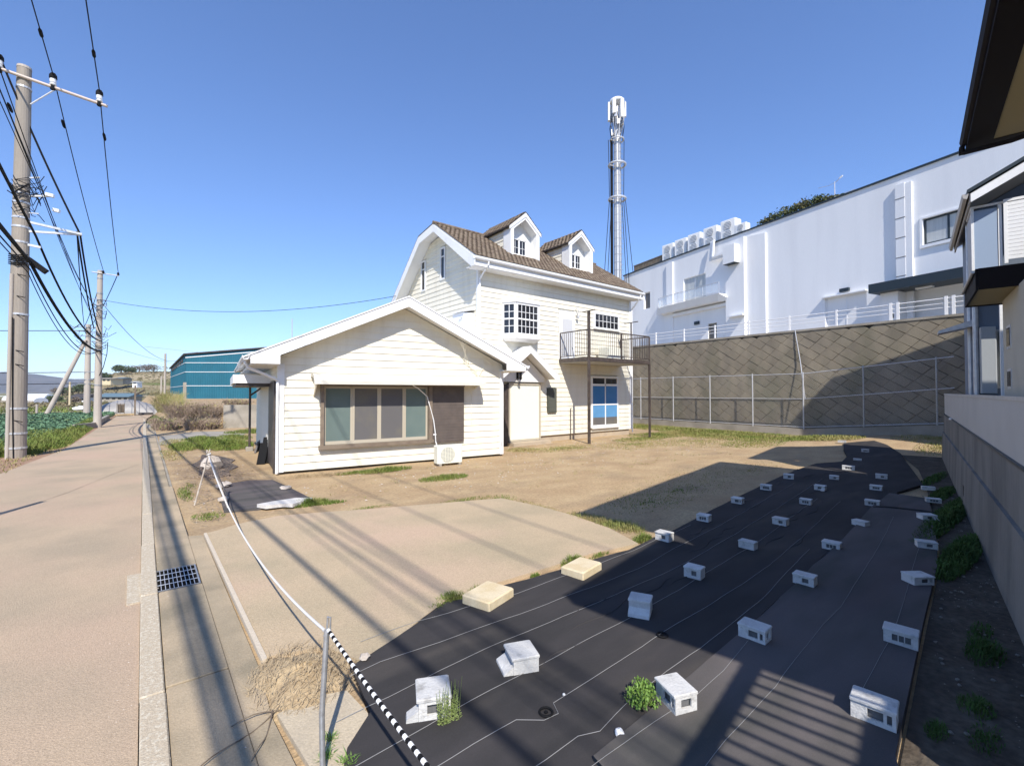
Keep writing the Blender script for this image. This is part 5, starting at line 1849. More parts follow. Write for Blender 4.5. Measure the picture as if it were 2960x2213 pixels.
def weight_block(kind, sx, sy, h, rng):
    """one hollow block under a thin lid slab: x is its short side (towards the camera at -x), y its length"""
    t = thing('weight_block', 'pale block', 'concrete block', (0, 0, 0), 'pale blocks holding down the weed fabric')
    b = MB()
    hx, hy = sx / 2, sy / 2
    lid = 0.022
    zt = h - lid
    wins = {'window': [(-0.5, 0.1)], 'two': [(-0.45, 0.25), (-0.82, -0.6)], 'wide': [(-0.6, 0.5)], 'slot': [(-0.35, 0.35)], 'ledge': [], 'plain': []}[kind]
    cuts = sorted([(a * hy, c * hy) for a, c in wins])
    z0, z1 = h * 0.26, h * 0.70
    # front wall built round its openings
    edges = [-hy] + [e for c in cuts for e in c] + [hy]
    fx = -hx
    wall_t = 0.018
    for i in range(0, len(edges) - 1):
        a, c = edges[i], edges[i + 1]
        if i % 2 == 0:
            b.box(fx, fx + wall_t, a, c, 0.0, zt)
        else:
            b.box(fx, fx + wall_t, a, c, 0.0, z0)
            b.box(fx, fx + wall_t, a, c, z1, zt)
    b.box(hx - wall_t, hx, -hy, hy, 0, zt)
    b.box(fx + wall_t, hx - wall_t, hy - wall_t, hy, 0, zt)
    # right-hand end has its own dark opening
    if kind in ('two', 'slot'):
        b.box(fx + wall_t, fx + 0.05, -hy, -hy + wall_t, 0, zt)
        b.box(hx - 0.05, hx - wall_t, -hy, -hy + wall_t, 0, zt)
        b.box(fx + 0.05, hx - 0.05, -hy, -hy + wall_t, 0, z0)
        b.box(fx + 0.05, hx - 0.05, -hy, -hy + wall_t, z1, zt)
    else:
        b.box(fx + wall_t, hx - wall_t, -hy, -hy + wall_t, 0, zt)
    b.box(fx + wall_t, hx - wall_t, -hy + wall_t, hy - wall_t, 0.0, 0.012)
    b.build('body', BLOCK, t)
    l = MB()
    o = 0.014
    l.bev(-hx - o, hx + o * 0.5, -hy - o * 0.5, hy + o * 0.5, zt + 0.001, h, 0.006)
    l.build('lid', BLOCK, t)
    if kind in ('ledge', 'slot'):
        g = MB()
        g.prism([(-hx - 0.001, -hy * 0.98, 0.0), (-hx - 0.075, -hy * 0.98, 0.0), (-hx - 0.07, -hy * 0.98, 0.03), (-hx - 0.001, -hy * 0.98, h * 0.5)], (0, hy * (1.96 if kind == 'ledge' else 0.7), 0))
        g.build('ledge', BLOCK, t)
    c = MB()
    c.box(-hx + 0.03, hx - 0.03, -hy + 0.03, hy - 0.03, 0.013, zt - 0.003)
    c.build('hollow', HOLE, t)
    for i, (a, e) in enumerate(cuts):
        if kind == 'wide':
            g = MB()
            n = 3
            for k in range(1, n):
                y = a + (e - a) * k / n
                g.box(-hx + 0.004, -hx + 0.012, y - 0.004, y + 0.004, z0 + 0.001, z1 - 0.001)
            g.build('bar', BLOCK, t)
    return t


m = MB()
fold = []
for a in span(0, 1, 26):
    q = R2W(3.75 + 0.25 * math.sin(a * 2.2), 1.25 - 1.0 * a + 0.05 * math.sin(a * 9))
    fold.append((q.x, q.y, hzg(q.x, q.y) + 0.004))
m.tube(fold, [0.006 + 0.016 * max(0.0, math.sin(math.pi * i / 26)) ** 0.6 for i in range(27)], 8)
m.build('fold', MAT_BLACK, gm_, True)
rw = random.Random(17)
for k in range(26):
    a0, y0 = rw.uniform(-4.2, 7.5), rw.uniform(1.9, 3.2)
    n = 14
    L_ = rw.uniform(0.5, 1.5)
    m = MB()
    pts = []
    for i in range(n + 1):
        q = R2W(a0 + L_ * i / n, y0 - 0.10 * L_ * i / n + 0.03 * math.sin(i * 0.7 + k))
        pts.append((q.x, q.y, hzb(q.x, q.y) - 0.002))
    m.tube(pts, [0.001 + 0.009 * math.sin(math.pi * i / n) for i in range(n + 1)], 6)
    m.build('wrinkle', MAT_BLACK, bm_, True)
# (u, v, kind, length, width, height, extra turn, label)
BL = [
    (5.71, 3.73, 'window', .26, .18, .15, .10, 'pale block at the corner of the concrete pad, beside a grass tuft'),
    (7.10, 3.91, 'wide', .26, .18, .15, .05, 'second shaded block beside the bare soil, counting from the concrete pad'),
    (8.69, 4.12, 'two', .26, .18, .15, .1, 'third shaded block beside the bare soil, counting from the concrete pad'),
    (10.39, 4.32, 'wide', .27, .18, .15, -.1, 'fourth shaded block beside the bare soil, counting from the concrete pad'),
    (12.06, 4.50, 'window', .27, .18, .15, -.1, 'fifth and farthest shaded block beside the bare soil'),
    (6.31, 2.86, 'plain', .29, .18, .15, .15, 'plain fronted block of the middle row, behind the second block'),
    (7.82, 3.04, 'window', .28, .18, .15, .15, 'fourth block of the middle row on the black fabric'),
    (9.61, 3.30, 'wide', .27, .18, .15, .05, 'fifth block of the middle row on the black fabric'),
    (11.24, 3.58, 'slot', .27, .18, .14, .1, 'sixth block of the middle row on the black fabric'),
    (12.91, 3.82, 'window', .27, .18, .14, 0, 'seventh block of the middle row on the black fabric'),
    (14.73, 4.03, 'wide', .34, .18, .14, -.05, 'long low block standing just before the pale patch of far fabric'),
    (17.01, 4.42, 'plain', .34, .2, .09, 0, 'thin flat block lying on the pale patch of far fabric'),
    (19.41, 4.82, 'wide', .32, .18, .15, -.1, 'block farthest right on the tongue of fabric near the mesh fence'),
    (21.38, 6.05, 'plain', .36, .2, .10, 0, 'flat block at the far tip of the fabric near the mesh fence'),
    (4.85, 2.79, 'window', .24, .17, .16, .02, 'block with a dark hole, second of the middle row, in shade'),
    (3.69, 2.67, 'ledge', .23, .19, .17, -.3, 'tall shaded block with a sloping lid at the tip of the shadow'),
    (2.27, 2.72, 'ledge', .22, .20, .15, .55, 'sunlit white block with undercut side, alone in the middle of the black fabric'),
    (1.51, 2.71, 'slot', .22, .20, .17, .62, 'sunlit white block beside the striped rope with a feathery weed in front'),
    (2.77, 1.73, 'two', .24, .19, .15, .55, 'sunlit white block with a bright green bush at its left side'),
    (4.01, 1.77, 'two', .27, .18, .15, .12, 'shaded block with dark openings just behind the sunlit block by the green bush'),
    (5.57, 1.93, 'window', .28, .18, .15, .12, 'second shaded block along the seam of the two fabrics'),
    (7.14, 2.15, 'wide', .28, .18, .15, .1, 'third shaded block along the seam of the two fabrics'),
    (8.73, 2.24, 'plain', .30, .2, .13, .45, 'crooked block along the fabric seam, just before the crosswise fold'),
    (10.45, 2.50, 'wide', .29, .18, .14, .05, 'block at the left end of the crosswise fold in the fabric'),
    (12.16, 2.84, 'wide', .29, .18, .14, .05, 'sixth block along the seam row, behind the one at the fold'),
    (13.86, 3.13, 'window', .29, .18, .14, 0, 'farthest block of the seam row, right of the pale patch of fabric'),
    (13.08, 2.16, 'plain', .34, .2, .11, -.15, 'farthest low block of the row beside the concrete wall'),
    (11.54, 1.84, 'wide', .36, .18, .13, -.2, 'second farthest block of the row beside the concrete wall, with a barred opening'),
    (9.91, 1.66, 'slot', .30, .22, .12, -.55, 'angled block of the wall row in front of the crosswise fold'),
    (8.11, 1.37, 'window', .32, .2, .14, -.25, 'fourth block of the wall row from the front, with a small dark hole'),
    (6.54, 1.18, 'two', .30, .22, .13, -.75, 'block of the wall row turned corner-on with a pointed lid'),
    (4.88, 0.99, 'wide', .27, .17, .15, .05, 'second block of the wall row from the front, with a wide barred opening'),
    (3.61, 0.87, 'two', .285, .19, .165, .05, 'largest and nearest shaded block, with dark openings, by the striped shadow'),
]
BSCALE = [0.785, 0.731, 0.731, 0.772, 0.765, 0.678, 0.716, 0.687, 0.739, 0.673, 0.792, 0.591, 0.658, 0.722, 0.773, 0.842, 0.98, 1.0, 0.86, 0.778, 0.702, 0.709, 0.632, 0.738, 0.723, 0.755, 0.642, 0.598, 0.678, 0.644, 0.729, 0.802, 0.784]
protos = {}
rot0 = math.atan2(2.38, 13.05)
for (u, v, kind, ly, lx, h, turn, lab), k_ in zip(BL, BSCALE):
    key = (kind, round(ly, 2))
    z = max(hzb(u, v), (hzg(u, v) if v < 2.0 else 0)) - 0.004
    if key not in protos:
        t = weight_block(kind, 0.19, ly, 0.15, random.Random(len(protos)))
        t['label'] = lab
        protos[key] = t
        t.location, t.rotation_euler, t.scale = (u, v, z), (0, 0, rot0 - turn), (lx / 0.19 * k_, k_, h / 0.15 * min(k_, 0.85))
    else:
        copy_thing(protos[key], lab, (u, v, z), rot0 - turn, (lx / 0.19 * k_, k_, h / 0.15 * min(k_, 0.85)))

# two yellow paving stones at the pad's edge
for (c, w, d, rz, lab) in (((2.72, 3.78), 0.42, 0.34, 0.30, 'yellow stone slab at the fabric edge, the nearer one to the camera, with weeds behind'), ((3.98, 3.69), 0.42, 0.30, 0.2, 'yellow stone slab at the fabric edge, the farther one touched by shade')):
    m = MB(frame(c[0], c[1], 0.03, rz))
    m.bev(-w / 2, w / 2, -d / 2, d / 2, 0, 0.085, 0.012)
    tag(m.build('stone_slab', PAVER), lab, 'paving stone')

# outdoor air-conditioner unit in front of the wing
ac2 = thing('outdoor_ac_unit', 'small white outdoor air conditioner unit standing on the soil under the brown shutter', 'air conditioner', (6.95, 11.55, 0))
AF = frame(6.95, 11.55, 0.0, -math.radians(6.4))
m = MB(AF)
m.bev(-0.39, 0.39, 0, 0.29, 0.06, 0.57, 0.025)
m.build('casing', PALE_DOOR, ac2)
m = MB(AF)
m.box(-0.34, -0.27, -0.02, 0.31, -0.02, 0.06)
m.box(0.27, 0.34, -0.02, 0.31, -0.02, 0.06)
m.build('foot', CONC_OLD, ac2)
m = MB(AF)
m.tube([(-0.08, -0.012, 0.315), (-0.08, 0.003, 0.315)], 0.215, 24)
m.build('fan_opening', mat('fan_grey', (0.42, 0.42, 0.38), 0.6, fine=0.04), ac2)
m = MB(AF)
for k in range(11):
    z = 0.125 + k * 0.038
    half = math.sqrt(max(0.0, 0.22 ** 2 - (z - 0.315) ** 2))
    m.box(-0.08 - half, -0.08 + half, -0.022, -0.0125, z - 0.005, z + 0.005)
for k in range(-2, 3):
    m.box(-0.084 + k * 0.08, -0.076 + k * 0.08, -0.030, -0.0225, 0.12, 0.51)
m.build('fan_grille', PALE_DOOR, ac2)
m = MB(AF)
m.box(0.3905, 0.42, 0.08, 0.2, 0.14, 0.34)
m.build('valve_cover', PALE_DOOR, ac2)

# ================================================================ STAKES AND ROPES
st = thing('steel_stake', 'grey steel stake standing at the near corner with ropes tied to its top', 'stake', (0.80, 2.68, 0))
m = MB()
m.tube([(0.78, 2.60, -0.05), (0.80, 2.70, 0.3), (0.845, 2.77, 0.73)], 0.0155, 10)
m.build('pipe', GALV, st)
m = MB()
m.tube([(0.845, 2.77, 0.72), (0.853, 2.78, 0.80)], 0.006, 6)
m.tube([(0.85, 2.775, 0.795), (0.862, 2.76, 0.80), (0.86, 2.758, 0.72)], 0.005, 6)
m.build('hook_rod', GALV, st)
m = MB()
m.tube([(0.825, 2.765, 0.70), (0.865, 2.77, 0.705), (0.85, 2.79, 0.715), (0.83, 2.775, 0.725), (0.86, 2.76, 0.72)], 0.007, 6)
m.build('rope_knot', THREAD, st)
tp = thing('tripod_stakes', 'pale sticks crossed and tied at the top like a tripod beside the small dark sheet', 'stakes', (1.0, 10.2, 0))
TT = Vector((0.97, 10.35, 0.93))
for q, e in (((0.77, 10.46, -0.02), 0.10), ((1.23, 9.72, -0.02), 0.10), ((1.35, 10.75, -0.02), 0.08)):
    m = MB()
    d = (TT - Vector(q)).normalized()
    m.tube([q, TT + d * e], [0.016, 0.012], 8)
    m.build('stick', mat('weathered_stick', (0.56, 0.50, 0.42), 0.85, (0.40, 0.34, 0.28), 12, fine=0.1), tp)
m = MB()
m.tube([TT + Vector((0.03 * math.cos(t), 0.03 * math.sin(t), -0.03 + 0.012 * t / 1.5)) for t in [k * 0.7 for k in range(14)]], 0.008, 6)
m.build('binding', WHITE, tp)
m = MB()
a, b = TT + Vector((0, 0, -0.02)), Vector((0.845, 2.765, 0.715))
pts = [a.lerp(b, t) + Vector((0.03 * math.sin(t * 3.14), 0, -0.38 * 4 * t * (1 - t))) for t in span(0, 1, 30)]
m.tube(pts, 0.0085, 6)
tag(m.build('white_rope', mat('rope_white', (0.72, 0.70, 0.66), 0.8, fine=0.05, bump=0.1, spec=0.1)), 'slack white rope from the tied sticks to the steel stake', 'rope')
m = MB()
a, b = Vector((0.85, 2.76, 0.73)), Vector((0.93, -0.1, 0.66))
n = 110
for i in range(n):
    t0, t1 = i / n, (i + 1) / n
    P_ = lambda t: a.lerp(b, t) + Vector((0, 0, -0.06 * 4 * t * (1 - t)))
    m.cur = 0 if i % 2 else 1
    m.tube([P_(t0), P_((t0 + t1) / 2), P_(t1)], 0.0105, 7, i in (0, n - 1))
rp = m.build('striped_rope', [BLACK, WHITE])
tag(rp, 'black and white striped rope running from the steel stake toward the camera', 'rope')
m = MB()
m.tube([(0.94, -0.12, -0.1), (0.93, -0.1, 0.72)], 0.015, 8)
tag(m.build('steel_stake', GALV), 'steel stake at the near end of the striped rope', 'stake')

# ================================================================ STONES, PLANKS, STRAW
for (u, v, r, sq, lab) in ((1.40, 11.9, 0.16, 0.5, 'flat white stone at the far left corner of the small dark sheet'), (2.42, 10.85, 0.12, 0.4, 'flat pale stone lying on the small dark sheet'),
                           (1.46, 14.9, 0.28, 0.9, 'large round grey stone behind the tied sticks'), (1.22, 10.4, 0.10, 0.6, 'small brown stone at the left edge of the small dark sheet')):
    o = rock(random.Random(int(v * 10)), (u, v, 0.02), r, sq).build('stone', STONE)
    tag(o, lab, 'stone')
m = MB()
m.prism([(1.62, 9.38, 0.03), (1.72, 9.16, 0.03), (2.0, 9.12, 0.03), (2.12, 8.98, 0.03), (2.28, 9.1, 0.03), (2.55, 9.3, 0.03), (2.3, 9.48, 0.03), (1.9, 9.45, 0.03)], (0, 0, 0.06))
tag(m.build('broken_slab', mat('white_slab', (0.60, 0.57, 0.53), 0.9, fine=0.08, bump=0.3)), 'broken white concrete slab at the near edge of the small dark sheet', 'slab')
m = MB()
m.add([(3.0, 18.0, 0.02), (3.7, 20.5, 0.02), (4.0, 20.0, 0.62), (3.25, 18.9, 0.30), (3.05, 18.0, 0.0), (3.75, 20.5, 0.0), (4.05, 20.0, 0.60), (3.3, 18.9, 0.28)],
      [(0, 1, 2, 3), (7, 6, 5, 4), (0, 4, 5, 1), (1, 5, 6, 2), (2, 6, 7, 3), (3, 7, 4, 0)])
tag(m.build('bent_sheet', mat('slate_sheet', (0.16, 0.145, 0.14), 0.8, (0.22, 0.2, 0.19), 5, fine=0.12)), 'bent dark grey sheet lying behind the canopy post', 'metal sheet')
m = MB()
for k, (x, y, w, h) in enumerate(((2.86, 15.5, 0.03, 0.55), (2.98, 15.7, 0.04, 0.7), (3.05, 15.6, 0.03, 0.48))):
    m.beam((x - 0.16, y - 0.35, 0.0), (x + 0.05, y + 0.25, h), 0.22, w)
tag(m.build('leaning_boards', BLACK), 'stack of black boards leaning on the side of the wing under the canopy', 'boards')

rr = random.Random(31)
mound = thing('straw_heap', 'heap of dry straw and soil piled between the kerb strip and the steel stake', 'straw heap', (0.95, 3.6, 0))
m = MB()
nr_, na = 9, 28
for i in range(nr_ + 1):
    r = i / nr_
    for j in range(na):
        t = 2 * math.pi * j / na
        wob = 1 + 0.16 * math.sin(3 * t + 1) + 0.09 * math.sin(7 * t)
        z = 0.13 * (1 - r) ** 0.8 * (1 + 0.08 * math.sin(5 * t)) * (1 + 0.22 * (rr.random() - 0.5) * (0 < i)) - 0.012
        m.v.append((0.93 + 0.33 * r * wob * math.cos(t), 3.62 + 0.46 * r * wob * math.sin(t), z))
for i in range(nr_):
    for j in range(na):
        jj = (j + 1) % na
        m.f.append((i * na + j, i * na + jj, (i + 1) * na + jj, (i + 1) * na + j))
        m.mi.append(0)
m.build('heap', STRAW, mound, True)
m = MB()
for _ in range(900):
    r = math.sqrt(rr.random())
    t = rr.random() * 6.28
    x, y = 0.93 + 0.36 * r * math.cos(t), 3.62 + 0.5 * r * math.sin(t)
    z = 0.13 * max(0, 1 - r) ** 0.8 + rr.random() * 0.015
    L_ = 0.05 + 0.11 * rr.random()
    al = rr.gauss(1.0, 0.5)
    dx, dy, dz = math.cos(al) * L_, math.sin(al) * L_, rr.uniform(-0.02, 0.03)
    w = 0.0022
    m.add([(x - dy * w / L_, y + dx * w / L_, z), (x + dy * w / L_, y - dx * w / L_, z), (x + dx, y + dy, max(0.01, z + dz))], [(0, 1, 2)])
m.build('straw', mat('straw_stalks', (0.52, 0.40, 0.24), 0.95, (0.30, 0.22, 0.13), 30, fine=0.2, bump=0), mound, kind='stuff')
for k, (a, b, lab) in enumerate((((0.45, 3.35), (0.95, 3.30), 'thin dry twig lying by the straw heap toward the broken slab'), ((0.18, 3.0), (0.78, 3.42), 'long thin dry twig lying across the gutter lids'), ((0.5, 2.95), (0.68, 3.32), 'short dry twig between gutter and broken slab'))):
    m = MB()
    m.tube([(a[0] + (b[0] - a[0]) * t, a[1] + (b[1] - a[1]) * t + 0.025 * math.sin(t * 5 + k), 0.03 + 0.015 * math.sin(t * 7)) for t in span(0, 1, 8)], 0.004, 5)
    tag(m.build('twig', RUST), lab, 'twig')

# drain grate across the gutter with its concrete apron
gr = thing('drain_grate', 'steel drain grate over the gutter with a concrete apron in the road', 'drain grate', (0.3, 6.43, 0))
m = MB()
m.box(0.085, 0.515, 6.09, 6.79, -0.05, 0.0145)
m.build('pit', mat('pit_dark', (0.012, 0.011, 0.010), 0.95, fine=0.0, bump=0.0, spec=0.02), gr)
m = MB()
for b in ((0.085, 0.10, 6.09, 6.79), (0.50, 0.515, 6.09, 6.79)):
    m.box(b[0], b[1], b[2], b[3], -0.05, 0.026)
for b in ((0.10, 0.50, 6.09, 6.10), (0.10, 0.50, 6.78, 6.79)):
    m.box(b[0], b[1], b[2], b[3], -0.05, 0.026)
m.build('frame', GALV, gr)
for i in range(1, 11):
    x = 0.10 + 0.4 * i / 11
    m = MB()
    m.box(x - 0.0028, x + 0.0028, 6.10, 6.78, 0.021, 0.026)
    m.build('bar', STEEL_PALE, gr)
for i in range(1, 4):
    m = MB()
    y = 6.10 + 0.68 * i / 4
    m.box(0.10, 0.50, y - 0.007, y + 0.007, 0.022, 0.0265)
    m.build('cross_bar', STEEL_PALE, gr)
m = MB()
m.prism([(-0.12, 6.86, -0.03), (-0.105, 5.93, -0.03), (0.005, 5.93, -0.03), (0.005, 6.86, -0.03)], (0, 0, 0.048))
m.build('apron', KERB, gr)
m = MB()
m.box(0.0, 0.084, 6.09, 6.79, -0.05, 0.037)
m.build('inlet_stone', KERB, gr)

# ================================================================ WEEDS AND GRASS ON THE PLOT
rr = random.Random(77)


def patch(name, spots, material, label, h=0.07, dens=900, w=0.005):
    m = MB()
    for (cx, cy, rx, ry, n, hh) in spots:
        grass(m, rr, cx, cy, rx, ry, n, hh, w)
    return stuff(name, m, material, label, 'grass')


patch('grass_patch', [(5.1, 11.75, 0.75, 0.22, 1500, 0.15), (4.3, 11.95, 0.5, 0.15, 500, 0.08)], GRASS, 'clump of green grass below the wide window of the front wing')
patch('grass_patch', [(5.75, 9.85, 0.7, 0.30, 1300, 0.11)], GRASS, 'low green grass tuft on the soil in front of the air conditioner')
patch('grass_patch', [(2.42, 9.18, 0.42, 0.22, 1100, 0.13), (2.8, 9.0, 0.3, 0.12, 300, 0.07)], GRASS, 'green grass clump beside the broken white slab')
patch('grass_patch', [(0.70, 11.7, 0.14, 0.85, 420, 0.07), (0.85, 12.6, 0.12, 0.5, 150, 0.05)], GRASS, 'pale grass tuft between the kerb and the tied sticks')
patch('grass_patch', [(0.88, 9.35, 0.26, 0.32, 330, 0.06)], GRASS, 'small grass tuft at the foot of the tied sticks')
patch('grass_patch', [(2.5, 21.3, 1.0, 2.0, 3800, 0.26), (2.0, 24.2, 0.7, 1.6, 1500, 0.22), (3.2, 24.5, 0.8, 1.5, 1200, 0.2), (4.4, 27.5, 1.2, 1.0, 1500, 0.22), (1.2, 21.6, 0.45, 1.6, 1500, 0.2)], GRASS, 'large patch of tall green grass left of the wing canopy', w=0.008)
patch('dry_grass_patch', [(1.1, 23.5, 0.6, 2.2, 1200, 0.12), (0.8, 19.5, 0.4, 2.0, 700, 0.08)], GRASS_DRY, 'yellowish dry grass between the kerb and the tall green grass', w=0.007)
patch('dry_grass_patch', [(4.0, 12.1, 1.2, 0.25, 1600, 0.06), (3.2, 12.3, 0.6, 0.3, 600, 0.05)], STRAW, 'brown withered grass strip along the foot of the front wing')
patch('grass_patch', [(2.45, 4.05, 0.16, 0.09, 420, 0.10), (2.25, 3.98, 0.12, 0.06, 200, 0.06), (2.78, 4.05, 0.12, 0.05, 180, 0.08)], GRASS, 'grass sprouting behind the nearer yellow stone slab', w=0.0035)
patch('grass_patch', [(4.15, 4.0, 0.20, 0.07, 420, 0.11), (3.52, 3.98, 0.07, 0.03, 120, 0.05), (4.6, 3.96, 0.2, 0.05, 160, 0.05)], GRASS, 'grass sprouting behind the farther yellow stone slab', w=0.0035)
patch('grass_patch', [(5.55, 3.98, 0.18, 0.10, 420, 0.12)], GRASS, 'grass tuft at the pad corner beside the first shaded block', w=0.004)
patch('dry_grass_patch', [(5.8, 4.9, 0.24, 0.8, 1300, 0.10), (5.65, 6.4, 0.2, 0.8, 500, 0.05), (5.9, 4.5, 0.2, 0.3, 350, 0.13)], GRASS_DRY, 'dry straw coloured grass along the right edge of the concrete pad', w=0.004)
patch('grass_patch', [(4.9, 7.6, 0.7, 0.2, 500, 0.04), (3.2, 8.2, 0.5, 0.12, 250, 0.03), (5.5, 7.3, 0.4, 0.3, 300, 0.05)], GRASS, 'thin low grass along the far edge of the concrete pad', w=0.004)
patch('grass_patch', [(23.3, 12.5, 1.6, 5.5, 11000, 0.15), (21.5, 11.0, 1.6, 3.2, 5000, 0.10), (23.0, 7.5, 1.2, 1.8, 3600, 0.17), (20.0, 13.2, 2.2, 1.2, 3000, 0.08), (24.3, 17.5, 0.8, 4.0, 2600, 0.17), (17.5, 12.6, 1.8, 0.7, 1500, 0.06), (19.5, 8.6, 2.0, 1.0, 1600, 0.05)], GRASS_MIX, 'broad patch of green grass along the mesh fence', w=0.012)
patch('dry_grass_patch', [(18.5, 10.5, 2.5, 2.2, 2600, 0.05), (15.5, 11.3, 2.2, 1.2, 1800, 0.05), (12.2, 12.3, 1.8, 0.7, 1400, 0.06), (10.8, 12.9, 0.7, 0.5, 700, 0.08)], GRASS_DRY, 'sparse dry grass on the soil before the balcony', w=0.009)
patch('dry_grass_patch', [(23.5, 3.4, 1.4, 1.6, 1800, 0.09), (21.5, 3.2, 1.6, 0.7, 1200, 0.08)], GRASS_DRY, 'yellow dry grass in the shaded far corner by the concrete wall', w=0.01)
patch('weed_strip', [(10.6, 1.50, 2.4, 0.18, 3200, 0.15), (8.2, 1.05, 1.3, 0.16, 1800, 0.16), (12.8, 1.9, 1.2, 0.15, 900, 0.12), (15.0, 2.35, 1.5, 0.15, 700, 0.10)], GRASS_DARK, 'dark green weeds along the foot of the concrete wall', w=0.008)
patch('weed_tuft', [(4.35, 0.50, 0.16, 0.10, 320, 0.07), (3.85, 0.62, 0.12, 0.06, 200, 0.06), (4.0, 0.42, 0.2, 0.08, 220, 0.05)], GRASS_DARK, 'small weeds on the dark soil beside the nearest block of the wall row', w=0.003)
patch('weed_tuft', [(5.3, 0.55, 0.3, 0.12, 420, 0.10), (5.7, 0.62, 0.3, 0.08, 220, 0.06)], GRASS_DARK, 'weeds at the wall foot right of the second wall row block', w=0.004)
patch('weed_tuft', [(4.48, 1.28, 0.07, 0.045, 160, 0.035)], GRASS_DARK, 'small dark weed tuft growing through the faded fabric', w=0.003)
patch('weed_tuft', [(0.90, 2.86, 0.05, 0.05, 110, 0.07), (0.83, 2.74, 0.04, 0.03, 90, 0.09), (0.92, 2.62, 0.05, 0.06, 130, 0.08)], LEAF, 'small bright weeds at the foot of the steel stake', w=0.0035)
m = MB()
for _ in range(420):
    u = rr.uniform(3.0, 22)
    v = rr.uniform(7.5, 13.5)
    if (2.5 < u < 9.8 and v > 12.0 - 0.11 * (u - 2.7)) or v < 4.3 + 0.09 * u + 0.6 or (u < 5.8 and v < 8.6):
        continue
    n = rr.randint(2, 9)
    for q in range(n):
        hh = 0.02 + 0.05 * rr.random()
        blade(m, u + rr.gauss(0, 0.05), v + rr.gauss(0, 0.04), ground_z(u, v), hh, rr.random() * 6.28, hh * 1.2, 0.004)
stuff('sparse_weeds', m, GRASS_DRY, 'sparse dry weeds scattered over the bare soil in front of the house', 'grass')
patch('weed_patch', [(11.2, 6.1, 3.6, 0.9, 800, 0.03), (8.8, 5.5, 2.2, 0.7, 800, 0.035), (12.6, 5.7, 2.4, 0.5, 500, 0.025), (7.4, 5.3, 1.1, 0.6, 500, 0.04)], GRASS_MIX, 'thin sparse weeds in the shaded soil left of the black fabric', w=0.006)
# damp soil along the wall with stones
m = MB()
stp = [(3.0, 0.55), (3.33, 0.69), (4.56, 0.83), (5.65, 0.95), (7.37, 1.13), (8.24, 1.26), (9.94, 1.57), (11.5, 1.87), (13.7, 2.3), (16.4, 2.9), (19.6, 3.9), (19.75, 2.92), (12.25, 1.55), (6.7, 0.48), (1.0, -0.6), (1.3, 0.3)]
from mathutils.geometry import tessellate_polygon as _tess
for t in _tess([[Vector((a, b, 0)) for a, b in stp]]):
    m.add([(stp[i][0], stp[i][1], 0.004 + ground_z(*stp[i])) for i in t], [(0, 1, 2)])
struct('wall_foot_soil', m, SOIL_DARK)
m = MB()
for _ in range(420):
    a = rr.uniform(-4.2, 6)
    y = rr.uniform(0.06, 0.62 + 0.02 * a)
    p = R2W(a, y)
    r = 0.004 + 0.012 * rr.random() ** 3
    q = rock(rr, (p.x, p.y, 0.006), r, 0.8)
    if r > 0.009:
        m.add(q.v, q.f)
    else:
        m.add([(p.x - r, p.y, 0.005), (p.x + r, p.y - r, 0.005), (p.x, p.y + r, 0.005), (p.x, p.y, 0.005 + r)], [(0, 1, 3), (1, 2, 3), (2, 0, 3)])
stuff('gravel', m, mat('dark_clod', (0.22, 0.19, 0.155), 0.95, (0.32, 0.28, 0.23), 12, fine=0.15, spec=0.1), 'scattered gravel and clods on the damp soil at the wall foot', 'gravel')
m = MB()
for _ in range(2600):
    u = rr.uniform(0.6, 20)
    v = rr.uniform(8.5, 14) if u > 5 else rr.uniform(8.6, 20)
    if 2.5 < u < 9.6 and v > 12.2 or (u > 9.6 and v > 14.1):
        continue
    r = 0.006 + 0.02 * rr.random() ** 4
    z = ground_z(u, v) - 0.002
    m.add([(u - r, v, z), (u + r, v - r, z), (u + r * 0.3, v + r, z), (u, v, z + r * 0.8)], [(0, 1, 3), (1, 2, 3), (2, 0, 3)])
for _ in range(700):
    u = rr.choice((rr.gauss(0.56, 0.05), rr.gauss(0.13, 0.03), rr.gauss(-0.06, 0.07)))
    v = rr.uniform(2.5, 20)
    r = 0.002 + 0.006 * rr.random() ** 3
    z = 0.024 if 0.15 < u < 0.5 else 0.034 if 0 < u <= 0.15 else 0.005
    m.add([(u - r, v, z), (u + r, v - r, z), (u + r * 0.3, v + r, z), (u, v, z + r * 0.9)], [(0, 1, 3), (1, 2, 3), (2, 0, 3)])
stuff('pebbles', m, STONE, 'small pebbles and clods scattered over the dry soil', 'gravel')
# straw litter round the tripod
m = MB()
for _ in range(5200):
    u, v = rr.gauss(1.5, 0.5), rr.gauss(13.6, 2.4)
    if u < 0.6 or u > 2.9 or v < 8.7 or (u > 2.55 and v > 12.8) or (u > 1.1 and v < 12.4):
        continue
    L_ = 0.06 + 0.16 * rr.random()
    t = rr.random() * 6.28
    z = 0.02 + 0.05 * rr.random()
    m.add([(u, v, z), (u + 0.014, v + 0.008, z), (u + math.cos(t) * L_, v + math.sin(t) * L_, z + rr.uniform(-0.015, 0.03))], [(0, 1, 2)])
stuff('straw_litter', m, TWIG, 'dry straw and twigs littering the ground around the tied sticks', 'straw')

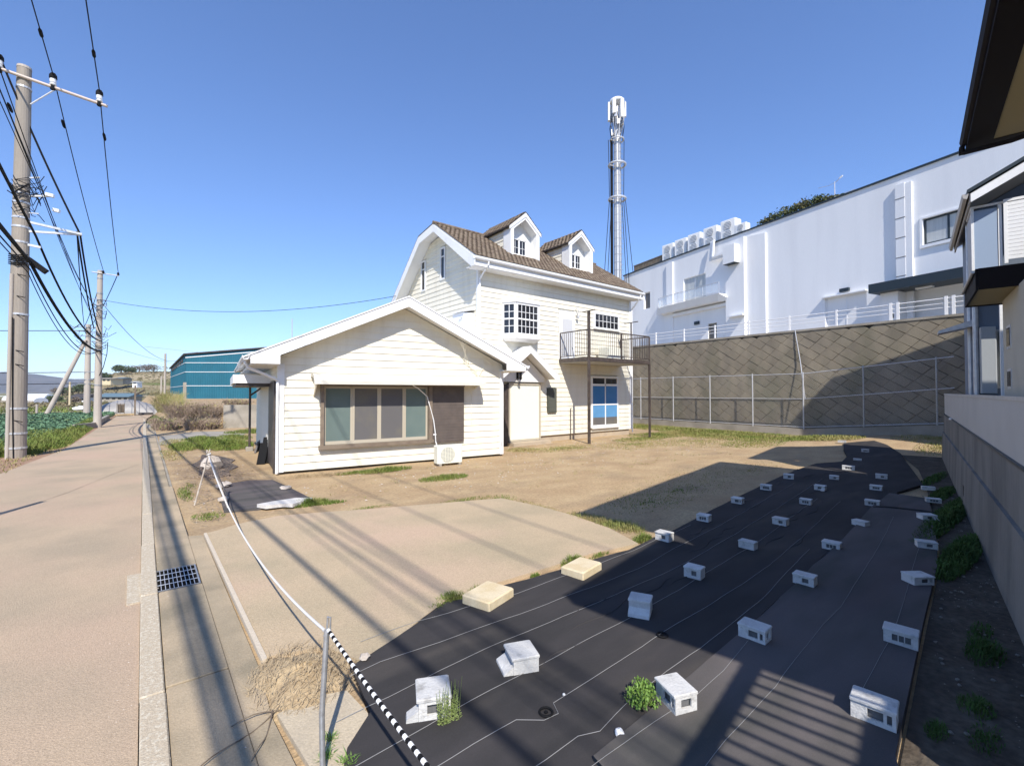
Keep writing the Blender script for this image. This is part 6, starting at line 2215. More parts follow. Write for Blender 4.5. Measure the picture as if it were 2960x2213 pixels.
# feathery weed and bright bush beside two sunlit blocks
fw = thing('feathery_weed', 'feathery pale green weed growing in front of the white block by the striped rope', 'weed', (1.55, 2.52, 0))
m = MB()
for k in range(11):
    x, y = 1.50 + rr.uniform(-0.06, 0.09), 2.54 + rr.uniform(-0.03, 0.03)
    H_ = 0.12 + 0.15 * rr.random()
    tip = (x + rr.uniform(-0.03, 0.03), y + rr.uniform(-0.02, 0.02), 0.03 + H_)
    for q in range(60):
        t = q / 60
        c = Vector((x, y, 0.03)).lerp(Vector(tip), t)
        an = rr.random() * 6.28
        l = 0.022 * (1.1 - t)
        m.add([c, c + Vector((math.cos(an) * l * 0.5, math.sin(an) * l * 0.5, 0.012)) , c + Vector((math.cos(an) * l, math.sin(an) * l, 0.010)), c + Vector((math.cos(an + 0.6) * l * 0.5, math.sin(an + 0.6) * l * 0.5, 0.004))], [(0, 1, 2, 3)])
m.build('foliage', LEAF_PALE, fw)
m = MB()
for k in range(6):
    m.tube([(1.50 + k * 0.02, 2.54, 0.02), (1.50 + k * 0.022, 2.55, 0.12), (1.49 + k * 0.026, 2.54, 0.24 + 0.02 * (k % 3))], [0.003, 0.002, 0.001], 5)
m.build('stem', LEAF_PALE, fw)
gb_ = thing('green_bush', 'small bright green leafy bush beside a sunlit white block', 'bush', (2.64, 1.86, 0))
m = MB()
for k in range(26):
    c = (2.62 + rr.uniform(-0.09, 0.07), 1.86 + rr.uniform(-0.07, 0.08), 0.05 + 0.11 * rr.random())
    leaf_cloud(m, rr, c, (0.04, 0.04, 0.035), 42, 0.011, 0.5)
m.build('foliage', LEAF, gb_)
m = MB()
for k in range(5):
    m.tube([(2.62, 1.86, 0.02), (2.62 + rr.uniform(-0.06, 0.06), 1.86 + rr.uniform(-0.06, 0.06), 0.12)], [0.004, 0.002], 5)
m.build('stem', LEAF_PALE, gb_)

# ================================================================ UTILITY POLES
def hardware_band(m, x, y, z, r):
    m.tube([(x, y, z), (x, y, z + 0.06)], r, 14)


p1 = thing('utility_pole', 'thick concrete utility pole nearest the camera at the left with a long painted crossarm', 'utility pole', (-3.25, 21.75, 0), 'utility poles along the lane')
PX, PY = -3.20, 21.7
m = MB()
m.tube([(PX, PY, -0.1), (PX, PY, 6), (PX, PY, 12.72)], [0.245, 0.215, 0.175], 20)
m.build('shaft', POLE, p1)
m = MB()
m.tube([(PX, PY, 12.72), (PX, PY, 12.80)], [0.185, 0.175], 16)
m.build('cap', POLE_PALE, p1)
for z in (12.05, 8.55, 8.25, 7.75, 7.45, 6.95, 6.3, 4.6, 1.55, 0.75, 0.28):
    m = MB()
    hardware_band(m, PX, PY, z, 0.255 - 0.0057 * z + 0.008)
    m.build('steel_band', STEEL_PALE, p1)
m = MB()
m.tube([(-3.85, 21.5, 12.42), (-1.12, 21.5, 12.20)], 0.05, 10)
arm = m.build('crossarm', ARM, p1)
m = MB()
m.tube([(-3.02, 21.55, 11.55), (-2.45, 21.5, 12.25)], 0.022, 8)
m.build('brace', STEEL_PALE, p1)
m = MB()
for sgn, z0 in ((0, 0), (1, 0.02)):
    m.beam((-3.0, 21.5 + 0.1 * sgn, 7.65 - 0.28 * sgn), (-1.72, 21.5 + 0.05 * sgn, 7.62 - 0.10), 0.06, 0.07)
m.build('lower_bracket', STEEL_PALE, p1)
for (pa, pb, w) in (((-3.0, 21.5, 6.9), (-2.70, 21.45, 6.86), 0.07), ((-3.0, 21.5, 8.5), (-2.5, 21.4, 8.6), 0.05), ((-3.0, 21.5, 9.1), (-2.75, 21.4, 9.15), 0.04), ((-3.0, 21.5, 7.95), (-2.75, 21.4, 7.95), 0.03)):
    m = MB()
    m.beam(pa, pb, w, w)
    m.build('small_bracket', STEEL_PALE, p1)


def insulator(x, y, z, label):
    t = thing('insulator', label, 'insulator', (x, y, z), 'insulators on the near crossarm')
    m = MB()
    m.lathe([(0.0, 0.0), (0.085, 0.02), (0.10, 0.05), (0.06, 0.09), (0.085, 0.12), (0.085, 0.24)], (x, y, z), 12)
    m.build('porcelain', CERAMIC, t)
    m = MB()
    m.lathe([(0.095, 0.235), (0.105, 0.26), (0.10, 0.36), (0.06, 0.43), (0.0, 0.44)], (x, y, z), 12)
    m.build('cap', BLACK, t)
    m = MB()
    m.lathe([(0.05, -0.14), (0.07, -0.12), (0.07, 0.0), (0.05, 0.01)], (x, y, z), 10)
    m.build('base', BLACK, t)


for (x, z, lab) in ((-3.72, 12.42, 'white and black insulator at the left end of the near crossarm'), (-2.50, 12.35, 'white and black insulator beside the near pole on its crossarm'), (-1.34, 12.26, 'white and black insulator near the right tip of the crossarm')):
    insulator(x, 21.5, z, lab)
m = MB()
m.tube([(PX - 0.17, PY - 0.20, -0.1), (PX - 0.15, PY - 0.19, 5.9)], 0.05, 10)
m.build('conduit', POLE_PALE, p1)
m = MB()
m.tube([(PX - 0.02, PY - 0.26, 0.0), (PX - 0.07, PY - 0.25, 2.0), (PX - 0.10, PY - 0.25, 4.5)], 0.016, 6)
m.build('earth_wire', BLACK, p1)
m = MB()
for k, z in enumerate((1.2, 3.0, 3.45, 4.6, 5.2, 5.9)):
    s = 1 if k % 2 else -1
    m.tube([(PX - 0.02, PY - 0.23, z), (PX + 0.18, PY - 0.36, z - 0.05)], 0.014, 6)
m.build('climbing_bolt', BLACK, p1)
m = MB()
rr = random.Random(9)
for k in range(16):
    z = 7.9 + rr.random() * 1.3
    a, b = rr.uniform(0.24, 0.5), rr.uniform(0.25, 0.55)
    m.tube([(PX - a * 0.6, PY - 0.22, z), (PX - 0.1, PY - 0.33, z - 0.15), (PX + 0.2, PY - 0.3, z + rr.uniform(-0.3, 0.2)), (PX + b, PY - 0.2, z - 0.1 + rr.uniform(-0.2, 0.2)), (PX + b * 1.2, PY, z + rr.uniform(-0.3, 0.3))], 0.012, 5)
m.build('cable_loops', BLACK, p1)
for (x, z, sx) in ((-2.60, 8.62, 0.2), (-2.42, 8.15, 0.16)):
    m = MB()
    m.beam((x, 21.35, z), (x + sx, 21.3, z - 0.03), 0.12, 0.10)
    m.build('junction_box', CERAMIC, p1)
m = MB()
m.beam((-2.98, 21.42, 6.42), (-2.55, 21.35, 6.05), 0.18, 0.17)
m.build('splice_case', BLACK, p1)
m = MB()
for k in range(6):
    z = 6.25 + 0.06 * k
    m.tube([(PX - 0.25, PY - 0.05, z), (PX - 0.05, PY - 0.27, z - 0.05), (PX + 0.2, PY - 0.2, z + 0.02)], 0.02, 6)
m.build('cable_wrap', BLACK, p1)

p2 = thing('utility_pole', 'slim pale concrete utility pole at the left edge of the lane, second from the camera', 'utility pole', (-2.13, 37, 0), 'utility poles along the lane')
m = MB()
m.tube([(-2.13, 37, -0.1), (-2.13, 37, 9.42)], [0.20, 0.13], 14)
m.build('shaft', POLE_PALE, p2)
m = MB()
m.tube([(-2.5, 36.85, 9.25), (-1.25, 36.85, 9.2)], 0.03, 8)
m.build('crossarm', STEEL_PALE, p2)
m = MB()
for x in (-1.98, -1.30):
    m.lathe([(0.0, 0.0), (0.06, 0.02), (0.07, 0.08), (0.05, 0.1), (0.06, 0.16), (0.0, 0.2)], (x, 36.85, 9.22), 10)
m.build('pin_insulator', BLACK, p2)
m = MB()
for z, L_ in ((7.65, 0.3), (7.3, 0.34), (7.05, 0.25), (5.6, 0.3), (5.1, 0.35), (4.55, 0.2)):
    m.beam((-2.45, 36.85, z), (-2.13 + L_, 36.85, z - 0.02), 0.04, 0.04)
for z in (8.9, 8.0, 7.2, 5.3, 4.6, 2.5):
    hardware_band(m, -2.13, 37, z, 0.215 - 0.0075 * z)
m.build('fittings', GALV, p2)
m = MB()
for k in range(12):
    z = 4.4 + rr.random() * 3.4
    m.tube([(-2.5 + rr.uniform(-0.1, 0.3), 36.8, z), (-2.2, 36.75, z - 0.2), (-1.95 + rr.uniform(0, 0.2), 36.8, z - 0.4 * rr.random()), (-1.8, 36.9, z + 0.4 * rr.uniform(-1, 1))], 0.015, 5)
m.build('cable_loops', BLACK, p2)

p3 = thing('utility_pole', 'pale utility pole just left of the second pole, propped by a slanting strut', 'utility pole', (-4.15, 58.9, 0), 'utility poles along the lane')
m = MB()
m.tube([(-4.15, 58.9, -0.4), (-4.15, 58.9, 8.5)], [0.27, 0.19], 14)
m.build('shaft', POLE_PALE, p3)
m = MB()
m.tube([(-7.0, 59.4, -0.3), (-4.3, 58.75, 7.0)], [0.20, 0.15], 12)
m.build('strut', POLE_PALE, p3)
for z, L_ in ((8.2, 1.3), (7.8, 1.4), (7.4, 0.9), (4.0, 0.7), (2.9, 0.8), (3.3, 0.6)):
    m = MB()
    m.beam((-4.15 - L_ * 0.8, 58.7, z), (-4.15 + L_ * 0.7, 58.7, z), 0.06, 0.06)
    m.build('crossarm', GALV, p3)
m = MB()
for k in range(18):
    z = 6.6 + rr.random() * 1.9
    x = -4.15 + rr.uniform(-1.4, 1.2)
    m.tube([(x, 58.6, z), (x + 0.3, 58.6, z - 0.3), (x + rr.uniform(0.3, 0.9), 58.6, z + 0.2 * rr.random())], 0.022, 5)
m.build('cable_loops', BLACK, p3)

# ---- overhead wires: each its own object
P0V, P1V, P2V = -16.0, 21.5, 36.85


def sag(a, b, s, n=22):
    a, b = Vector(a), Vector(b)
    return [a.lerp(b, t) + Vector((0, 0, -s * 4 * t * (1 - t))) for t in span(0, 1, n)]


def wire(name, label, pts, r, material=BLACK, n=6):
    m = MB()
    m.tube(pts, r, n)
    return tag(m.build(name, material), label, 'wire', 'overhead wires of the pole line')


W = []
wire('power_wire', 'black power wire over the insulator beside the near pole', sag((-2.50, P0V, 12.9), (-2.50, P1V, 12.72), 0.12) + sag((-2.50, P1V, 12.72), (-1.98, P2V, 9.40), 0.25)[1:], 0.017)
wire('power_wire', 'black power wire over the right tip of the near crossarm', sag((-1.34, P0V, 12.8), (-1.34, P1V, 12.64), 0.12) + sag((-1.34, P1V, 12.64), (-1.30, P2V, 9.40), 0.25)[1:], 0.017)
wire('power_wire', 'black power wire from the left end of the near crossarm down past the pole', sag((-3.72, P0V, 12.95), (-3.72, P1V, 12.80), 0.12) + sag((-3.72, P1V, 12.80), (-1.80, 21.9, 7.62), 0.15, 8)[1:] + sag((-1.80, 21.9, 7.62), (-2.05, P2V, 5.6), 0.5)[1:], 0.03)
wire('low_voltage_cable', 'thick black cable held by the lower bracket of the near pole', sag((-1.45, P0V, 7.75), (-2.80, P1V - 0.2, 7.18), 0.2) + sag((-2.80, P1V - 0.2, 7.18), (-2.0, P2V, 5.15), 0.75)[1:], 0.036)
wire('communication_cable', 'thickest black cable bundle running through the clamp of the near pole', sag((-2.5, P0V, 6.8), (-2.9, P1V - 0.3, 6.28), 0.2) + sag((-2.9, P1V - 0.3, 6.28), (-2.05, P2V, 4.55), 0.65)[1:], 0.052)
wire('communication_cable', 'thin black cable strung just below the thick bundle', sag((-2.45, P0V, 6.7), (-2.90, P1V - 0.3, 6.05), 0.3) + sag((-2.90, P1V - 0.3, 6.05), (-2.25, P2V, 4.45), 0.85)[1:], 0.018)
wire('communication_cable', 'second thin black cable below the bundle, sagging most', sag((-2.42, P0V, 6.72), (-2.95, P1V - 0.3, 5.95), 0.35) + sag((-2.95, P1V - 0.3, 5.95), (-2.3, P2V, 4.5), 1.0)[1:], 0.014)
for k, (z1, z2, x1, x2, lab) in enumerate(((8.85, 7.3, -2.78, -2.4, 'upper thin service wire fanning from the near pole to the slim pole'), (8.6, 7.1, -2.65, -2.3, 'second thin service wire of the fan between near pole and slim pole'),
                                          (8.3, 6.4, -2.6, -2.25, 'third thin service wire of the fan between near pole and slim pole'), (8.15, 5.8, -2.5, -2.1, 'lowest thin service wire of the fan between near pole and slim pole'))):
    wire('service_wire', lab, sag((x1 + 0.7 + 0.25 * k, P0V, z1 + 0.35), (x1, P1V - 0.2, z1), 0.2) + sag((x1, P1V - 0.2, z1), (x2, P2V, z2), 0.3)[1:], 0.011 if k != 1 else 0.014)
wire('service_wire', 'hanging jumper wire between the lower bracket arm and the far poles', sag((-1.85, 21.5, 7.58), (-2.35, P2V, 5.9), 0.25), 0.03)
wire('service_wire', 'hanging jumper from the bracket down to the propped pole', sag((-1.85, 21.5, 7.58), (-4.3, 58.6, 7.6), 0.7), 0.018)
wire('house_drop_wire', 'thin grey wire running from the slim pole to the gable of the cream house', sag((-2.1, P2V, 7.65), (9.4, 20.5, 6.7), 0.75, 30), 0.012)
wire('house_drop_wire', 'thin wire descending from the slim pole toward the teal warehouse', sag((-2.1, P2V, 7.6), (3.2, 70, 6.0), 1.2, 30), 0.016)
wire('house_drop_wire', 'thin wire from the right insulator of the slim pole down its far side', sag((-1.30, P2V, 9.35), (-4.0, 58.7, 8.3), 0.3, 16), 0.022)
wire('house_drop_wire', 'thin wire from the left insulator of the slim pole down its far side', sag((-1.98, P2V, 9.35), (-4.4, 58.7, 8.3), 0.3, 16), 0.022)
for k, (z, lab) in enumerate(((7.9, 'highest of the level wires leaving the propped pole to the left'), (4.0, 'middle level wire leaving the propped pole to the left'), (2.95, 'lowest level wire leaving the propped pole to the left'))):
    wire('level_wire', lab, sag((-4.2, 58.7, z), (-52, 88, z + 0.7), 0.5, 20), 0.03)
for k, (a, b, lab) in enumerate((((0.0, 95, 9.5), (40, 70, 7.2), 'faint distant wire above the teal warehouse'), ((-3.9, 58.7, 7.0), (14, 150, 9), 'faint distant wire toward the bare post by the warehouse'))):
    wire('distant_wire', lab, sag(a, b, 0.8, 24), 0.02, GALV)
wire('jumper_loop', 'slack black loop hanging beside the slim pole', [(-1.72, 36.8, 5.12), (-1.75, 36.8, 4.4), (-1.9, 36.8, 3.6), (-2.1, 36.85, 3.05)], 0.02)
# rubber sleeves on the top wires
for x, dv, z, lab in ((-2.50, -2.6, 12.70, 'black rubber sleeve on the inner power wire, camera side'), (-2.50, 2.2, 12.25, 'black rubber sleeve on the inner power wire below the crossarm'), (-1.34, -2.6, 12.62, 'black rubber sleeve on the outer power wire, camera side'), (-1.34, 2.2, 12.17, 'black rubber sleeve on the outer power wire below the crossarm'), (-3.6, 0.5, 11.6, 'black rubber sleeve on the wire left of the near pole')):
    m = MB()
    zz = z - 0.006 * abs(dv)
    d = (0.0, 0.45, 0.0) if dv < 0 else (0.03, 0.45, -0.1)
    m.tube([(x, 21.5 + dv, zz), (x + d[0] * 0.2, 21.5 + dv + 0.1, zz + d[2] * 0.2), (x + d[0] * 0.8, 21.5 + dv + 0.35, zz + d[2] * 0.8), (x + d[0], 21.5 + dv + 0.45, zz + d[2])], [0.022, 0.048, 0.048, 0.022], 8)
    tag(m.build('wire_sleeve', BLACK), lab, 'wire sleeve')

mp = thing('marker_pole', 'slim pole just beyond the left edge, its double shadow lying on the lane', 'pole', (-3.93, 7.98, 0))
m = MB()
m.tube([(-3.93, 7.98, -0.1), (-3.93, 7.98, 5.0)], [0.075, 0.06], 10)
m.build('shaft', POLE, mp)
m = MB()
m.tube([(-4.1, 8.0, -0.1), (-4.08, 7.95, 4.35)], 0.04, 8)
m.build('conduit', POLE_PALE, mp)

# ================================================================ FIELD EDGE, CABBAGES, DRY SHRUBS
rr = random.Random(55)
m = MB()
for _ in range(15000):
    v = 22.0 + 24 * rr.random() ** 1.6
    e = -2.75 + 0.55 * smoothstep(v, 21, 26) - 0.05
    w = 2.2 if v < 33 else 0.8
    u = e - w * rr.random() ** 1.1 - (0.35 if v < 24 else 0) * rr.random()
    if math.hypot(u + 3.2, v - 21.7) < 0.45:
        continue
    h = (0.10 + 0.30 * rr.random()) * smoothstep(e - u, -0.1, 0.5)
    blade(m, u, v, -0.02, h + 0.05, rr.random() * 6.28, h * 0.6, 0.012)
stuff('verge_grass', m, GRASS, 'thick green grass growing along the lane beside the near pole', 'grass')
m = MB()
for _ in range(2600):
    v = 17.5 + 8 * rr.random()
    u = -2.75 - 3.6 * rr.random() + (0.5 if v > 22 else 0)
    blade(m, u, v, -0.02, 0.03 + 0.08 * rr.random(), rr.random() * 6.28, 0.06, 0.01)
stuff('dry_verge_grass', m, GRASS_DRY, 'thin dry grass on the reddish soil around the near pole', 'grass')
m = MB()
v = 24.0
while v < 61:
    u = -0.21 * v - 2.0
    e = (-3.6 if v < 34 else -2.7 if v < 46 else -2.2)
    st_ = 0.36 if v < 40 else 0.5
    while u < e:
        cx, cy = u + rr.uniform(-0.08, 0.08), v + rr.uniform(-0.1, 0.1)
        R_ = 0.17 + 0.11 * rr.random()
        for k in range(7):
            t = k * 0.9 + rr.random()
            r1, r2, hh_ = R_ * 0.25, R_ * (0.7 + 0.5 * rr.random()), 0.10 + 0.17 * rr.random()
            a = Vector((cx, cy, 0.0))
            d = Vector((math.cos(t), math.sin(t), 0))
            s_ = Vector((-math.sin(t), math.cos(t), 0)) * R_ * 0.55
            p0, p1_, p2_ = a + d * r1, a + d * r2 * 0.7 + Vector((0, 0, hh_)), a + d * r2 + Vector((0, 0, hh_ * 0.8))
            m.add([p0, p1_ - s_, p2_, p1_ + s_], [(0, 1, 2), (0, 2, 3)])
        u += st_
    v += 0.45 if v < 40 else 0.6
stuff('cabbage_field', m, CABBAGE, 'field of leafy blue green cabbages left of the lane', 'crop field')
m = MB()
m.prism([(-16, 24, -0.1), (-2.8, 30, -0.1), (-2.3, 46, -0.1), (-2.2, 61, -0.1), (-18, 61, -0.1)], (0, 0, 0.07))
struct('field_soil', m, SOIL_DARK)


def shrub(x, y, z, rx, ry, h, n, label, material=TWIG, leaf=None):
    t = thing('dry_shrub', label, 'shrub', (x, y, z), 'dry shrubs on the bank below the teal warehouse')
    m = MB()
    for _ in range(n):
        a = rr.random() * 6.28
        q = math.sqrt(rr.random())
        bx, by = x + rx * 0.7 * q * math.cos(a), y + ry * 0.7 * q * math.sin(a)
        L_ = h * (0.4 + 0.7 * rr.random())
        lean = rr.uniform(0.2, 1.0)
        a2 = a + rr.gauss(0, 0.8)
        p0 = Vector((bx, by, z))
        p1_ = p0 + Vector((math.cos(a2) * lean * L_ * 0.4, math.sin(a2) * lean * L_ * 0.4, L_ * 0.6))
        p2_ = p1_ + Vector((math.cos(a2 + 0.5) * lean * L_ * 0.5, math.sin(a2 + 0.5) * lean * L_ * 0.5, L_ * rr.uniform(-0.1, 0.35)))
        w = Vector((0.008, -0.006, 0))
        m.add([p0 - w, p0 + w, p1_ + w, p1_ - w, p2_], [(0, 1, 2, 3), (3, 2, 4)])
        for k in range(2):
            c = p1_.lerp(p2_, rr.random())
            d = Vector((rr.uniform(-1, 1), rr.uniform(-1, 1), rr.uniform(-0.4, 1))) * 0.16
            m.add([c - w * 0.6, c + w * 0.6, c + d], [(0, 1, 2)])
    m.build('branches', material, t)
    m = MB()
    leaf_cloud(m, rr, (x, y, z + h * 0.42), (rx, ry, h * 0.48), int(n * 0.5), 0.05, 0.5, z)
    m.build('dead_leaves', leaf or GRASS_DRY, t)
    return t


shrub(1.0, 33.0, 0, 0.8, 2.0, 0.8, 700, 'low green and tan shrub at the foot of the bank, nearest the lane', TWIG, GRASS)
shrub(2.1, 34.8, 0.2, 1.1, 1.8, 1.6, 1500, 'tallest bare brown shrub on the bank, left end')
shrub(3.3, 33.6, 0.3, 1.0, 1.3, 1.35, 1300, 'tangled bare brown shrub in the middle of the bank')
shrub(2.6, 31.6, 0.0, 1.1, 1.0, 0.8, 900, 'low heap of dry brush at the foot of the bank')
shrub(4.6, 33.2, 1.2, 0.9, 0.8, 0.55, 600, 'small dry shrub on top of the low concrete wall')
shrub(1.4, 41.0, 0.7, 0.9, 3.0, 1.3, 900, 'yellow brown shrub on the bank under the warehouse corner', GRASS_DRY)
shrub(1.9, 52.0, 0.9, 1.0, 4.0, 1.6, 700, 'far yellow shrub on the bank beside the warehouse', GRASS_DRY)

# ================================================================ TEAL WAREHOUSE
wh = thing('teal_warehouse', 'teal sheet metal warehouse with thin white horizontal lines and a dark roof', 'warehouse', (4.25, 73.4, 1.2))
C0 = Vector((4.25, 73.4, 0))
dF, dS = Vector((0.80, -0.60, 0)), Vector((-0.02, 1.0, 0))


def whp(a, s, z):
    q = C0 + dF * a + dS * s
    return (q.x, q.y, z)


LF_, LS = 24.0, 27.0
zt = lambda a, s: 6.95 + 0.085 * a - 0.03 * s
m = MB()
m.add([whp(0, 0, 1.2), whp(LF_, 0, 1.2), whp(LF_, LS, 1.2), whp(0, LS, 1.2), whp(0, 0, zt(0, 0)), whp(LF_, 0, zt(LF_, 0)), whp(LF_, LS, zt(LF_, LS)), whp(0, LS, zt(0, LS))],
      [(0, 3, 2, 1), (4, 5, 6, 7), (0, 1, 5, 4), (1, 2, 6, 5), (2, 3, 7, 6), (3, 0, 4, 7)])
m.build('wall', WALL_BACK, wh)
# corrugated sheets: ribs modelled, joined per storey band
nF, nS = Vector((-0.60, -0.80, 0)), Vector((-1.0, -0.02, 0))
bands = [1.25, 2.95, 4.75, 5.95, 6.95]
for bi in range(len(bands) - 1):
    for side in (0, 1):
        m = MB()
        L_ = LF_ if side == 0 else LS
        k = int(L_ / 0.30)
        for i in range(k):
            for (f0_, f1_, o0, o1) in ((0, 0.5, 0.03, 0.03), (0.5, 0.65, 0.03, 0.055), (0.65, 0.85, 0.055, 0.055), (0.85, 1.0, 0.055, 0.03)):
                a0, a1 = (i + f0_) * L_ / k, (i + f1_) * L_ / k
                nn = nF if side == 0 else nS
                P_ = (lambda a, z, o: Vector(whp(a, 0, z)) + nn * o) if side == 0 else (lambda a, z, o: Vector(whp(0, a, z)) + nn * o)
                ztop = lambda a: (zt(a, 0) if side == 0 else zt(0, a)) if bi == len(bands) - 2 else bands[bi + 1] - 0.004
                m.add([P_(a0, bands[bi], o0), P_(a1, bands[bi], o1), P_(a1, ztop(a1), o1), P_(a0, ztop(a0), o0)], [(0, 1, 2, 3)])
        m.build('metal_sheet', BLUE_SHED, wh)
for z in (1.25, 2.95, 4.75, 5.95):
    m = MB()
    for (p, q) in ((Vector(whp(0, 0, z)) + nF * 0.07, Vector(whp(LF_, 0, z)) + nF * 0.07), (Vector(whp(0, 0, z)) + nS * 0.07, Vector(whp(0, LS, z)) + nS * 0.07)):
        m.beam(p, q, 0.03, 0.065)
    m.build('flashing_line', RAIL_WHITE, wh)
m = MB()
m.beam(Vector(whp(-0.1, -0.08, 1.2)), Vector(whp(-0.1, -0.08, 3.4)), 0.36, 0.30)
m.build('corner_post', CONC_OLD, wh)
m = MB()
m.beam(Vector(whp(0, 0, 6.62)) + nF * 0.08, Vector(whp(LF_, 0, 6.62 + 0.085 * LF_)) + nF * 0.08, 0.03, 0.10)
m.build('top_flashing', RAIL_WHITE, wh)
m = MB()
ov = 0.35
m.add([Vector(whp(-ov, -ov, zt(0, 0) + h)) for h in (0.05, 0.2)] + [Vector(whp(LF_ + ov, -ov, zt(LF_, 0) + h)) for h in (0.05, 0.2)] + [Vector(whp(LF_ + ov, LS + ov, zt(LF_, LS) + h)) for h in (0.05, 0.2)] + [Vector(whp(-ov, LS + ov, zt(0, LS) + h)) for h in (0.05, 0.2)],
      [(0, 2, 3, 1), (2, 4, 5, 3), (4, 6, 7, 5), (6, 0, 1, 7), (1, 3, 5, 7), (0, 6, 4, 2)])
m.build('roof', ROOF_EDGE, wh)
m = MB()
for i in range(1, 8):
    m.beam(Vector(whp(0, 0.3 + i * LS / 9, 6.45 - 0.03 * i * LS / 9)) + nS * 0.12, Vector(whp(0, 1.9 + i * LS / 9, 6.45 - 0.03 * i * LS / 9)) + nS * 0.12, 0.06, 0.4)
m.build('louvre_opening', ROOF_EDGE, wh)

# ================================================================ THINGS ALONG AND BEYOND THE LANE
m = MB()
m.tube([(7.55, 32.4, 1.2), (7.52, 32.4, 6.9)], 0.03, 8)
tag(m.build('antenna_pole', STEEL_PALE), 'thin pale pole standing behind the front wing roof', 'pole')
m = MB()
m.tube([(1.8, 75.4, 0.8), (1.8, 75.4, 4.2)], 0.10, 8)
tag(m.build('timber_post', POLE_PALE), 'short pale post left of the warehouse corner', 'post')
m = MB()
m.tube([(2.7, 93.9, 0.8), (2.7, 93.9, 8.4)], 0.15, 8)
tag(m.build('far_utility_pole', POLE_PALE), 'distant plain pole left of the warehouse roof', 'pole')
m = MB()
m.tube([(-11.25, 124.2, -0.6), (-11.25, 124.2, 4.1)], 0.16, 8)
tag(m.build('timber_post', PAVER), 'pale yellow post standing in the field left of the poles', 'post')
m = MB()
m.tube([(-7.57, 59.8, -0.2), (-7.57, 59.8, 1.0)], 0.09, 8)
tag(m.build('field_stake', POLE_PALE), 'short pale stake at the far edge of the cabbage field', 'stake')
sp = thing('dark_post', 'dark steel post with a short slanting arm at the end of the lane', 'post', (-0.6, 54.9, 0))
m = MB()
m.beam((-0.6, 54.9, -0.3), (-0.6, 54.9, 2.72), 0.14, 0.14)
m.build('post', RUST, sp)
m = MB()
m.beam((-0.55, 54.9, 1.88), (0.05, 54.5, 2.30), 0.10, 0.12)
m.build('arm', ROOF_EDGE, sp)
cg = thing('wire_cage', 'dark wire cage on short legs at the end of the lane', 'cage', (-1.65, 57.6, 0))
m = MB()
for x in (-1.95, -1.72, -1.42):
    m.beam((x, 57.6, -0.2), (x, 57.5, 1.05), 0.05, 0.05)
m.build('frame', RUST, cg)
m = MB()
for k in range(9):
    m.beam((-1.95 + k * 0.066, 57.58, 0.25), (-1.95 + k * 0.066, 57.58, 1.0), 0.02, 0.02)
for k in range(5):
    m.beam((-1.95, 57.57, 0.25 + k * 0.18), (-1.42, 57.57, 0.25 + k * 0.18), 0.02, 0.02)
m.box(-1.9, -1.45, 57.7, 57.9, 0.15, 0.95)
m.build('wire_mesh', RUST, cg)
m = MB()
m.box(-2.0, -0.5, 54.9, 55.2, -0.15, 0.02)
m.beam((-2.0, 55.3, 0.05), (-0.55, 55.0, 0.10), 0.22, 0.14)
m.beam((-1.9, 54.8, 0.12), (-0.8, 54.9, 0.03), 0.15, 0.08)
tag(m.build('timber_pile', STRAW), 'pile of weathered planks lying across the end of the lane', 'planks')
m = MB()
m.box(-0.35, 0.75, 56.0, 56.6, -0.3, 0.16)
tag(m.build('low_trough', ROOF_EDGE), 'low dark trough beside the planks at the lane end', 'trough')
tn = thing('plastic_tunnel', 'low greenhouse tunnel covered with greyish plastic film at the end of the lane', 'greenhouse', (-1.2, 62, 0))
m = MB()
n = 12
for s in range(0, 9):
    f = s / 8
    for k in range(n + 1):
        t = math.pi * k / n
        m.v.append((-3.2 + 4.6 * f, 61.8 - 0.9 * f + 1.6 * math.cos(t) * -1, -0.5 + (1.15 + 0.70 * math.sin(math.pi * min(1, 0.08 + f))) * math.sin(t) ** 0.8))
for s in range(8):
    for k in range(n):
        m.f.append((s * (n + 1) + k, s * (n + 1) + k + 1, (s + 1) * (n + 1) + k + 1, (s + 1) * (n + 1) + k))
        m.mi.append(0)
m.build('film', PLASTIC_FILM, tn, True)
m = MB()
for s in range(1, 8):
    f = s / 8
    m.tube([(-3.2 + 4.6 * f, 61.78 - 0.9 * f - 1.62 * math.cos(math.pi * k / n), -0.5 + (1.17 + 0.70 * math.sin(math.pi * min(1, 0.08 + f))) * math.sin(math.pi * k / n) ** 0.8) for k in range(n + 1)], 0.02, 5)
m.build('hoop', GALV, tn)


def far_house(name, label, x, y, z, w, d, h, rh, wallm, roofm, ang, win=3):
    t = thing(name, label, 'house', (x, y, z))
    M = frame(x, y, z, ang)
    m = MB(M)
    m.prism([(-w / 2, -d / 2, -1), (w / 2, -d / 2, -1), (w / 2, -d / 2, h), (-w / 2, -d / 2, h)], (0, d, 0))
    m.build('wall', wallm, t)
    m = MB(M)
    m.prism([(-w / 2 - 0.4, -d / 2 - 0.5, h), (-w / 2 - 0.4, 0, h + rh), (-w / 2 - 0.4, d / 2 + 0.5, h)], (w + 0.8, 0, 0))
    m.build('roof', roofm, t)
    for k in range(win):
        m = MB(M)
        c = -w / 2 + w * (k + 0.5) / win
        m.box(c - w / win * 0.28, c + w / win * 0.28, -d / 2 - 0.06, -d / 2 - 0.01, h * 0.35, h * 0.8)
        m.build('window', GLASS_DARK, t)
    return t


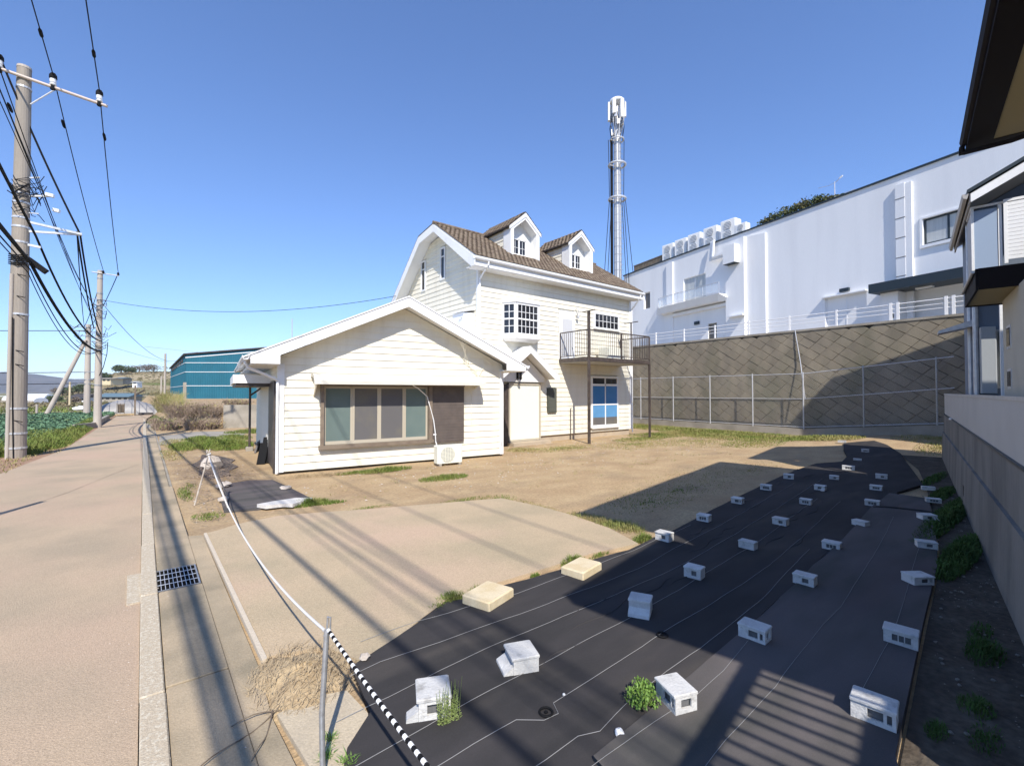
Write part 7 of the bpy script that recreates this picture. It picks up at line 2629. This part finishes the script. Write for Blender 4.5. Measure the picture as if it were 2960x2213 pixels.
A0 = -math.radians(38.65)
far_house('hill_house', 'pale flat house on top of the distant hill between the poles', -9.0, 212, 5.6, 4.4, 5, 1.1, 0.4, PAVER, CONC_OLD, A0, 3)
far_house('hill_house', 'tiny grey house on the hilltop right beside the pale flat house', -5.6, 215, 6.0, 2.6, 4, 1.0, 0.4, CONC_OLD, CURTAIN_ROOF, A0, 2)
far_house('hill_shed', 'small white shed on the slope of the distant hill', -1.6, 190, 4.6, 1.5, 2, 0.8, 0.2, WHITE, WHITE, A0, 1)
far_house('teal_roof_house', 'low distant house with teal grey roof beyond the plastic tunnel', -4.6, 158, 0.0, 7.0, 5, 0.9, 1.0, CONC_OLD, CURTAIN_ROOF, A0 + 0.1, 5)
far_house('far_barn', 'tiny grey barn at the foot of the distant hill between the poles', -12.0, 165, -0.4, 4.0, 4, 1.2, 0.9, WHITE, ROOF_EDGE, A0, 2)
for (x, y, w, h, lab) in ((-21.5, 171, 6.5, 1.9, 'long white greenhouse in the field right of the near pole'), (-32.5, 168, 9, 2.6, 'long white greenhouse at the left edge of the picture'), (-25.6, 172, 3.5, 1.4, 'short grey greenhouse just right of the near pole'), (-20.6, 160, 3.0, 0.9, 'low white plastic tunnel in front of the long greenhouse')):
    t = thing('greenhouse', lab, 'greenhouse', (x, y, -0.6))
    M = frame(x, y, -0.6, A0)
    m = MB(M)
    pr_ = [(-1.8 * math.cos(math.pi * k / 8), (h * math.sin(math.pi * k / 8)) ** 0.9 + 0.5 if 0 < k < 8 else 0) for k in range(9)]
    m.prism([(-w / 2, p[0], p[1]) for p in pr_], (w, 0, 0))
    m.build('cover', WHITE, t)
    m = MB(M)
    m.box(-w / 2, w / 2, -1.95, -1.83, 0, 0.7)
    m.build('base_wall', CONC_OLD, t)
TR = [(-7.0, 243, 7.6, 3.6, 3.6, 3.8, LEAF_TREE, 'round dark evergreen tree on the distant hilltop beside the pale house'), (-16.5, 205, 4.2, 5.2, 3.4, 3.2, LEAF_TREE, 'wide dark tree clump at the left end of the distant hill'),
      (-20.5, 208, 2.9, 4.0, 3.0, 2.6, BARE, 'bare greyish trees at the far left foot of the hill'), (-1.5, 258, 9.6, 5.0, 3.5, 3.2, BARE, 'bare brown trees on the hilltop, left of the warehouse'),
      (3.5, 262, 9.4, 6.0, 3.5, 3.6, BARE, 'broad bare brown grove on the hilltop close to the warehouse'), (-11.5, 235, 6.3, 2.6, 2.2, 2.4, LEAF_TREE, 'small dark tree between the poles on the hilltop'),
      (-4.2, 255, 9.2, 2.6, 2.2, 2.2, LEAF_TREE, 'small round bush right of the dark evergreen on the hilltop'), (1.3, 150, 3.4, 1.6, 1.6, 1.7, LEAF_TREE, 'dark round bush on the right slope of the hill'),
      (3.0, 142, 2.6, 1.2, 1.2, 1.1, LEAF_TREE, 'smaller dark bush low on the right slope of the hill'), (-17.6, 165, 0.0, 1.8, 1.8, 1.7, LEAF_TREE, 'dark bush beside the long white greenhouse'),
      (-13.5, 160, 0.2, 1.5, 1.5, 1.4, BARE, 'brown bush at the hill foot behind the slanting strut')]
for (x, y, z, rx, ry, h, mt_, lab) in TR:
    zb_ = far_z(x, y)
    t = thing('far_tree', lab, 'tree', (x, y, zb_), 'trees and bushes on the distant hill')
    m = MB()
    m.tube([(x, y, zb_ - 0.3), (x, y, zb_ + h * 0.5), (x + 0.2, y, zb_ + h * 0.9)], [0.22, 0.15, 0.05], 6)
    m.build('trunk', RUST, t)
    m = MB()
    for k in range(9):
        a = rr.random() * 6.28
        q = rr.random() ** 0.5 * 0.65
        leaf_cloud(m, rr, (x + rx * q * math.cos(a), y + ry * q * math.sin(a), zb_ + h * (0.35 + 0.45 * rr.random())), (rx * 0.45, ry * 0.45, h * 0.33), 110, 0.3 if mt_ is LEAF_TREE else 0.2, 0.5)
    m.build('crown', mt_, t)
m = MB()
for _ in range(5200):
    x, y = rr.uniform(-40, 60), rr.uniform(110, 285)
    z = far_z(x, y)
    s = 0.25 + 0.5 * rr.random() ** 2
    leaf_cloud(m, rr, (x, y, z + 0.1), (s * 1.8, s * 1.2, s * 0.7), 5, 0.3, 0.3)
stuff('hill_scrub', m, mat('scrub_leaf', (0.14, 0.125, 0.055), 0.95, (0.22, 0.17, 0.09), 0.08, fine=0.25, fscale=0.8, bump=0), 'low dry scrub covering the distant hillside', 'scrub')
m = MB()
for _ in range(5000):
    x, y = rr.uniform(-38, -2.5), rr.uniform(62, 118)
    if x < -0.32 * y:
        continue
    blade(m, x, y, far_z(x, y), 0.10 + 0.2 * rr.random(), rr.random() * 6.28, 0.25, 0.06)
stuff('meadow_grass', m, GRASS, 'green grass of the flat meadow beyond the cabbage field', 'grass')
m = MB()
m.prism([(-40, 63, -0.6), (-1.5, 63, -0.6), (-1.5, 68, -0.6), (-40, 74, -0.6)], (0, 0, 0.47))
struct('cross_road', m, mat('pale_cross_road', (0.36, 0.30, 0.235), 0.95, fine=0.1))
o = rock(random.Random(4), (-6.3, 80, -0.2), 0.7, 0.6).build('field_boulder', WHITE)
tag(o, 'pale rounded boulder in the green meadow between strut and pole', 'boulder')

# ================================================================ HAZE
m = MB()
m.box(-2560, 2560, -790, 2560, -1.2, 84.0)
hz_o = m.build('haze', [], None)
hm = bpy.data.materials.new('haze_air')
hm.use_nodes = True
hn = hm.node_tree
for n_ in list(hn.nodes):
    if n_.type == 'BSDF_PRINCIPLED':
        hn.nodes.remove(n_)
vol = hn.nodes.new('ShaderNodeVolumePrincipled')
vol.inputs['Color'].default_value = (0.86, 0.90, 1.0, 1)
vol.inputs['Density'].default_value = 0.0002
hn.links.new(vol.outputs[0], hn.nodes['Material Output'].inputs['Volume'])
hz_o.data.materials.append(hm)
hz_o['kind'] = 'stuff'
tag(hz_o, 'thin pale haze over the distant mountains and hill', 'haze')
